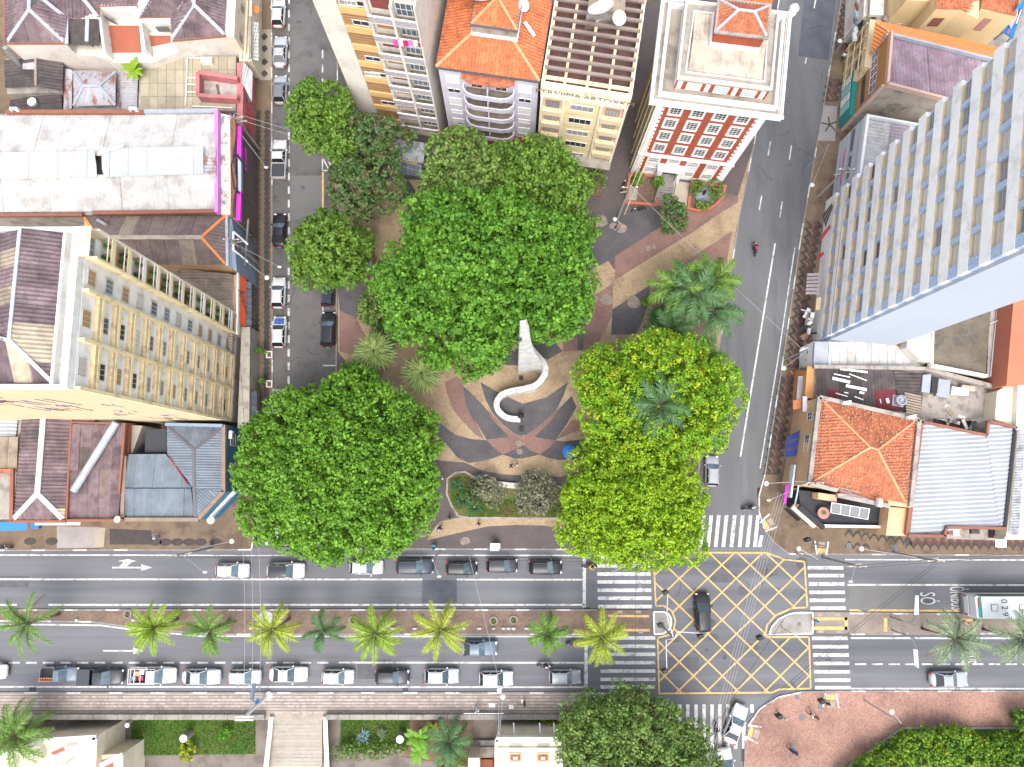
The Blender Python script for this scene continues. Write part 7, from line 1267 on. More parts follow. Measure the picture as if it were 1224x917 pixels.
# big hedge mass in the south-east corner
HP = [(1010, 925), (1080, 871), (1205, 871), (1240, 871), (1260, 960), (1010, 960)]
b = MB(); b.flat(G([(1000, 930), (1078, 870), (1300, 870), (1300, 1000), (990, 1000)], .13), .14); struct(b, 'planting_soil', m_grassb)
b = MB(); [b.bar(g(*a, .2), g(*c, .2), .22, .2) for a, c in (((998, 927), (1078, 870)), ((1078, 870), (1300, 870)))]; o = tag(b.build('bed_kerb', m_conc), 'pale kerb edging the dense green shrubbery in the lower right corner', 'kerb')
Hd = thing('shrubbery', 'dense mass of bright green shrubbery filling the lower right corner', 'shrubbery', g(1150, 900, .13)); Hd['kind'] = 'stuff'
bl = []
for k in range(100):
    px = R.uniform(1015, 1250); lim = 876 if px > 1085 else 876+(1085-px)*.75; py = R.uniform(lim+9, 945); z = .7+R.random()*.7; bl.append((*g2(px, py, z), z, R.uniform(1.2, 2.4), R.uniform(1.2, 2.2), R.uniform(.7, 1.3)))
o = crown('foliage', bl, 42000, .14, leafmat('leaf_hedge', (.09, .20, .02), (.19, .32, .025), (.28, .36, .03), .35, .4), Hd, .4, 70, .8, lob=1.8); o['kind'] = 'stuff'
shrub('taller green bush at the right edge above the shrubbery', 1218, 862, .13, 1.8, 3.2, L6, 2400, .15, 71, clump=.5)
# grass blades on the lawns
def grass(pts, z, n, m, seed, name='grass'):
    rg = random.Random(seed); P = G(pts, z); b = MB(); xs = [p[0] for p in P]; ys = [p[1] for p in P]; k = 0
    while k < n:
        x = rg.uniform(min(xs), max(xs)); y = rg.uniform(min(ys), max(ys))
        if not inside((x, y), P): continue
        k += 1; a = rg.uniform(0, 6.28); h = rg.uniform(.06, .2); w = .05; b.add([(x-w*math.cos(a), y-w*math.sin(a), z), (x+w*math.cos(a), y+w*math.sin(a), z), (x+rg.uniform(-.14, .14), y+rg.uniform(-.14, .14), z+h)], [(0, 1, 2)])
    o = b.build(name, m); o['kind'] = 'stuff'; return o
LG = leafmat('grass_blade', (.07, .17, .015), (.11, .22, .02), (.2, .2, .07), .6, .35)
grass([(158, 861), (305, 861), (305, 901), (157, 903)], LOW+.12, 7000, LG, 1); grass([(408, 861), (490, 861), (488, 896), (407, 897)], LOW+.12, 4000, LG, 2); grass([(570, 600), (620, 596), (680, 602), (690, 618), (560, 617)], .22, 4500, LG, 3); grass([(540, 575), (552, 566), (566, 574), (560, 600), (548, 610), (538, 598)], .22, 1500, LG, 4)
# ---- palms
def frond_mesh(Lf, droop, m, nl=22, lw=.09, ll=.75, seed=0, lift=.35, fold=.5):
    rg = random.Random(seed); b = MB(); pts = []
    for i in range(11):
        t = i/10; pts.append(Vector((Lf*(t*(1-.12*droop*t)), 0, lift*Lf*t*(1-t)*2.2-droop*Lf*.45*t*t)))
    b.cur = 1; b.tube(pts, [.05*(1-.8*i/10)+.008 for i in range(11)], 4, False); b.cur = 0
    for i in range(nl):
        t = .1+.9*i/nl; k = min(9, int(t*10)); p = pts[k].lerp(pts[k+1], t*10-k); d = (pts[k+1]-pts[k]).normalized()
        l = ll*(math.sin(math.pi*min(1, t*.88+.1))**.6)*rg.uniform(.85, 1.1)+.05
        for s in (-1, 1):
            e = d*l*rg.uniform(.45, .8)+Vector((0, s*l*rg.uniform(.7, .95), -l*fold*rg.uniform(.1, 1.5))); q = p+d*lw*1.3
            b.add([p-d*lw*.2, q, p+e+d*.02, p+e*.55-d*lw*.3], [(0, 1, 2, 3)])
    return b.mesh('frond', [m, m_bark])
FM = {}
def palm(label, px, py, z, Lf, nf, m, h=None, seed=0, group='palms on the median', kind='palm_tree', droop=.55, key='a', ll=.75, lw=.09, wind=0., fold=.5, tr=.14, gz=.13, nl=22):
    rg = random.Random(seed); top = g(px, py, z); base = Vector((top.x+rg.uniform(-.15, .15), top.y+rg.uniform(-.15, .15), gz))
    T = thing(kind, label, 'palm tree', base, 0, group); b = MB(); b.tube([base, base.lerp(top, .5)+Vector((.08, 0, 0)), top], [tr*1.3, tr, tr*.85], 8); b.build('trunk', mat('palm_trunk', (.25, .2, .16), (.18, .14, .11), scale=4, rough=.95), T, True)
    b = MB(); b.ball(top, tr*1.5, tr*1.5, .35, 8, 5); b.build('crown_heart', m, T, True)
    nf = int(nf*1.55)
    for k in range(nf):
        v = k % 3; kk = (key, v, m.name)
        if kk not in FM: FM[kk] = frond_mesh(1.0*Lf, droop+(v-1)*.2, m, nl=nl, seed=v, ll=ll, lw=lw, fold=fold)
        a = 2.399*k+rg.uniform(-.3, .3)
        if wind: a = a+wind*math.sin(a)
        sc = rg.uniform(.75, 1.1)*(.62+.4*k/nf); f = put('frond', FM[kk], T, top, rot=(rg.uniform(-.25, .25), -.75+1.0*k/nf+rg.uniform(-.15, .15), a))
        if k >= nf-1 and seed % 2: f.data = FM.setdefault((key, 'dead'), frond_mesh(Lf, .9, mat('dead_frond', (.30, .19, .08), rough=.9), nl=18, seed=9, ll=ll*.7, lw=lw, fold=.9)); f.scale = (sc, sc, sc)
    return T
PA = leafmat('palm_green', (.09, .19, .03), (.13, .24, .035), None, .5, .3); PY = leafmat('palm_yellow', (.22, .31, .03), (.33, .38, .03), None, .5, .25); PD = leafmat('palm_dark', (.055, .13, .045), (.08, .17, .055), None, .5, .3); PL = leafmat('palm_lime', (.17, .29, .02), (.23, .34, .025), None, .5, .3); PG = leafmat('palm_grey', (.14, .20, .11), (.19, .25, .14), None, .5, .3)
# leaflets lie flat and broad, so crowns read as feathery from above
for i, (x, y, Lf, nf, m, wnd, lab) in enumerate(((35, 745, 3.9, 8, PA, .4, 'leftmost palm on the planted median, deep green with windswept fronds'), (186, 750, 3.2, 11, PL, .5, 'second palm from the left on the median, bunched and leaning'), (251, 754, 3.0, 8, PA, 0, 'third palm from the left on the median, small and mid green'), (327, 752, 3.2, 9, PY, 0, 'bright yellow palm on the median beside a white paint stain'), (387, 754, 2.5, 7, PD, 0, 'smallest dark green palm on the median with thin fronds'), (449, 757, 3.4, 10, PL, 0, 'lime green palm on the median left of the star shaped one'), (527, 752, 3.6, 9, PY, 0, 'star shaped yellow green palm above the blue grey car'), (655, 757, 2.5, 9, PA, 0, 'small green palm on the median near the stop line'), (719, 761, 3.3, 12, PY, 0, 'yellow palm with an orange dying frond at the crossing'))):
    palm(lab, x, y, 5.5, Lf, nf, m, seed=i+3, key='m%d' % i, ll=.62, lw=.07, wind=wnd, fold=.45, nl=34)
palm('grey green palm with a long bent frond on the right median', 1140, 763, 6.0, 3.6, 9, PG, seed=31, key='g', ll=.9, lw=.07, fold=.45, nl=34, group='palms on the right median'); palm('grey green palm cut by the right edge of the frame', 1218, 764, 6.0, 3.6, 9, PG, seed=32, key='g', ll=.9, lw=.07, fold=.45, nl=34, group='palms on the right median')
for i, (x, y, z, Lf, nf, m, lab) in enumerate(((828, 350, 8, 4.0, 13, PD, 'big feathery palm at the centre of the cluster by the right street'), (852, 335, 7.5, 3.4, 10, PA, 'feathery palm on the upper right of the cluster by the right street'), (808, 345, 7.5, 3.6, 10, PA, 'palm with a long frond reaching left in the cluster'), (850, 372, 7, 3.0, 10, PD, 'lower palm of the cluster beside the kerb'), (800, 398, 6, 3.2, 10, PD, 'dark palm just above the lime tree dome'), (788, 486, 11.5, 3.9, 12, PD, 'dark palm rising through the lime yellow tree'), (843, 430, 6.5, 2.8, 8, PA, 'pale palm top between the lime tree and the right street'))):
    palm(lab, x, y, z, Lf, nf, m, seed=40+i, key='c%d' % (i % 3), ll=.9, lw=.1, group='palms by the right street', fold=.45, nl=34)
PF = leafmat('fan_leaf', (.13, .20, .05), (.20, .27, .08), (.28, .27, .12), .5, .5)
def fanpalm(label, px, py, z, r, n, m, seed):
    rg = random.Random(seed); top = g(px, py, z); base = Vector((top.x, top.y, .13)); T = thing('fan_palm', label, 'palm tree', base, 0, 'fan palms beside the big trees'); b = MB(); b.tube([base, top], [.25, .2], 8); b.build('trunk', m_bark, T)
    if 'fan'+m.name not in FM:
        b = MB(); b.cur = 1; b.tube([(0, 0, 0), (r*.2, 0, .1)], [.03, .02], 4); b.cur = 0; c = Vector((r*.18, 0, .1))
        for k in range(12):
            a = -1.35+2.7*k/11; e = c+Vector((math.cos(a), math.sin(a), -.12))*r*.8; p = Vector((-math.sin(a), math.cos(a), 0))*.13; e = c+(e-c)*(.8+.35*(k*7 % 5)/5)+Vector((0, 0, -.12*(k % 3))); q_ = Vector((0, 0, .07*(-1)**k)); b.add([c, c+(e-c)*.5-p, e, c+(e-c)*.5+p, c+(e-c)*.5+q_], [(0, 1, 4), (1, 2, 4), (2, 3, 4), (3, 0, 4)])
        FM['fan'+m.name] = b.mesh('frond', [m, m_bark])
    for k in range(int(n*.6)): a = 2.399*k; t = k/n/.6; f = put('frond', FM['fan'+m.name], T, top, rot=(rg.uniform(-.25, .25), -1.0+1.5*t, a)); f.scale = (.5+.55*t,)*3
    return T
fanpalm('fan palm between the two biggest trees, nearer the left street', 447, 420, 7, 3.2, 40, PF, 1); fanpalm('fan palm with paler leaves overhanging the tan mosaic', 504, 446, 6.5, 3.2, 36, PF, 2); fanpalm('small fan palm in the shade above the pale fan palm', 472, 398, 5, 1.8, 20, PD, 3); fanpalm('dark fan palm beside the palm cluster trunk', 788, 378, 4, 2.0, 22, PD, 4)
def rosette(label, px, py, z0, r, n, m, seed, kind='agave', cat='agave', group='agaves in the garden beds', w=.12, up=.7):
    rg = random.Random(seed); c = g(px, py, z0); T = thing(kind, label, cat, c, 0, group)
    b = MB(); b.add([(0, -w*.5, 0), (r*.45, -w, .55*r*up), (r, 0, .35*r*up), (r*.45, w, .55*r*up), (0, w*.5, 0), (r*.45, 0, .45*r*up)], [(0, 1, 5), (1, 2, 5), (2, 3, 5), (3, 4, 5), (4, 0, 5)]); me = b.mesh('leaf', [m])
    for k in range(n): f = put('leaf', me, T, c, rot=(0, rg.uniform(-.75, .1), 2.399*k)); s = rg.uniform(.75, 1.1); f.scale = (s, s, s)
    b = MB(); b.ball(c+Vector((0, 0, .15)), .16, .16, .2, 8, 5); b.build('heart', mat('agave_heart', (.55, .30, .06), rough=.8), T); return T
LA = leafmat('agave_leaf', (.05, .13, .05), (.07, .16, .06)); LB = leafmat('blue_agave_leaf', (.17, .27, .27), (.22, .32, .32))
rosette('upper agave of the three in the garden bed', 545, 580, .22, 1.1, 30, LA, 1); rosette('middle agave of the three in the garden bed', 553, 597, .22, 1.25, 30, LA, 2); rosette('lowest agave of the three in the garden bed', 567, 606, .22, 1.3, 30, LA, 3)
rosette('blue grey agave on the right lawn', 434, 880, LOW+.1, 1.1, 26, LB, 4, group=None); rosette('round pale spiny cushion plant on the right lawn', 458, 876, LOW+.1, .85, 60, leafmat('cushion_leaf', (.25, .33, .18), (.30, .37, .22)), 5, 'cushion_plant', 'plant', None, .06, 1.1)
def bigleaf(label, px, py, z0, h, Lf, n, m, seed, kind='broadleaf_plant', cat='plant', z=None):
    rg = random.Random(seed); top = g(px, py, z0+h); base = Vector((top.x, top.y, z0)); T = thing(kind, label, cat, base); b = MB(); b.tube([base, top], [.16, .12], 8); b.build('stem', m_bark, T)
    b = MB(); N = 8; vs = []
    for i in range(N+1):
        t = i/N; w = .32*Lf*math.sin(math.pi*min(1, .08+t*.92))**.7*.55; vs += [(Lf*t, -w, .5*Lf*t*(1-t)-.1*Lf*t-.06), (Lf*t, 0, .5*Lf*t*(1-t)-.1*Lf*t+.04), (Lf*t, w, .5*Lf*t*(1-t)-.1*Lf*t-.06)]
    b.add(vs, [(3*i, 3*i+1, 3*i+4, 3*i+3) for i in range(N)]+[(3*i+1, 3*i+2, 3*i+5, 3*i+4) for i in range(N)]); me = b.mesh('leaf', [m])
    for k in range(n): f = put('leaf', me, T, top, rot=(rg.uniform(-.2, .2), rg.uniform(-.9, .1), 2.399*k)); s = rg.uniform(.7, 1.1); f.scale = (s, s, s)
    return T
LBn = leafmat('banana_leaf', (.11, .25, .03), (.16, .31, .035)); bigleaf('broad leaved bright green plant beside the right cylinder planter', 500, 882, LOW, 2.6, 2.1, 12, LBn, 1); bigleaf('yellow leaved broad plant between the bed palms', 517, 870, LOW, 1.2, 1.1, 8, leafmat('leaf_yellow', (.26, .32, .02), (.34, .38, .03)), 2); bigleaf('yellow green banana like plant in the courtyard between the roofs', 160, 84, .2, 5, 1.6, 12, PL, 3); bigleaf('broad leaved plant at the lower end of the right bed', 500, 898, LOW, 2.0, 1.7, 9, LBn, 4)
palm('dark green feathery palm left of the bottom centre villa', 537, 885, 1.5, 2.9, 12, PD, seed=61, key='b1', ll=.7, lw=.06, group=None, gz=LOW, fold=.45, nl=34); palm('large green palm with an orange tipped frond at the bottom left corner', 22, 878, 4.0, 4.0, 13, PA, seed=62, key='b2', ll=.8, lw=.07, group=None, gz=LOW, fold=.45, nl=34)
shrub('small leafy plant on the left lawn near the stair', 272, 872, LOW+.1, .8, .5, L2, 260, .14, 90); shrub('small dark bush at the foot of the palm cluster', 772, 362, .13, .7, .8, L2, 400, .12, 91)
for i, (x, y) in enumerate(((322, 424), (322, 459))):
    t = thing('tree_pit', ['upper square white tree pit frame on the left pavement', 'lower square white tree pit frame on the left pavement'][i], 'tree pit', g(x, y, .13), 0, 'tree pits on the left pavement'); part('soil', t, m_soil, lambda b: b.prism(G([(x-2.6, y-3), (x+2.6, y-3), (x+2.6, y+3), (x-2.6, y+3)], .13), .13, .16)); part('frame', t, m_whitep, lambda b: parapet(b, G([(x-3, y-3.6), (x+3, y-3.6), (x+3, y+3.6), (x-3, y+3.6)], .13), .13, .22, .13))
    shrub(['thin sapling beside the upper tree pit', 'thin sapling beside the lower tree pit'][i], x-5, y-2, .2, .4, 1.6, L6, 150, .12, 92+i)
for i, (p, kf, sd_) in enumerate(plm):
    t = thing('potted_plant', 'potted plant at the %s end of the yellow tower\'s %s balcony from the roof' % (sd_, 'first second third fourth fifth sixth seventh eighth ninth tenth eleventh twelfth'.split()[kf-1]), 'potted plant', p, 0, 'potted plants on the yellow tower balconies'); ORG[t.name] = (0, 0, 0)
    part('pot', t, m_terra, lambda b: b.lathe((0, 0, 0), [(.14, 0), (.18, .25)], 8)); part('foliage', t, L6 if i % 3 else L5, lambda b: [b.add([(0, 0, .25), (.3*math.cos(a), .3*math.sin(a), .5+.1*(k % 3)), (.36*math.cos(a+.5), .36*math.sin(a+.5), .35)], [(0, 1, 2)]) for k, a in enumerate([j*.52 for j in range(12)])])
# ================================================================ vehicles
def paint(n, c): return mat('car_paint_'+n, c, tuple(x*.93 for x in c), stain=tuple(x*.7+.02 for x in c), samt=.25, sscale=1.1, rnd=.07, rough=.38, spec=.35, coat=.2, metal=.0)
PC = {'white': (.56, .56, .56), 'silver': (.33, .35, .37), 'black': (.016, .017, .02), 'navy': (.03, .04, .06), 'blue_grey': (.12, .16, .21), 'grey': (.16, .17, .18), 'police_blue': (.03, .08, .33), 'charcoal': (.035, .038, .045), 'pale_silver': (.44, .46, .49)}
m_wind = mat('windshield_glass', (.05, .085, .105), (.11, .15, .18), scale=1.2, rnd=.4, rough=.08, spec=.8); m_sglass = mat('side_glass', (.015, .018, .022), rough=.1, spec=.7)
m_tyre = mat('tyre', (.015, .015, .016), rough=.9); m_rim = mat('rim', (.4, .4, .42), rough=.35, metal=.7); m_lampw = mat('headlight', (.6, .62, .65), rough=.15); m_lampr = mat('tail_light', (.45, .02, .02), rough=.25); m_plate = mat('number_plate', (.5, .5, .52), rough=.5)
CM = {}
def wheel_m():
    if 'w' not in CM:
        a = MB(); n = 16
        for s0, s1, r in ((-.1, .1, .31),):
            vs = [(r*math.cos(6.2832*k/n), s0, r*math.sin(6.2832*k/n)) for k in range(n)]+[(r*math.cos(6.2832*k/n), s1, r*math.sin(6.2832*k/n)) for k in range(n)]
            a.add(vs, [(k, (k+1) % n, n+(k+1) % n, n+k) for k in range(n)]+[tuple(range(n))[::-1], tuple(range(n, 2*n))])
        c = MB(); vs = [(.2*math.cos(6.2832*k/10), s, .2*math.sin(6.2832*k/10)) for s in (-.115, .115) for k in range(10)]; c.add(vs, [(k, (k+1) % 10, 10+(k+1) % 10, 10+k) for k in range(10)]+[tuple(range(10)), tuple(range(10, 20))])
        CM['w'] = (a.mesh('tyre', [m_tyre]), c.mesh('rim', [m_rim]))
    return CM['w']
SPEC = {  # L, W, H, cabin base rear/front, roof rear/front, trunk height
 'hatch': (3.95, 1.72, 1.5, -1.85, .82, -1.45, .12, .92), 'sedan': (4.4, 1.76, 1.46, -1.75, .78, -.95, .05, .93), 'suv': (4.4, 1.86, 1.68, -2.08, .95, -1.75, .22, 1.0), 'pickup': (5.2, 1.86, 1.72, -.62, 1.2, -.42, .5, 1.0), 'utility': (4.4, 1.72, 1.56, -.5, .95, -.3, .3, .95), 'mini': (3.7, 1.66, 1.5, -1.72, .85, -1.45, .2, .92)}
def car_meshes(kind, col, roofc, hoodc):
    key = (kind, col, roofc, hoodc)
    if key in CM: return CM[key]
    L, W, H, r0, f0, r1, f1, tz = SPEC[kind]; P = paint(col, PC[col]); hw = W/2; N = 18; pick = kind in ('pickup', 'utility')
    b = MB(); xs = [-L/2+L*i/N for i in range(N+1)]; rows = []
    def w_(x): t = abs(2*x/L); return hw*(1-.10*t**4-.27*(t**12))
    def z_(x):
        if x > f0: t = (x-f0)/(L/2-f0); return .98-.20*t-.16*t**4+(.06 if kind in ('suv', 'pickup') else 0)
        if x < r0 and not pick: t = (r0-x)/(L/2+r0+1e-6); return tz+.03-.12*t**2
        return .98+(.04 if kind in ('suv', 'pickup') else 0)
    for x in xs:
        if pick and x < r0-.12: continue
        w = w_(x); z = z_(x); e = abs(2*x/L)**10; zl = .28+.12*e
        rows.append([(x, -w*.93, zl), (x, -w, .5), (x, -w*.985, .72), (x, -w*.9, z-.03), (x, -w*.72, z+.01), (x, -w*.3, z+.035), (x, w*.3, z+.035), (x, w*.72, z+.01), (x, w*.9, z-.03), (x, w*.985, .72), (x, w, .5), (x, w*.93, zl)])
    n = 12; vs = [p for r in rows for p in r]; fs = []
    for i in range(len(rows)-1): fs += [(i*n+k, (i+1)*n+k, (i+1)*n+(k+1) % n, i*n+(k+1) % n) for k in range(n)]
    fs += [tuple(range(n)), tuple((len(rows)-1)*n+k for k in range(n))[::-1]]; b.add(vs, fs)
    belt = z_((r0+f0)/2)-.02; bw = hw*.88; tw = hw*.70
    def q4(pts, m, nm, off=0): c = MB(); c.poly(pts); return (nm, c.mesh(nm, [m]))
    for s in (-1, 1):   # pillars
        for x0, x1 in ((r0+.05, r1+.03), (f0-.03, f1-.03), ((r0+f0)/2-.05, (r1+f1)/2-.05)): b.bar((x0, s*(bw+.005), belt), (x1, s*(tw+.015), H-.03), .07, .05)
    out = [('body', b.mesh('body', [P], True))]
    b = MB(); nx = 5; rr = []
    for i in range(nx+1):
        x = r1+(f1-r1)*i/nx; e = .02*(1-(2*i/nx-1)**2); w = tw*(1.03-.06*(abs(2*i/nx-1)**4)); rr += [(x-.03+.06*i/nx, -w, H-.05+e), (x-.03+.06*i/nx, -w*.8, H-.01+e), (x-.03+.06*i/nx, 0, H+.012+e), (x-.03+.06*i/nx, w*.8, H-.01+e), (x-.03+.06*i/nx, w, H-.05+e)]
    b.add(rr, [(i*5+k, (i+1)*5+k, (i+1)*5+k+1, i*5+k+1) for i in range(nx) for k in range(4)]); out.append(('roof_panel', b.mesh('roof_panel', [paint(roofc, PC[roofc]) if roofc in PC else m_sglass], True)))
    out.append(q4([(f0, -bw, belt), (f0+.08, 0, belt+.01), (f0, bw, belt), (f1, tw, H-.04), (f1+.05, 0, H-.02), (f1, -tw, H-.04)], m_wind, 'windshield'))
    out.append(q4([(r0, -bw*.95, belt), (r0, bw*.95, belt), (r1, tw*.97, H-.04), (r1, -tw*.97, H-.04)], m_sglass, 'rear_window'))
    for s in (-1, 1):
        out.append(q4([(r0, s*bw, belt), (f0, s*bw, belt), (f1, s*tw, H-.04), (r1, s*tw, H-.04)], m_sglass, 'side_window'))
        c = MB(); c.obox((f0-.18, s*(hw+.09), belt+.03), (1, 0, 0), (0, 1, 0), (0, 0, 1), .07, .09, .07); out.append(('mirror', c.mesh('mirror', [P])))
        c = MB(); c.obox((L/2-.17, s*hw*.66, .66), (1, -.5*s, 0), (.5*s, 1, 0), (0, 0, 1), .1, .17, .08); out.append(('headlight', c.mesh('headlight', [m_lampw])))
        c = MB(); c.obox((-L/2+.09, s*hw*.76, .8), (1, .3*s, 0), (-.3*s, 1, 0), (0, 0, 1), .09, .1, .13); out.append(('tail_light', c.mesh('tail_light', [m_lampr])))
    c = MB(); c.box(-L/2-.015, -L/2+.02, -.25, .25, .5, .62); out.append(('number_plate', c.mesh('number_plate', [m_plate])))
    if hoodc: c = MB(); xs2 = [f0+.1+(L/2-.25-f0-.1)*i/5 for i in range(6)]; c.add([(x, s*w_(x)*.72, z_(x)+.02+.025*(s == 0)) for x in xs2 for s in (-1, 0, 1)], [(i*3+k, (i+1)*3+k, (i+1)*3+k+1, i*3+k+1) for i in range(5) for k in (0, 1)]); out.append(('hood', c.mesh('hood', [paint(hoodc, PC[hoodc])])))
    if pick:
        x0, x1 = -L/2, r0-.1; zz = 1.02; c = MB(); t = .07; c.box(x0, x1, -hw*.97, -hw*.97+t, .4, zz); c.box(x0, x1, hw*.97-t, hw*.97, .4, zz); c.box(x0, x0+t, -hw*.97+t, hw*.97-t, .4, zz); c.box(x0+t, x1, -hw*.97+t, hw*.97-t, .4, .55); c.box(x1, x1+.08, -hw*.95, hw*.95, .3, zz); out.append(('cargo_bed', c.mesh('cargo_bed', [P])))
        c = MB(); c.box(x0+t, x1-.01, -hw*.97+t, hw*.97-t, .551, .57); out.append(('bed_liner', c.mesh('bed_liner', [m_black])))
    else: c = MB(); [c.bar((r1+.2, s*tw*.86, H+.03), (f1-.15, s*tw*.86, H+.03), .03, .03) for s in (-1, 1)]; out.append(('roof_rail', c.mesh('roof_rail', [m_grey])))
    CM[key] = out; return out
def car(label, px, py, rz, kind='hatch', col='white', roofc=None, hoodc=None, group=None, cat='car', z=0., scale=1.):
    roofc = roofc or col; c = g(px, py, .7); c = Vector((c.x, c.y, z+.012)); T = local_thing('car' if cat == 'car' else 'pickup_truck', label, cat, c, rz, group)
    L = SPEC[kind][0]; W = SPEC[kind][1]
    for nm, me in car_meshes(kind, col, roofc, hoodc): put(nm, me, T)
    ty, ri = wheel_m()
    for x in (-L*.30, L*.31):
        for s in (-1, 1): w = put('wheel', ty, T, (x, s*(W/2-.12), .31)); ORG[w.name] = (0, 0, 0); put('rim', ri, w)
    T.scale = (scale, 1, 1) if scale != 1 else (1, 1, 1)
    return T
UP = math.pi/2; GA = 'cars queuing on the near carriageway'; GB_ = 'cars queuing on the far carriageway'; GL = 'cars parked along the left street'
for a in (('white hatchback last in the far lane queue, beside the left street corner', 278, 682, 0, 'hatch', 'white'), ('white car with a dark glass roof, second in the far lane queue', 342, 682, 0, 'suv', 'white', 'glass'), ('white hatchback just below the lowest edge of the big round tree', 438, 678, 0, 'hatch', 'white'), ('dark navy estate behind the small black hatchbacks', 496, 677, 0, 'suv', 'navy'), ('small black hatchback under the lamp arm, between navy estate and black car', 552, 679, 0, 'mini', 'black'), ('black boxy car second from the stop line', 600, 676, 0, 'mini', 'charcoal'), ('black hatchback first at the far stop line', 652, 678, 0, 'hatch', 'black')): car(*a, group=GB_)
for a in (('white car half out of the frame at the left edge', -12, 803, 0, 'hatch', 'white'), ('pale sedan between the white ladder pickup and the small white hatchback', 241, 809, 0, 'sedan', 'pale_silver'), ('small white hatchback under the overhead cables', 293, 809, 0, 'mini', 'white'), ('long white sedan below the bright yellow palm', 345, 806, 0, 'sedan', 'white'), ('white hatchback between the long white sedan and the dark car', 404, 809, 0, 'mini', 'white'), ('dark charcoal estate in the near queue of white cars', 469, 809, 0, 'hatch', 'charcoal'), ('whitish silver hatchback right of the dark estate', 528, 808, 0, 'hatch', 'pale_silver'), ('white hatchback above the double headed street lamp', 593, 811, 0, 'hatch', 'white'), ('silver hatchback first at the near stop line', 675, 809, 0, 'mini', 'silver'), ('blue grey sedan alone in the middle lane', 572, 775, 0, 'sedan', 'blue_grey')): car(*a, group=GA)
car('silver sedan alone on the right part of the near carriageway', 1134, 812, 0, 'sedan', 'silver'); car('black car crossing the yellow box junction upwards', 840, 732, UP, 'suv', 'black'); car('silver hatchback driving up beside the lime tree', 851, 563, UP-.05, 'mini', 'silver'); car('white sedan turning on the lower zebra crossing', 879, 865, UP-.42, 'sedan', 'white'); car('white car cut off by the bottom edge beside the red paving', 868, 916, UP+.1, 'hatch', 'white')
for a in (('white van like car at the top of the left street', 333, 16, UP, 'hatch', 'white'), ('pale silver sedan second from the top of the left street', 335, 62, UP, 'sedan', 'pale_silver'), ('grey hatchback with a dark roof third from the top', 335, 107, UP, 'hatch', 'silver', 'grey'), ('glossy black sedan alone beside the slate blue front', 334, 275, UP, 'sedan', 'black'), ('white hatchback beside the orange shop sign', 333, 350, UP, 'hatch', 'white'), ('white patrol car with blue hood and blue tail', 334, 397, UP, 'hatch', 'white', 'white', 'police_blue'), ('white car half hidden under the big corner tree', 333, 484, UP, 'hatch', 'white'), ('dark blue car half hidden under the round street tree', 392, 350, UP, 'mini', 'navy'), ('black estate car parked on the square side', 392.5, 394, UP, 'suv', 'black')): car(*a, group=GL)
T = car('white double cab pickup with a black cargo bed in the left street', 334, 190, UP, 'pickup', 'white', group=GL, cat='pickup truck'); c = MB(); c.box(-2.45, -.85, -.8, .8, .95, 1.0); put('bed_cover', c.mesh('bed_cover', [mat('grey_tarp', (.05, .055, .065), rough=.8)]), T)
T = car('blue grey pickup carrying an orange ladder', 72, 806, 0, 'utility', 'blue_grey', group=GA, cat='pickup truck'); c = MB(); c.bar((-2.1, -.62, 1.25), (-.1, -.62, 1.25), .06); c.bar((-2.1, -.3, 1.25), (-.1, -.3, 1.25), .06); [c.bar((-2.0+k*.27, -.62, 1.26), (-2.0+k*.27, -.3, 1.26), .05) for k in range(8)]
put('ladder', c.mesh('ladder', [mat('ladder_orange', (.55, .22, .09), rough=.6)]), T)['label'] = 'orange ladder lying on the rack'
T = car('black pickup with a flat covered cargo box', 121, 809, 0, 'pickup', 'charcoal', group=GA, cat='pickup truck'); c = MB(); c.box(-2.62, -1.15, -.9, .9, 1.0, 1.12); put('bed_cover', c.mesh('bed_cover', [mat('grey_tarp', (1, 1, 1))]), T)
T = car('white pickup with an open rack bed full of boxes', 184, 807, 0, 'pickup', 'white', group=GA, cat='pickup truck'); c = MB(); [c.bar((-2.6, s*.8, 1.45), (.5, s*.8, 1.45), .05) for s in (-1, 1)]; [c.bar((x, -.8, 1.45), (x, .8, 1.45), .05) for x in (-2.6, -1.9, -1.2, .4)]; [c.bar((x, s*.8, 1.0), (x, s*.8, 1.45), .05) for x in (-2.6, -1.2) for s in (-1, 1)]
put('rack', c.mesh('rack', [m_whitep]), T)
for k, (x, y, w, cc) in enumerate(((-1.9, .2, .35, (.5, .3, .2)), (-1.4, -.3, .3, (.4, .05, .08)), (-1.3, .35, .25, (.6, .6, .6)), (-2.2, -.35, .25, (.2, .22, .25)))): c = MB(); c.box(x-w, x+w, y-.25, y+.25, .58, .95); put('box', c.mesh('box', [mat('cargo%d' % k, cc, rough=.8)]), T)
# bus
bx = g(1157, 722.5, 1.5); T = local_thing('city_bus', 'white and green city bus with 029 on its roof at the right edge', 'bus', (bx.x, bx.y-.1, .012), 0); BL, BW, BH = 11.8, 2.5, 3.15
mg = mat('bus_green', (.02, .28, .12), rough=.4); bw_ = mat('bus_white', (.62, .64, .63), (.55, .57, .56), scale=.8, stain=(.4, .4, .39), samt=.3, sscale=.8, rough=.5)
part('body', T, bw_, lambda b: b.prism([(0, -BW/2+.15), (.15, -BW/2), (BL, -BW/2), (BL, BW/2), (.15, BW/2), (0, BW/2-.15)], .35, BH-.25)); part('roof_panel', T, bw_, lambda b: b.prism([(.55, -BW/2+.03), (BL-.1, -BW/2+.03), (BL-.1, BW/2-.03), (.55, BW/2-.03)], BH-.249, BH)); part('rear_hatch', T, bw_, lambda b: (b.box(-.06, -.001, -1.1, 1.1, .8, 1.6),))
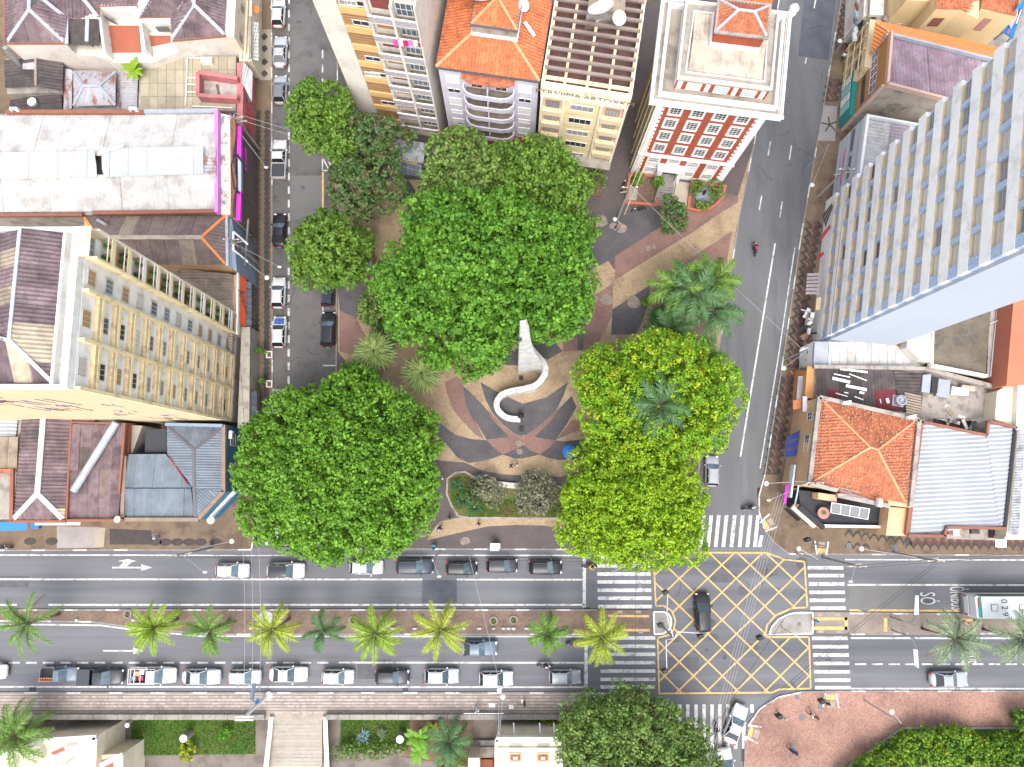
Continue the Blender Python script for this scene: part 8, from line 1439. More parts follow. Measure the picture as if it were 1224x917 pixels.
part('bumper', T, m_grey, lambda b: b.box(-.22, -.001, -1.2, 1.2, .35, .75)); part('rear_window', T, m_sglass, lambda b: b.add([(-.015, -1.05, 1.7), (-.015, 1.05, 1.7), (.3, 1.0, BH-.15), (.3, -1.0, BH-.15)], [(0, 1, 2, 3)])); part('advert_panel', T, mat('bus_red_ad', (.55, .04, .10), rough=.5), lambda b: b.add([(.0, .05, 1.95), (.0, .95, 1.95), (.32, .92, BH-.0), (.32, .05, BH-.0)], [(0, 1, 2, 3)])); part('advert_panel', T, mat('bus_blue_ad', (.12, .35, .65), rough=.5), lambda b: b.add([(.0, -.95, 1.95), (.0, -.02, 1.95), (.32, -.02, BH-.0), (.32, -.92, BH-.0)], [(0, 1, 2, 3)]))
for s in (-1, 1): part('stripe', T, mg, lambda b: b.box(.1, BL, s*(BW/2+.004)-.003, s*(BW/2+.004)+.003, BH-.6, BH-.27)); part('tail_light', T, m_lampr, lambda b: b.box(-.1, -.06, s*1.05-.1, s*1.05+.1, .9, 1.35)); part('side_window', T, m_sglass, lambda b: b.box(.8, BL-.4, s*(BW/2+.005)-.004, s*(BW/2+.005)+.004, 1.5, 2.5)); part('stripe', T, mg, lambda b: b.box(.3, .54, s*.6-.5, s*.6+.5, BH-.2, BH-.05))
for x in (1.6, 4.8): part('roof_hatch', T, bw_, lambda b: (b.box(x, x+.7, -.35, .35, BH+.001, BH+.06))); part('hatch_frame', T, m_grey, lambda b: parapet(b, [(x, -.35), (x+.7, -.35), (x+.7, .35), (x, .35)], BH, BH+.07, .05))
for x in (2.4, 9): 
    for s in (-1, 1): w = put('wheel', wheel_m()[0], T, (x, s*1.1, .48)); w.scale = (1.55, 1.3, 1.55)
for k, ch in enumerate('029'): text('roof_number', ch, 1.0, (3.1, .72-k*.72, BH+.012), (0, 0, -math.pi/2), m_black, T, .002)
# ================================================================ people
def person_mesh(pose):
    J = {'pel': (0, 0, .95, .13, .10), 'spi': (0, 0, 1.15, .13, .095), 'che': (0, .0, 1.36, .17, .11), 'nec': (0, .0, 1.50, .055, .055), 'hea': (.02, 0, 1.60, .085, .085), 'top': (.02, 0, 1.71, .07, .07)}
    if pose == 'ride': J = {'pel': (0, 0, .82, .13, .11), 'spi': (.08, 0, 1.0, .13, .1), 'che': (.18, 0, 1.2, .17, .12), 'nec': (.24, 0, 1.33, .055, .055), 'hea': (.27, 0, 1.42, .085, .085), 'top': (.28, 0, 1.53, .07, .07)}
    if pose == 'sit': J = {'pel': (0, 0, .55, .14, .12), 'spi': (.02, 0, .76, .13, .1), 'che': (.05, 0, .98, .17, .12), 'nec': (.07, 0, 1.12, .055, .055), 'hea': (.1, 0, 1.21, .085, .085), 'top': (.1, 0, 1.32, .07, .07)}
    pz = J['pel'][2]; px_ = J['pel'][0]; cz = J['che'][2]; cx_ = J['che'][0]
    for s, n in ((1, 'l'), (-1, 'r')):
        J['sh'+n] = (cx_, s*.19, cz+.05, .055, .055); J['hi'+n] = (px_, s*.09, pz-.08, .085, .085)
        if pose == 'walk': J['el'+n] = (-.10*s, s*.25, 1.15, .042, .042); J['ha'+n] = (.02-.2*s, s*.25, .93, .03, .03); J['kn'+n] = (.18*s+.06, s*.09, .5, .055, .055); J['an'+n] = (.26*s-.04, s*.09, .09, .038, .038); J['to'+n] = (.26*s+.12, s*.1, .04, .035, .035)
        if pose == 'stand': J['el'+n] = (-.03, s*.26, 1.14, .042, .042); J['ha'+n] = (.1, s*.22, .95, .03, .03); J['kn'+n] = (.02, s*.1, .5, .055, .055); J['an'+n] = (0, s*.11, .09, .038, .038); J['to'+n] = (.15, s*.13, .04, .035, .035)
        if pose == 'ride': J['el'+n] = (.36, s*.32, 1.08, .042, .042); J['ha'+n] = (.58, s*.3, 1.02, .03, .03); J['kn'+n] = (.42, s*.22, .66, .06, .06); J['an'+n] = (.2, s*.2, .3, .04, .04); J['to'+n] = (.36, s*.22, .26, .035, .035)
        if pose == 'sit': J['el'+n] = (.12, s*.25, .76, .042, .042); J['ha'+n] = (.36, s*.13, .62, .03, .03); J['kn'+n] = (.42, s*.11, .52, .06, .06); J['an'+n] = (.45, s*.11, .1, .04, .04); J['to'+n] = (.6, s*.12, .05, .035, .035)
    names = list(J); E = [('pel', 'spi'), ('spi', 'che'), ('che', 'nec'), ('nec', 'hea'), ('hea', 'top')]
    for n in 'lr': E += [('che', 'sh'+n), ('sh'+n, 'el'+n), ('el'+n, 'ha'+n), ('pel', 'hi'+n), ('hi'+n, 'kn'+n), ('kn'+n, 'an'+n), ('an'+n, 'to'+n)]
    me = bpy.data.meshes.new('p'); me.from_pydata([J[n][:3] for n in names], [(names.index(a), names.index(c)) for a, c in E], []); o = bpy.data.objects.new('p', me); SC.collection.objects.link(o)
    md = o.modifiers.new('s', 'SKIN'); md.use_smooth_shade = True; sv = me.skin_vertices[0].data
    for i, n in enumerate(names): sv[i].radius = (J[n][3], J[n][4]); sv[i].use_root = (n == 'pel')
    o.modifiers.new('d', 'SUBSURF').levels = 1; dg = bpy.context.evaluated_depsgraph_get(); m2 = bpy.data.meshes.new_from_object(o.evaluated_get(dg)); bpy.data.objects.remove(o)
    bm = bmesh.new(); bm.from_mesh(m2); hd = J['hea']
    def blob(c, r): bmesh.ops.create_icosphere(bm, subdivisions=1, radius=1, matrix=Matrix.Translation(c) @ Matrix.Diagonal((*r, 1)))
    blob((hd[0]+.1, 0, hd[2]), (.02, .014, .022)); blob((hd[0]+.085, 0, hd[2]-.045), (.015, .025, .007))
    for s in (1, -1):
        blob((hd[0], s*.085, hd[2]), (.02, .01, .03)); blob((hd[0]+.085, s*.032, hd[2]+.025), (.012, .014, .008)); h = J['ha'+('l' if s == 1 else 'r')]
        for k in range(4): blob((h[0]+.02*(k-1.5), h[1], h[2]-.06-.012*(1-abs(k-1.5)/2)), (.008, .009, .036))
        blob((h[0]+.035, h[1]-s*.01, h[2]-.03), (.022, .009, .012))
    bm.to_mesh(m2); bm.free(); m2.materials.clear()
    for k in range(4): m2.materials.append(mat('skin', (.32, .17, .11), rough=.6))
    hz = J['nec'][2]+.02
    for p in m2.polygons:
        c = p.center; i = 1
        if c.z > hz: i = 0
        elif any((Vector(J['ha'+n][:3])-c).length < .1 for n in 'lr'): i = 0
        elif any((Vector(J[q+n][:3])-c).length < .12 for q in ('to', 'an') for n in 'lr') and c.z < J['kn'+'l'][2]-.2: i = 3
        elif c.z < pz+.05 and not (pose == 'ride' and c.x > .25 and c.z > .9) and abs(c.y) < (.24 if pose != 'ride' else .4): i = 2
        p.material_index = i; p.use_smooth = True
    m2.name = 'body'; return m2, J
PM = {}
def person(label, px, py, rz, pose='walk', top=(.5, .5, .5), bot=(.03, .035, .05), hair=(.02, .015, .012), z=.13, group='pedestrians', helmet=None, pos=None, s=1.0):
    if pose not in PM: PM[pose] = person_mesh(pose)
    me, J = PM[pose]; c = pos or g(px, py, z+.8); c = Vector((c[0], c[1], z)); T = local_thing('person', label, 'person', c, rz, group)
    o = put('body', me, T); T.scale = (s, s, s)
    for k, cc in ((1, top), (2, bot), (3, (.03, .025, .02))): sl_ = o.material_slots[k]; sl_.link = 'OBJECT'; sl_.material = mat('cloth_%.2f_%.2f_%.2f' % cc, cc, rough=.9)
    h = J['hea']; b = MB()
    if helmet: b.ball((h[0]+.01, 0, h[2]+.04), .14, .13, .15, 10, 6); x = b.mesh('helmet', [mat('helmet_%.2f_%.2f' % helmet[:2], helmet, rough=.25)], True); put('helmet', x, T)
    else:
        if 'hair%.2f' % hair[0] not in PM: b.ball((0, 0, 0), .1, .098, .085, 10, 6); PM['hair%.2f' % hair[0]] = b.mesh('hair', [mat('hair_%.2f' % hair[0], hair, rough=.8)], True)
        put('hair', PM['hair%.2f' % hair[0]], T, (h[0]-.015, 0, h[2]+.055))
    return T
for a in (('person in dark clothes walking on the tan mosaic south of the monument', 611, 557, .4, 'walk', (.03, .03, .05), (.04, .04, .06)), ('person in a pale shirt beside the dark clothed walker on the mosaic', 617, 555, .4, 'walk', (.55, .52, .55), (.12, .12, .18)), ('person in black walking on the tan strip below the garden bed', 572.5, 626, 1.4, 'walk', (.02, .02, .025), (.03, .015, .02)), ('person in white under the big tree edge on the tan strip', 523.5, 633, .9, 'walk', (.7, .7, .7), (.03, .03, .04)), ('person in black walking next to the one in white on the tan strip', 526.5, 631, .9, 'walk', (.02, .02, .03), (.03, .03, .04)), ('person in white at the left end of the garden bed', 529, 571, .2, 'stand', (.7, .7, .68), (.3, .3, .32)), ('dark clothed person on the lower left path of the garden bed', 538, 618, 2.8, 'walk', (.03, .03, .035), (.05, .05, .06)),
 ('person in navy walking by a manhole on the red paving', 946, 897, 2.4, 'walk', (.03, .045, .14), (.02, .03, .08)), ('second person in dark blue at the round grey manhole on the red paving', 950, 899, 2.4, 'walk', (.05, .06, .12), (.02, .02, .03)), ('person in white shirt near the upper manhole on the red paving', 970, 854, 2.6, 'walk', (.66, .64, .62), (.03, .03, .03)), ('person in rust brown beside the white shirted one on the red paving', 975, 857, 2.6, 'walk', (.30, .10, .05), (.25, .12, .08)), ('person in black top by the dropped kerb of the red paving', 988, 840, -.8, 'walk', (.02, .022, .03), (.3, .33, .35)), ('person in grey walking near the left rounded edge of the red paving', 931, 856, .2, 'walk', (.06, .06, .08), (.03, .03, .04)),
 ('person in a white shirt on the right pavement by the yellow shop', 1008, 68, 1.0, 'walk', (.78, .76, .74), (.02, .02, .02)), ('person in black on the right pavement under the tower', 958, 377, 1.3, 'walk', (.02, .02, .03), (.02, .02, .025)), ('person in black by the grey canopy on the right pavement', 962, 361, 1.8, 'stand', (.02, .02, .02), (.02, .02, .02)), ('person in orange on the right pavement by the orange shop', 945, 446, .6, 'walk', (.5, .16, .04), (.2, .1, .06)), ('person in white top with dark bag on the beige pavement by the railing', 570.5, 849, -1.2, 'walk', (.72, .72, .74), (.6, .6, .62)), ('person in white and blue in front of the purple roof shop', 186, 642, .2, 'stand', (.6, .62, .7), (.1, .14, .3)), ('person in bright blue waiting on the right traffic island', 974, 741.5, 0, 'stand', (.03, .30, .60), (.02, .04, .08)), ('person in a pale pink top under the bent palm on the right median', 1152, 743, .3, 'stand', (.62, .38, .3), (.3, .2, .2)), ('person in dark clothes standing on the beige pavement near a post shadow', 627, 841, .3, 'stand', (.03, .03, .04), (.03, .03, .03)), ('person in red beside the dark palm shrubs near the parked cars', 438.5, 333.5, 1.5, 'stand', (.5, .1, .08), (.6, .55, .5))): person(*a)
person('person in dark red seated on the curved white bench', 627, 575.5, -1.57, 'sit', (.16, .03, .03), (.05, .04, .05), z=.2, group=None)
# ---- motorcycles
def bike_m():
    if 'bk' in CM: return CM['bk']
    o = []; ty, ri = wheel_m()
    b = MB(); b.bar((-.55, 0, .35), (-.1, 0, .55), .12, .1); b.bar((-.1, 0, .35), (.3, 0, .45), .22, .25); b.bar((.62, 0, .32), (.42, 0, .95), .07); b.bar((.3, 0, .6), (.45, 0, .85), .08); o.append(('frame', b.mesh('frame', [m_dark])))
    b = MB(); b._ball((.22, 0, .8), .27, .15, .13, 10, 6); o.append(('fuel_tank', b.mesh('fuel_tank', [m_black], True)))
    b = MB(); b.prism([(-.62, -.12), (-.05, -.15), (.02, -.1), (.02, .1), (-.05, .15), (-.62, .12)], .74, .84); o.append(('seat', b.mesh('seat', [m_black])))
    b = MB(); b.tube([(.4, -.38, 1.0), (.48, -.1, 1.0), (.48, .1, 1.0), (.4, .38, 1.0)], .022, 6); o.append(('handlebar', b.mesh('handlebar', [m_steel])))
    b = MB(); b._ball((.6, 0, .88), .1, .1, .1, 8, 5); o.append(('headlight', b.mesh('headlight', [m_lampw], True))); b = MB(); b.box(-.78, -.55, -.07, .07, .66, .72); o.append(('mudguard', b.mesh('mudguard', [m_black])))
    b = MB(); b.tube([(-.1, -.16, .3), (-.7, -.18, .35)], .045, 6); o.append(('exhaust', b.mesh('exhaust', [m_steel]))); CM['bk'] = o; return o
def bike(label, px, py, rz, rider=None, z=.012, group='motorcycles', tank=None):
    c = g(px, py, z+.7); T = local_thing('motorcycle', label, 'motorcycle', (c.x, c.y, z), rz, group)
    for nm, me in bike_m(): put(nm, me, T)
    for x in (-.62, .65): w = put('wheel', wheel_m()[0], T, (x, 0, .31)); w.scale = (1, .5, 1); ORG[w.name] = (0, 0, 0); put('rim', wheel_m()[1], w)
    if rider: person(rider[0], 0, 0, rz, 'ride', rider[1], rider[2], z=z, helmet=rider[3], pos=(c.x-.12*math.cos(rz), c.y-.12*math.sin(rz)), group='motorcycle riders')
    return T
bike('motorcycle waiting in the left gap at the far stop line', 705, 677.5, 0, ('rider with a yellow jacket and box on the far stop line motorcycle', (.75, .45, .02), (.03, .03, .04), (.05, .05, .05)))
bike('motorcycle between two lanes above the silver hatchback', 651, 796, 0, ('rider in navy between the lanes above the silver hatchback', (.04, .04, .09), (.05, .05, .07), (.65, .6, .62)))
bike('motorcycle at the near stop line under the small palm', 686, 769.5, 0, ('rider with tan jacket at the near stop line under the small palm', (.42, .30, .18), (.05, .05, .05), (.4, .06, .05)))
bike('motorcycle riding up the right street', 903, 297, UP, ('rider in crimson riding up the right street', (.40, .03, .08), (.03, .03, .06), (.1, .02, .03))); bike('motorcycle crossing the lower zebra beside the white sedan', 856, 873, UP, ('rider in black on the lower zebra crossing', (.02, .025, .03), (.02, .02, .03), (.03, .03, .03)))
bike('black motorcycle parked below the stair garden of the red building', 764, 249.5, 3.3, z=.14); bike('black motorcycle parked in the alley mouth by the pale post', 745.5, 222, 1.3, z=.14); bike('small dark motorcycle entering the left edge of the upper zebra', 896, 607, .2, ('rider in dark grey just above the upper zebra crossing', (.04, .04, .05), (.03, .03, .03), (.5, .5, .5)))
bike('small motorcycle parked at the left edge below the blue fascia', 3, 655, 0, z=.14)
# ================================================================ street furniture
def lamp(label, base, head, h, hz=None, heads=1, pole_r=.09, cat='street lamp', name='street_lamp', armz=None, disc_=False):
    B = g(*base, .13); T = thing(name, label, cat, B, 0, 'street lamps'); H_ = g(*head, hz or h); top = Vector((B.x, B.y, h))
    part('pole', T, m_steel, lambda b: b.tube([B, top], [pole_r, pole_r*.6], 8)); d = H_-top
    if d.length > .5: part('arm', T, m_steel, lambda b: b.tube([top, top.lerp(H_, .5)+Vector((0, 0, .15)), H_], .022, 5))
    part('lamp_head', T, mat('lamp_shell', (.5, .5, .49), rough=.5), lambda b: b._ball(H_, .26 if not disc_ else .28, .14 if not disc_ else .28, .1, 12, 6)); part('lens', T, mat('lamp_lens', (.75, .75, .7), rough=.3), lambda b: b._ball(H_-Vector((0, 0, .08)), .22, .14, .06, 8, 4)); return T
lamp('street lamp with a round white head by the orange sign on the left pavement', (312, 327), (319, 332), 8, disc_=True); lamp('double armed lamp leaning from the left pavement near the slate front', (309, 316), (334, 319), 8); lamp('lamp with a broken white head beside the white pickup', (311, 190), (318, 200), 7); lamp('lamp on the corner pavement by the blue building', (255, 652), (277, 647), 8, disc_=True)
lamp('thin lamp arm over the far lanes near the turn arrow', (254, 655), (245, 684), 8); lamp('lamp arm over the small black hatchback', (526, 660), (525, 689), 8); lamp('lamp arm over the right end of the far zebra', (748, 662), (724, 687), 8); lamp('second lamp arm above the far zebra pointing right', (750, 662), (765, 704), 8)
lamp('lamp at the rounded corner with a large white globe', (938, 575), (916, 578), 7.5, disc_=True); lamp('lamp with a small head at the rounded corner pointing down left', (939, 576), (919, 598), 7.5); lamp('lamp arm reaching over the right zebra crossing', (984, 666), (1017, 695), 8); lamp('lamp with white head on the right pavement of the avenue', (1050, 658), (1030, 656), 8, disc_=True); lamp('lamp with white globe in the middle of the right street pavement', (962, 203), (971, 221), 7, disc_=True); lamp('round white globe lamp near the upper shops of the right street', (1000, 60), (1004, 49), 7, disc_=True)
lamp('lamp with white head by the annex on the right pavement', (938, 430), (937, 440), 7, disc_=True); lamp('white round lamp by the dropped kerb of the avenue corner', (952, 662), (955, 656), 6, disc_=True); lamp('lamp post with double heads on the beige pavement by the railing', (598, 852), (601, 833), 9, disc_=True); lamp('small lamp above the railing lamp on the kerb', (597, 852), (597, 825), 7, disc_=True); lamp('small globe lamp on the lower path left of the lawn', (158, 862), (152, 867), 1.5, disc_=True); lamp('small globe lamp on the lower path right of the palms', (545, 861), (543, 869), 1.5, disc_=True)
lamp('thin lamp post with two small white heads on the red paving', (1033, 837), (1066, 851), 8, disc_=True); lamp('white globe lamp left of the dark mosaic field by the square', (738, 277), (735, 262), 3, disc_=True)
T = thing('street_lamp', 'thick white tilted lamp column over the beige pavement beside the small blue sign', 'street lamp', g(310, 843, .13), 0, 'street lamps'); part('pole', T, m_whitep, lambda b: b.tube([g(318, 833, .2), g(288, 861, 8)], [.28, .1], 8)); part('base_plate', T, m_whitep, lambda b: b.lathe(g(321, 831, .13), [(.45, 0), (.4, .12)], 14)); part('cross_arm', T, m_whitep, lambda b: (b.bar(g(281, 861, 8.1), g(303, 860.5, 8.1), .12), b.bar(g(281, 857.5, 8), g(303, 857, 8), .1)))
T = thing('bus_sign', 'narrow dark blue panel hanging over the kerb under the cables', 'sign', g(302, 832)); part('panel', T, mat('slate_panel', (.06, .10, .14), rough=.4), lambda b: b.bar(g(304, 817, 5), g(301, 837, 5), .4, .15)); part('post', T, m_steel, lambda b: b.tube([g(306, 838, .13), g(301.5, 838, 5.1)], .06, 6)); part('small_plate', T, mat('bright_blue', (1, 1, 1)), lambda b: b.bar(g(305, 840, 3), g(310, 837, 3), .35, .25))
# overhead sign gantries on the right median
m_sign = mat('sign_white', (.6, .64, .68), rough=.4)
for k, (b0_, pts, sg, lab) in enumerate((((1064, 737), [(1078, 742), (1090, 744), (1097, 735)], ((1094, 712), (1098, 712), (1098, 735), (1093, 735)), 'tall white sign board hanging over the bus lettering'), ((1066, 753), [(1078, 756), (1090, 763), (1095, 775)], ((1092, 776), (1097, 777), (1098, 799), (1093, 795)), 'tall white sign board hanging over the near dashed line'))):
    B = g(*b0_, .13); T = thing('overhead_sign', lab, 'traffic sign', B, 0, 'overhead signs on the right median'); part('post', T, m_grey, lambda b: b.tube([B, Vector((B.x, B.y, 5.4)), g(*pts[0], 6), g(*pts[1], 6.1), g(*pts[2], 6.1)], .08, 6)); part('board', T, m_sign, lambda b: b.add([g(*p, 6.2) for p in sg]+[g(*p, 6.05) for p in sg], [(0, 1, 2, 3), (7, 6, 5, 4), (0, 4, 5, 1), (2, 6, 7, 3), (1, 5, 6, 2), (3, 7, 4, 0)]))
    m_ = Vector((0, 0, 0)); c = sum((g(*p, 6.215) for p in sg), m_)/4; text('sign_lettering', ['CENTRO', 'BAIRRO'][k] if False else '-  -', .5, c, (0, 0, -math.pi/2), m_blue, T, .001)
def signal(label, base, pts, head, h=5.6):
    B = g(*base, .13); T = thing('traffic_light', label, 'traffic light', B, 0, 'traffic lights at the junction'); part('pole', T, m_steel, lambda b: b.tube([B, Vector((B.x, B.y, h))]+[g(*p, h+.1) for p in pts], .07, 6)); H_ = g(*head, h)
    part('signal_head', T, m_black, lambda b: b.obox(H_, (1, .4, 0), (-.4, 1, 0), (0, 0, 1), .28, .18, .5)); part('visor', T, m_dark, lambda b: b.obox(H_+Vector((.2, .1, .2)), (1, .4, 0), (-.4, 1, 0), (0, 0, 1), .16, .12, .05)); return T
signal('traffic light on a long arm pointing up from the left island', (792, 749), [(797, 735), (798, 712)], (795, 708)); signal('traffic light on a long arm pointing down from the left island', (793, 751), [(796, 765), (797, 800)], (794, 802)); signal('traffic light on a long arm pointing right from the left island', (794, 750), [(810, 755), (838, 757)], (837, 760)); signal('traffic light on an arm left of the right island', (934, 750), [(946, 757), (915, 759)], (908, 762)); signal('traffic light on a short post of the left island beside the zebra', (789, 748), [], (789, 747), 3)
signal('small traffic light near the left edge of the red paving', (928, 850), [], (931, 856), 3.2); signal('traffic light at the dropped kerb on the avenue corner', (972, 650), [], (965, 645), 4); signal('small pedestrian signal at the top of the red paving', (977, 835), [], (982, 838), 3)
def pole(label, base, h, wires=(), lean=(0, 0)):
    B = g(*base, .13); T = thing('utility_pole', label, 'utility pole', B, 0, 'utility poles'); tp = B+Vector((lean[0], lean[1], h)); part('pole', T, m_conc, lambda b: b.tube([B, tp], [.17, .11], 8))
    for k in range(2): part('cross_arm', T, m_bwall, lambda b: b.obox(tp-Vector((0, 0, .5+k*1.1)), (1, .2*k, 0), (0, 1, 0), (0, 0, 1), 1.0, .06, .06))
    part('insulator', T, m_whitep, lambda b: b.lathe(tp-Vector((.8, 0, .44)), [(.07, 0), (.09, .1), (.05, .2)], 6)); part('insulator', T, m_whitep, lambda b: b.lathe(tp-Vector((-.8, 0, .44)), [(.07, 0), (.09, .1), (.05, .2)], 6)); return tp
def cable(label, A, B_, n=1, gap=.35, r=.022, sag=.5, m=None, group='overhead cables'):
    d = (B_-A).normalized(); s = Vector((-d.y, d.x, 0)).normalized()
    for k in range(n):
        o = s*gap*(k-(n-1)/2); b = MB(); pts = [A.lerp(B_, t/10)+o-Vector((0, 0, sag*4*(t/10)*(1-t/10))) for t in range(11)]; b.tube(pts, r, 4, False); x = b.build('power_cable', m or m_wire); tag(x, label, 'cable', label if n > 1 else None)
q1 = pole('grey utility pole with cross arms on the kerb by the right zebra crossing', (984, 667), 9); q2 = pole('utility pole with a bundle of wires on the avenue pavement at right', (1068, 661), 9); q3 = pole('leaning utility pole between the dark mosaic and the alley', (738, 262), 8.5, lean=(.3, .8)); q4 = pole('utility pole on the left pavement near the blue corner building', (253, 655), 9); q5 = pole('utility pole by the far zebra near the lime tree', (746, 661), 8.5); q6 = pole('utility pole on the right street pavement by the pink lettering', (977, 235), 8.5); q7 = pole('utility pole on the left pavement beside the orange sign', (306, 312), 8.5); q8 = pole('utility pole on the left pavement beside the magenta front', (310, 178), 8.5); q9 = pole('utility pole at the rounded corner by the magenta banner', (941, 577), 8.5)
cable('pale cable slanting from the alley pole across the square to the right street', q3, g(965, 423, 6), m=m_wirel); cable('dark cable running from the corner pole up the right pavement', q9, q6); cable('dark cable along the shop fronts of the right street', q6, g(1040, 0, 8.5)); cable('bundle of thin cables crossing the box junction diagonally', g(935, 590, 8), g(835, 960, 8), 4, .3, m=m_wirel); cable('pair of dark cables from the right pole down over the junction', q2, g(815, 930, 8), 2, .3); cable('pair of dark cables crossing the right side of the junction', g(965, 700, 8), g(855, 870, 8), 1); cable('three parallel pale cables over the near carriageway', g(300, 655, 8), g(300, 850, 8), 3, .85, m=m_wirel); cable('dark cable running along the avenue in front of the square', q4, q5, 2, .3); cable('dark cable running along the avenue at right', q1, g(1240, 662, 8.5), 2, .3); cable('dark cables along the top of the left pavement', q8, q7, 2, .3); cable('pair of pale cables crossing the left street above the hatched box', q8, g(520, 206, 7), 2, .6, m=m_wirel); cable('dark cable going up the left pavement to the top edge', q8, g(318, -20, 8.5), 2, .3); cable('dark cable along the left pavement below the orange sign', q7, g(300, 640, 8), 1); cable('dark cable beside the far zebra to the median', q5, g(760, 840, 8)); cable('pale cable over the near queue by the railing lamp', g(560, 662, 8), g(602, 838, 8), m=m_wirel)
T = thing('parasol', 'bright blue parasol half under the lime tree beside the mosaic', 'parasol', g(679, 541)); o = T.location.copy(); ORG[T.name] = (0, 0, 0); part('canopy', T, mat('parasol_blue', (.02, .16, .60), rough=.7), lambda b: b.lathe((0, 0, 2.1), [(.85, 0), (.45, .22), (.05, .34)], 8)); part('pole', T, m_whitep, lambda b: b.tube([(0, 0, 0), (0, 0, 2.4)], .03, 6))
for i, (x, y, lab) in enumerate(((573, 570, 'teal litter bin at the left end of the curved bench'), (519, 653.5, 'teal litter bin on the kerb in front of the square'))): t = thing('litter_bin', lab, 'litter bin', g(x, y, .13), 0, 'litter bins'); ORG[t.name] = (0, 0, 0); part('bucket', t, mat('bin_teal', (.05, .22, .30), rough=.6), lambda b: b.lathe((0, 0, .3), [(.24, 0), (.3, .6), (.26, .6), (.22, .2)], 12)); part('post', t, m_grey, lambda b: b.tube([(.32, 0, 0), (.32, 0, .95)], .035, 6))
T = thing('vendor_cart', 'small white vendor cart standing on the kerb before the square', 'cart', g(593, 652, .13)); ORG[T.name] = (0, 0, 0); part('counter', T, m_whitep, lambda b: b.box(-.5, .5, -.3, .3, .5, .95)); part('shade', T, m_shut, lambda b: b.box(-.65, .35, -.45, .4, 1.9, 1.95)); part('post', T, m_grey, lambda b: [b.bar((x, y, .1), (x, y, 1.9), .04) for x in (-.45, .3) for y in (-.28, .28)])
t = thing('street_stall', 'dark square kiosk roof beside the round street tree', 'kiosk', g(440, 318, .13)); part('roof', t, m_zincg, lambda b: b.prism(G([(437, 313), (445, 312), (445, 322), (437, 323)], 2.6), 2.5, 2.6)); part('wall', t, m_grey, lambda b: b.prism(G([(438, 314), (444, 313), (444, 321), (438, 322)], 2.6), .13, 2.49))
T = thing('terrace_beds', 'low planters with small palms on the alley side of the pergola house', 'planter', g(708, 215)); part('trough', T, m_soil, lambda b: b.prism(G([(706, 208), (722, 208), (718, 236), (706, 235)], .13), .131, .5))
t = thing('paint_stain', 'pale grey stain on the median soil beside the yellow palm', 'stain', g(317, 738)); part('stain', t, mat('pale_stain', (.42, .43, .42), rough=.9), lambda b: b.prism([(g(318, 739).x+.8*math.cos(k*.6283)*(1+.2*(k % 3)), g(318, 739).y+.8*math.sin(k*.6283)*(1+.15*(k % 2))) for k in range(10)], .13, .136))
k = 0
for x in (92, 160, 200, 268, 300, 440, 470, 496, 555, 573, 590, 602, 608, 614, 630, 676): 
    t = thing('boulder', 'pale stone lying on the kerb of the planted median', 'stone', g(x, 751 if x > 240 else 741, .13), 0, 'pale stones along the planted median'); ORG[t.name] = (0, 0, 0); part('stone', t, mat('pale_stone', (.45, .43, .42), (.35, .33, .32), scale=4, rough=.9), lambda b: b._ball((0, 0, .1), R.uniform(.18, .38), R.uniform(.15, .28), .18, 7, 4)); k += 1
for i, (x, y) in enumerate(((153, 734), (422, 741), (590, 742), (614, 741))):
    t = thing('tree_ring', ['ring of stones in the median left of the bunched palm', 'ring of stones beside the smallest median palm', 'ring of low plants in the median right of the star palm', 'square stone ring in the median before the small palm'][i], 'planting ring', g(x, y, .13), 0, 'planting rings on the median'); ORG[t.name] = (0, 0, 0)
    part('ring', t, m_conc, lambda b: [b.obox((.42*math.cos(a), .42*math.sin(a), .08), (-math.sin(a), math.cos(a), 0), (math.cos(a), math.sin(a), 0), (0, 0, 1), .17, .07, .08) for a in [j*.7854 for j in range(8)]]); part('sprout', t, L4, lambda b: [b.add([(0, 0, .1), (.22*math.cos(a), .22*math.sin(a), .35), (.26*math.cos(a+.5), .26*math.sin(a+.5), .22)], [(0, 1, 2)]) for a in [j*.7 for j in range(9)]])
rg = random.Random(3); b = MB()
for _ in range(900):   # weeds and leaf litter on the median and the beds
    x = rg.uniform(60, 712); y = rg.uniform(733, 754) if x > 250 else rg.uniform(731, 741); p = g(x, y, .135); a = rg.uniform(0, 6.28); s = rg.uniform(.05, .16); b.add([(p.x, p.y, p.z), (p.x+s*math.cos(a), p.y+s*math.sin(a), p.z+.05), (p.x+s*math.cos(a+1), p.y+s*math.sin(a+1), p.z+.02)], [(0, 1, 2)])
o = b.build('weeds', leafmat('weed', (.10, .13, .04), (.22, .17, .08), None, 1, .5)); o['kind'] = 'stuff'
for (x, y, lab) in ((427, 849, 0),): pass
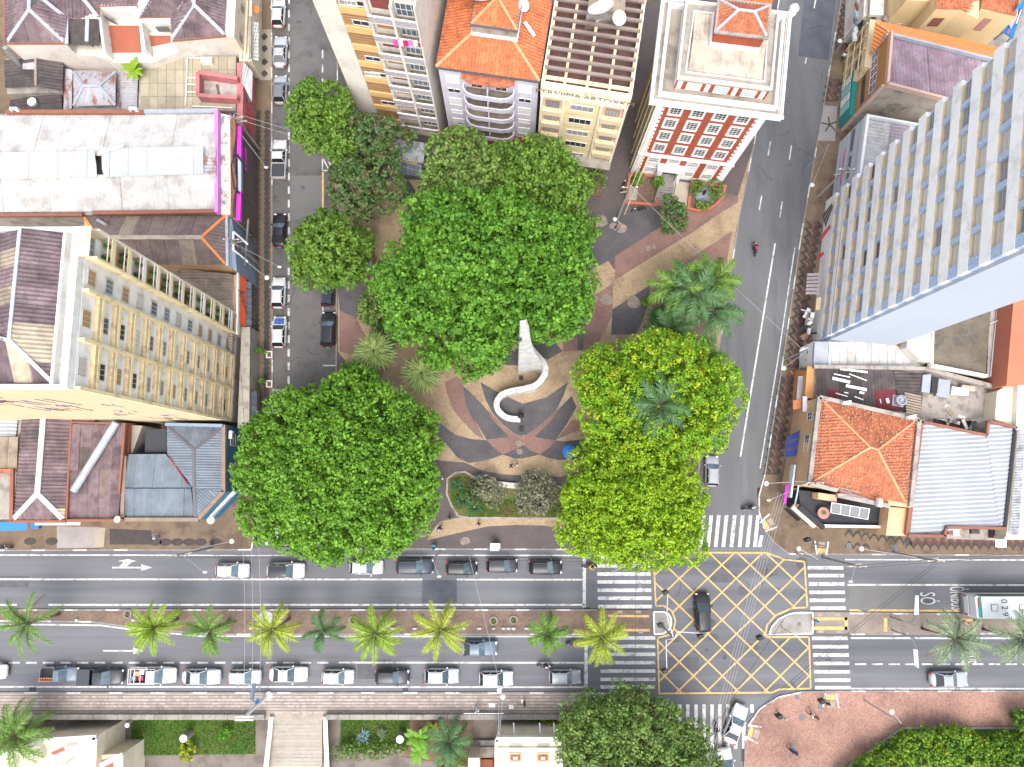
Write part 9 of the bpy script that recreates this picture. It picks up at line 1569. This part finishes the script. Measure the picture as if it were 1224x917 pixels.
for i, (x, y, w, h, mm, lab) in enumerate(((588, 843, 4, 2.5, m_shut, 'white cloth bundle lying on the beige pavement by the lamp'), (611, 845, 3.2, 2.6, m_shut, 'white square sheet lying on the beige pavement'), (624, 838, 1.2, 2.4, m_shut, 'small white slip on the beige pavement by the standing person'), (668, 842, 1.6, 1.3, m_shut, 'white scrap on the beige pavement near the stop line'))):
    t = thing('loose_sheet', lab, 'sheet', g(x, y, .14)); part('sheet', t, mm, lambda b: b.prism(G([(x-w, y-h), (x+w*.9, y-h*.8), (x+w, y+h), (x-w*.8, y+h*.9)], .15), .14, .2))
# ---- pieces that could be lifted off singly become parts of their own
SPL = ('ridge_cap', 'ridge_tile', 'parapet', 'gutter', 'sign_frame', 'post', 'pilaster', 'front_band', 'front_edge', 'coping', 'terrace_wall', 'window_frame', 'bracket', 'pipe', 'pipework', 'side_pipe', 'side_post', 'ruin_wall', 'roof_rail', 'cornice', 'kerb', 'antenna_rack', 'handrail', 'string_course', 'penthouse_parapet', 'cross_arm', 'top_rail', 'canopy_frame', 'portal', 'sign_lettering_')
for o in [x for x in SC.objects if x.type == 'MESH' and x.parent and x.name.split('.')[0] in SPL and x.data.users == 1]:
    me = o.data; n = len(me.vertices); r = list(range(n))
    def f(i):
        while r[i] != i: r[i] = r[r[i]]; i = r[i]
        return i
    for p in me.polygons:
        v = p.vertices
        for j in v[1:]: r[f(j)] = f(v[0])
    isl = {}
    for p in me.polygons: isl.setdefault(f(p.vertices[0]), []).append(p)
    if not 2 <= len(isl) <= 40: continue
    co = [v.co.copy() for v in me.vertices]; ms = [(m) for m in me.materials]; first = True
    new = []
    for ps in isl.values():
        ids = sorted({i for p in ps for i in p.vertices}); mp = {a: b for b, a in enumerate(ids)}
        m2 = bpy.data.meshes.new(me.name); m2.from_pydata([co[i] for i in ids], [], [tuple(mp[i] for i in p.vertices) for p in ps]); [m2.materials.append(m) for m in ms]; m2.polygons.foreach_set('material_index', [p.material_index for p in ps]); new.append(m2)
    o.data = new[0]
    for m2 in new[1:]:
        c = o.copy(); c.data = m2; SC.collection.objects.link(c)
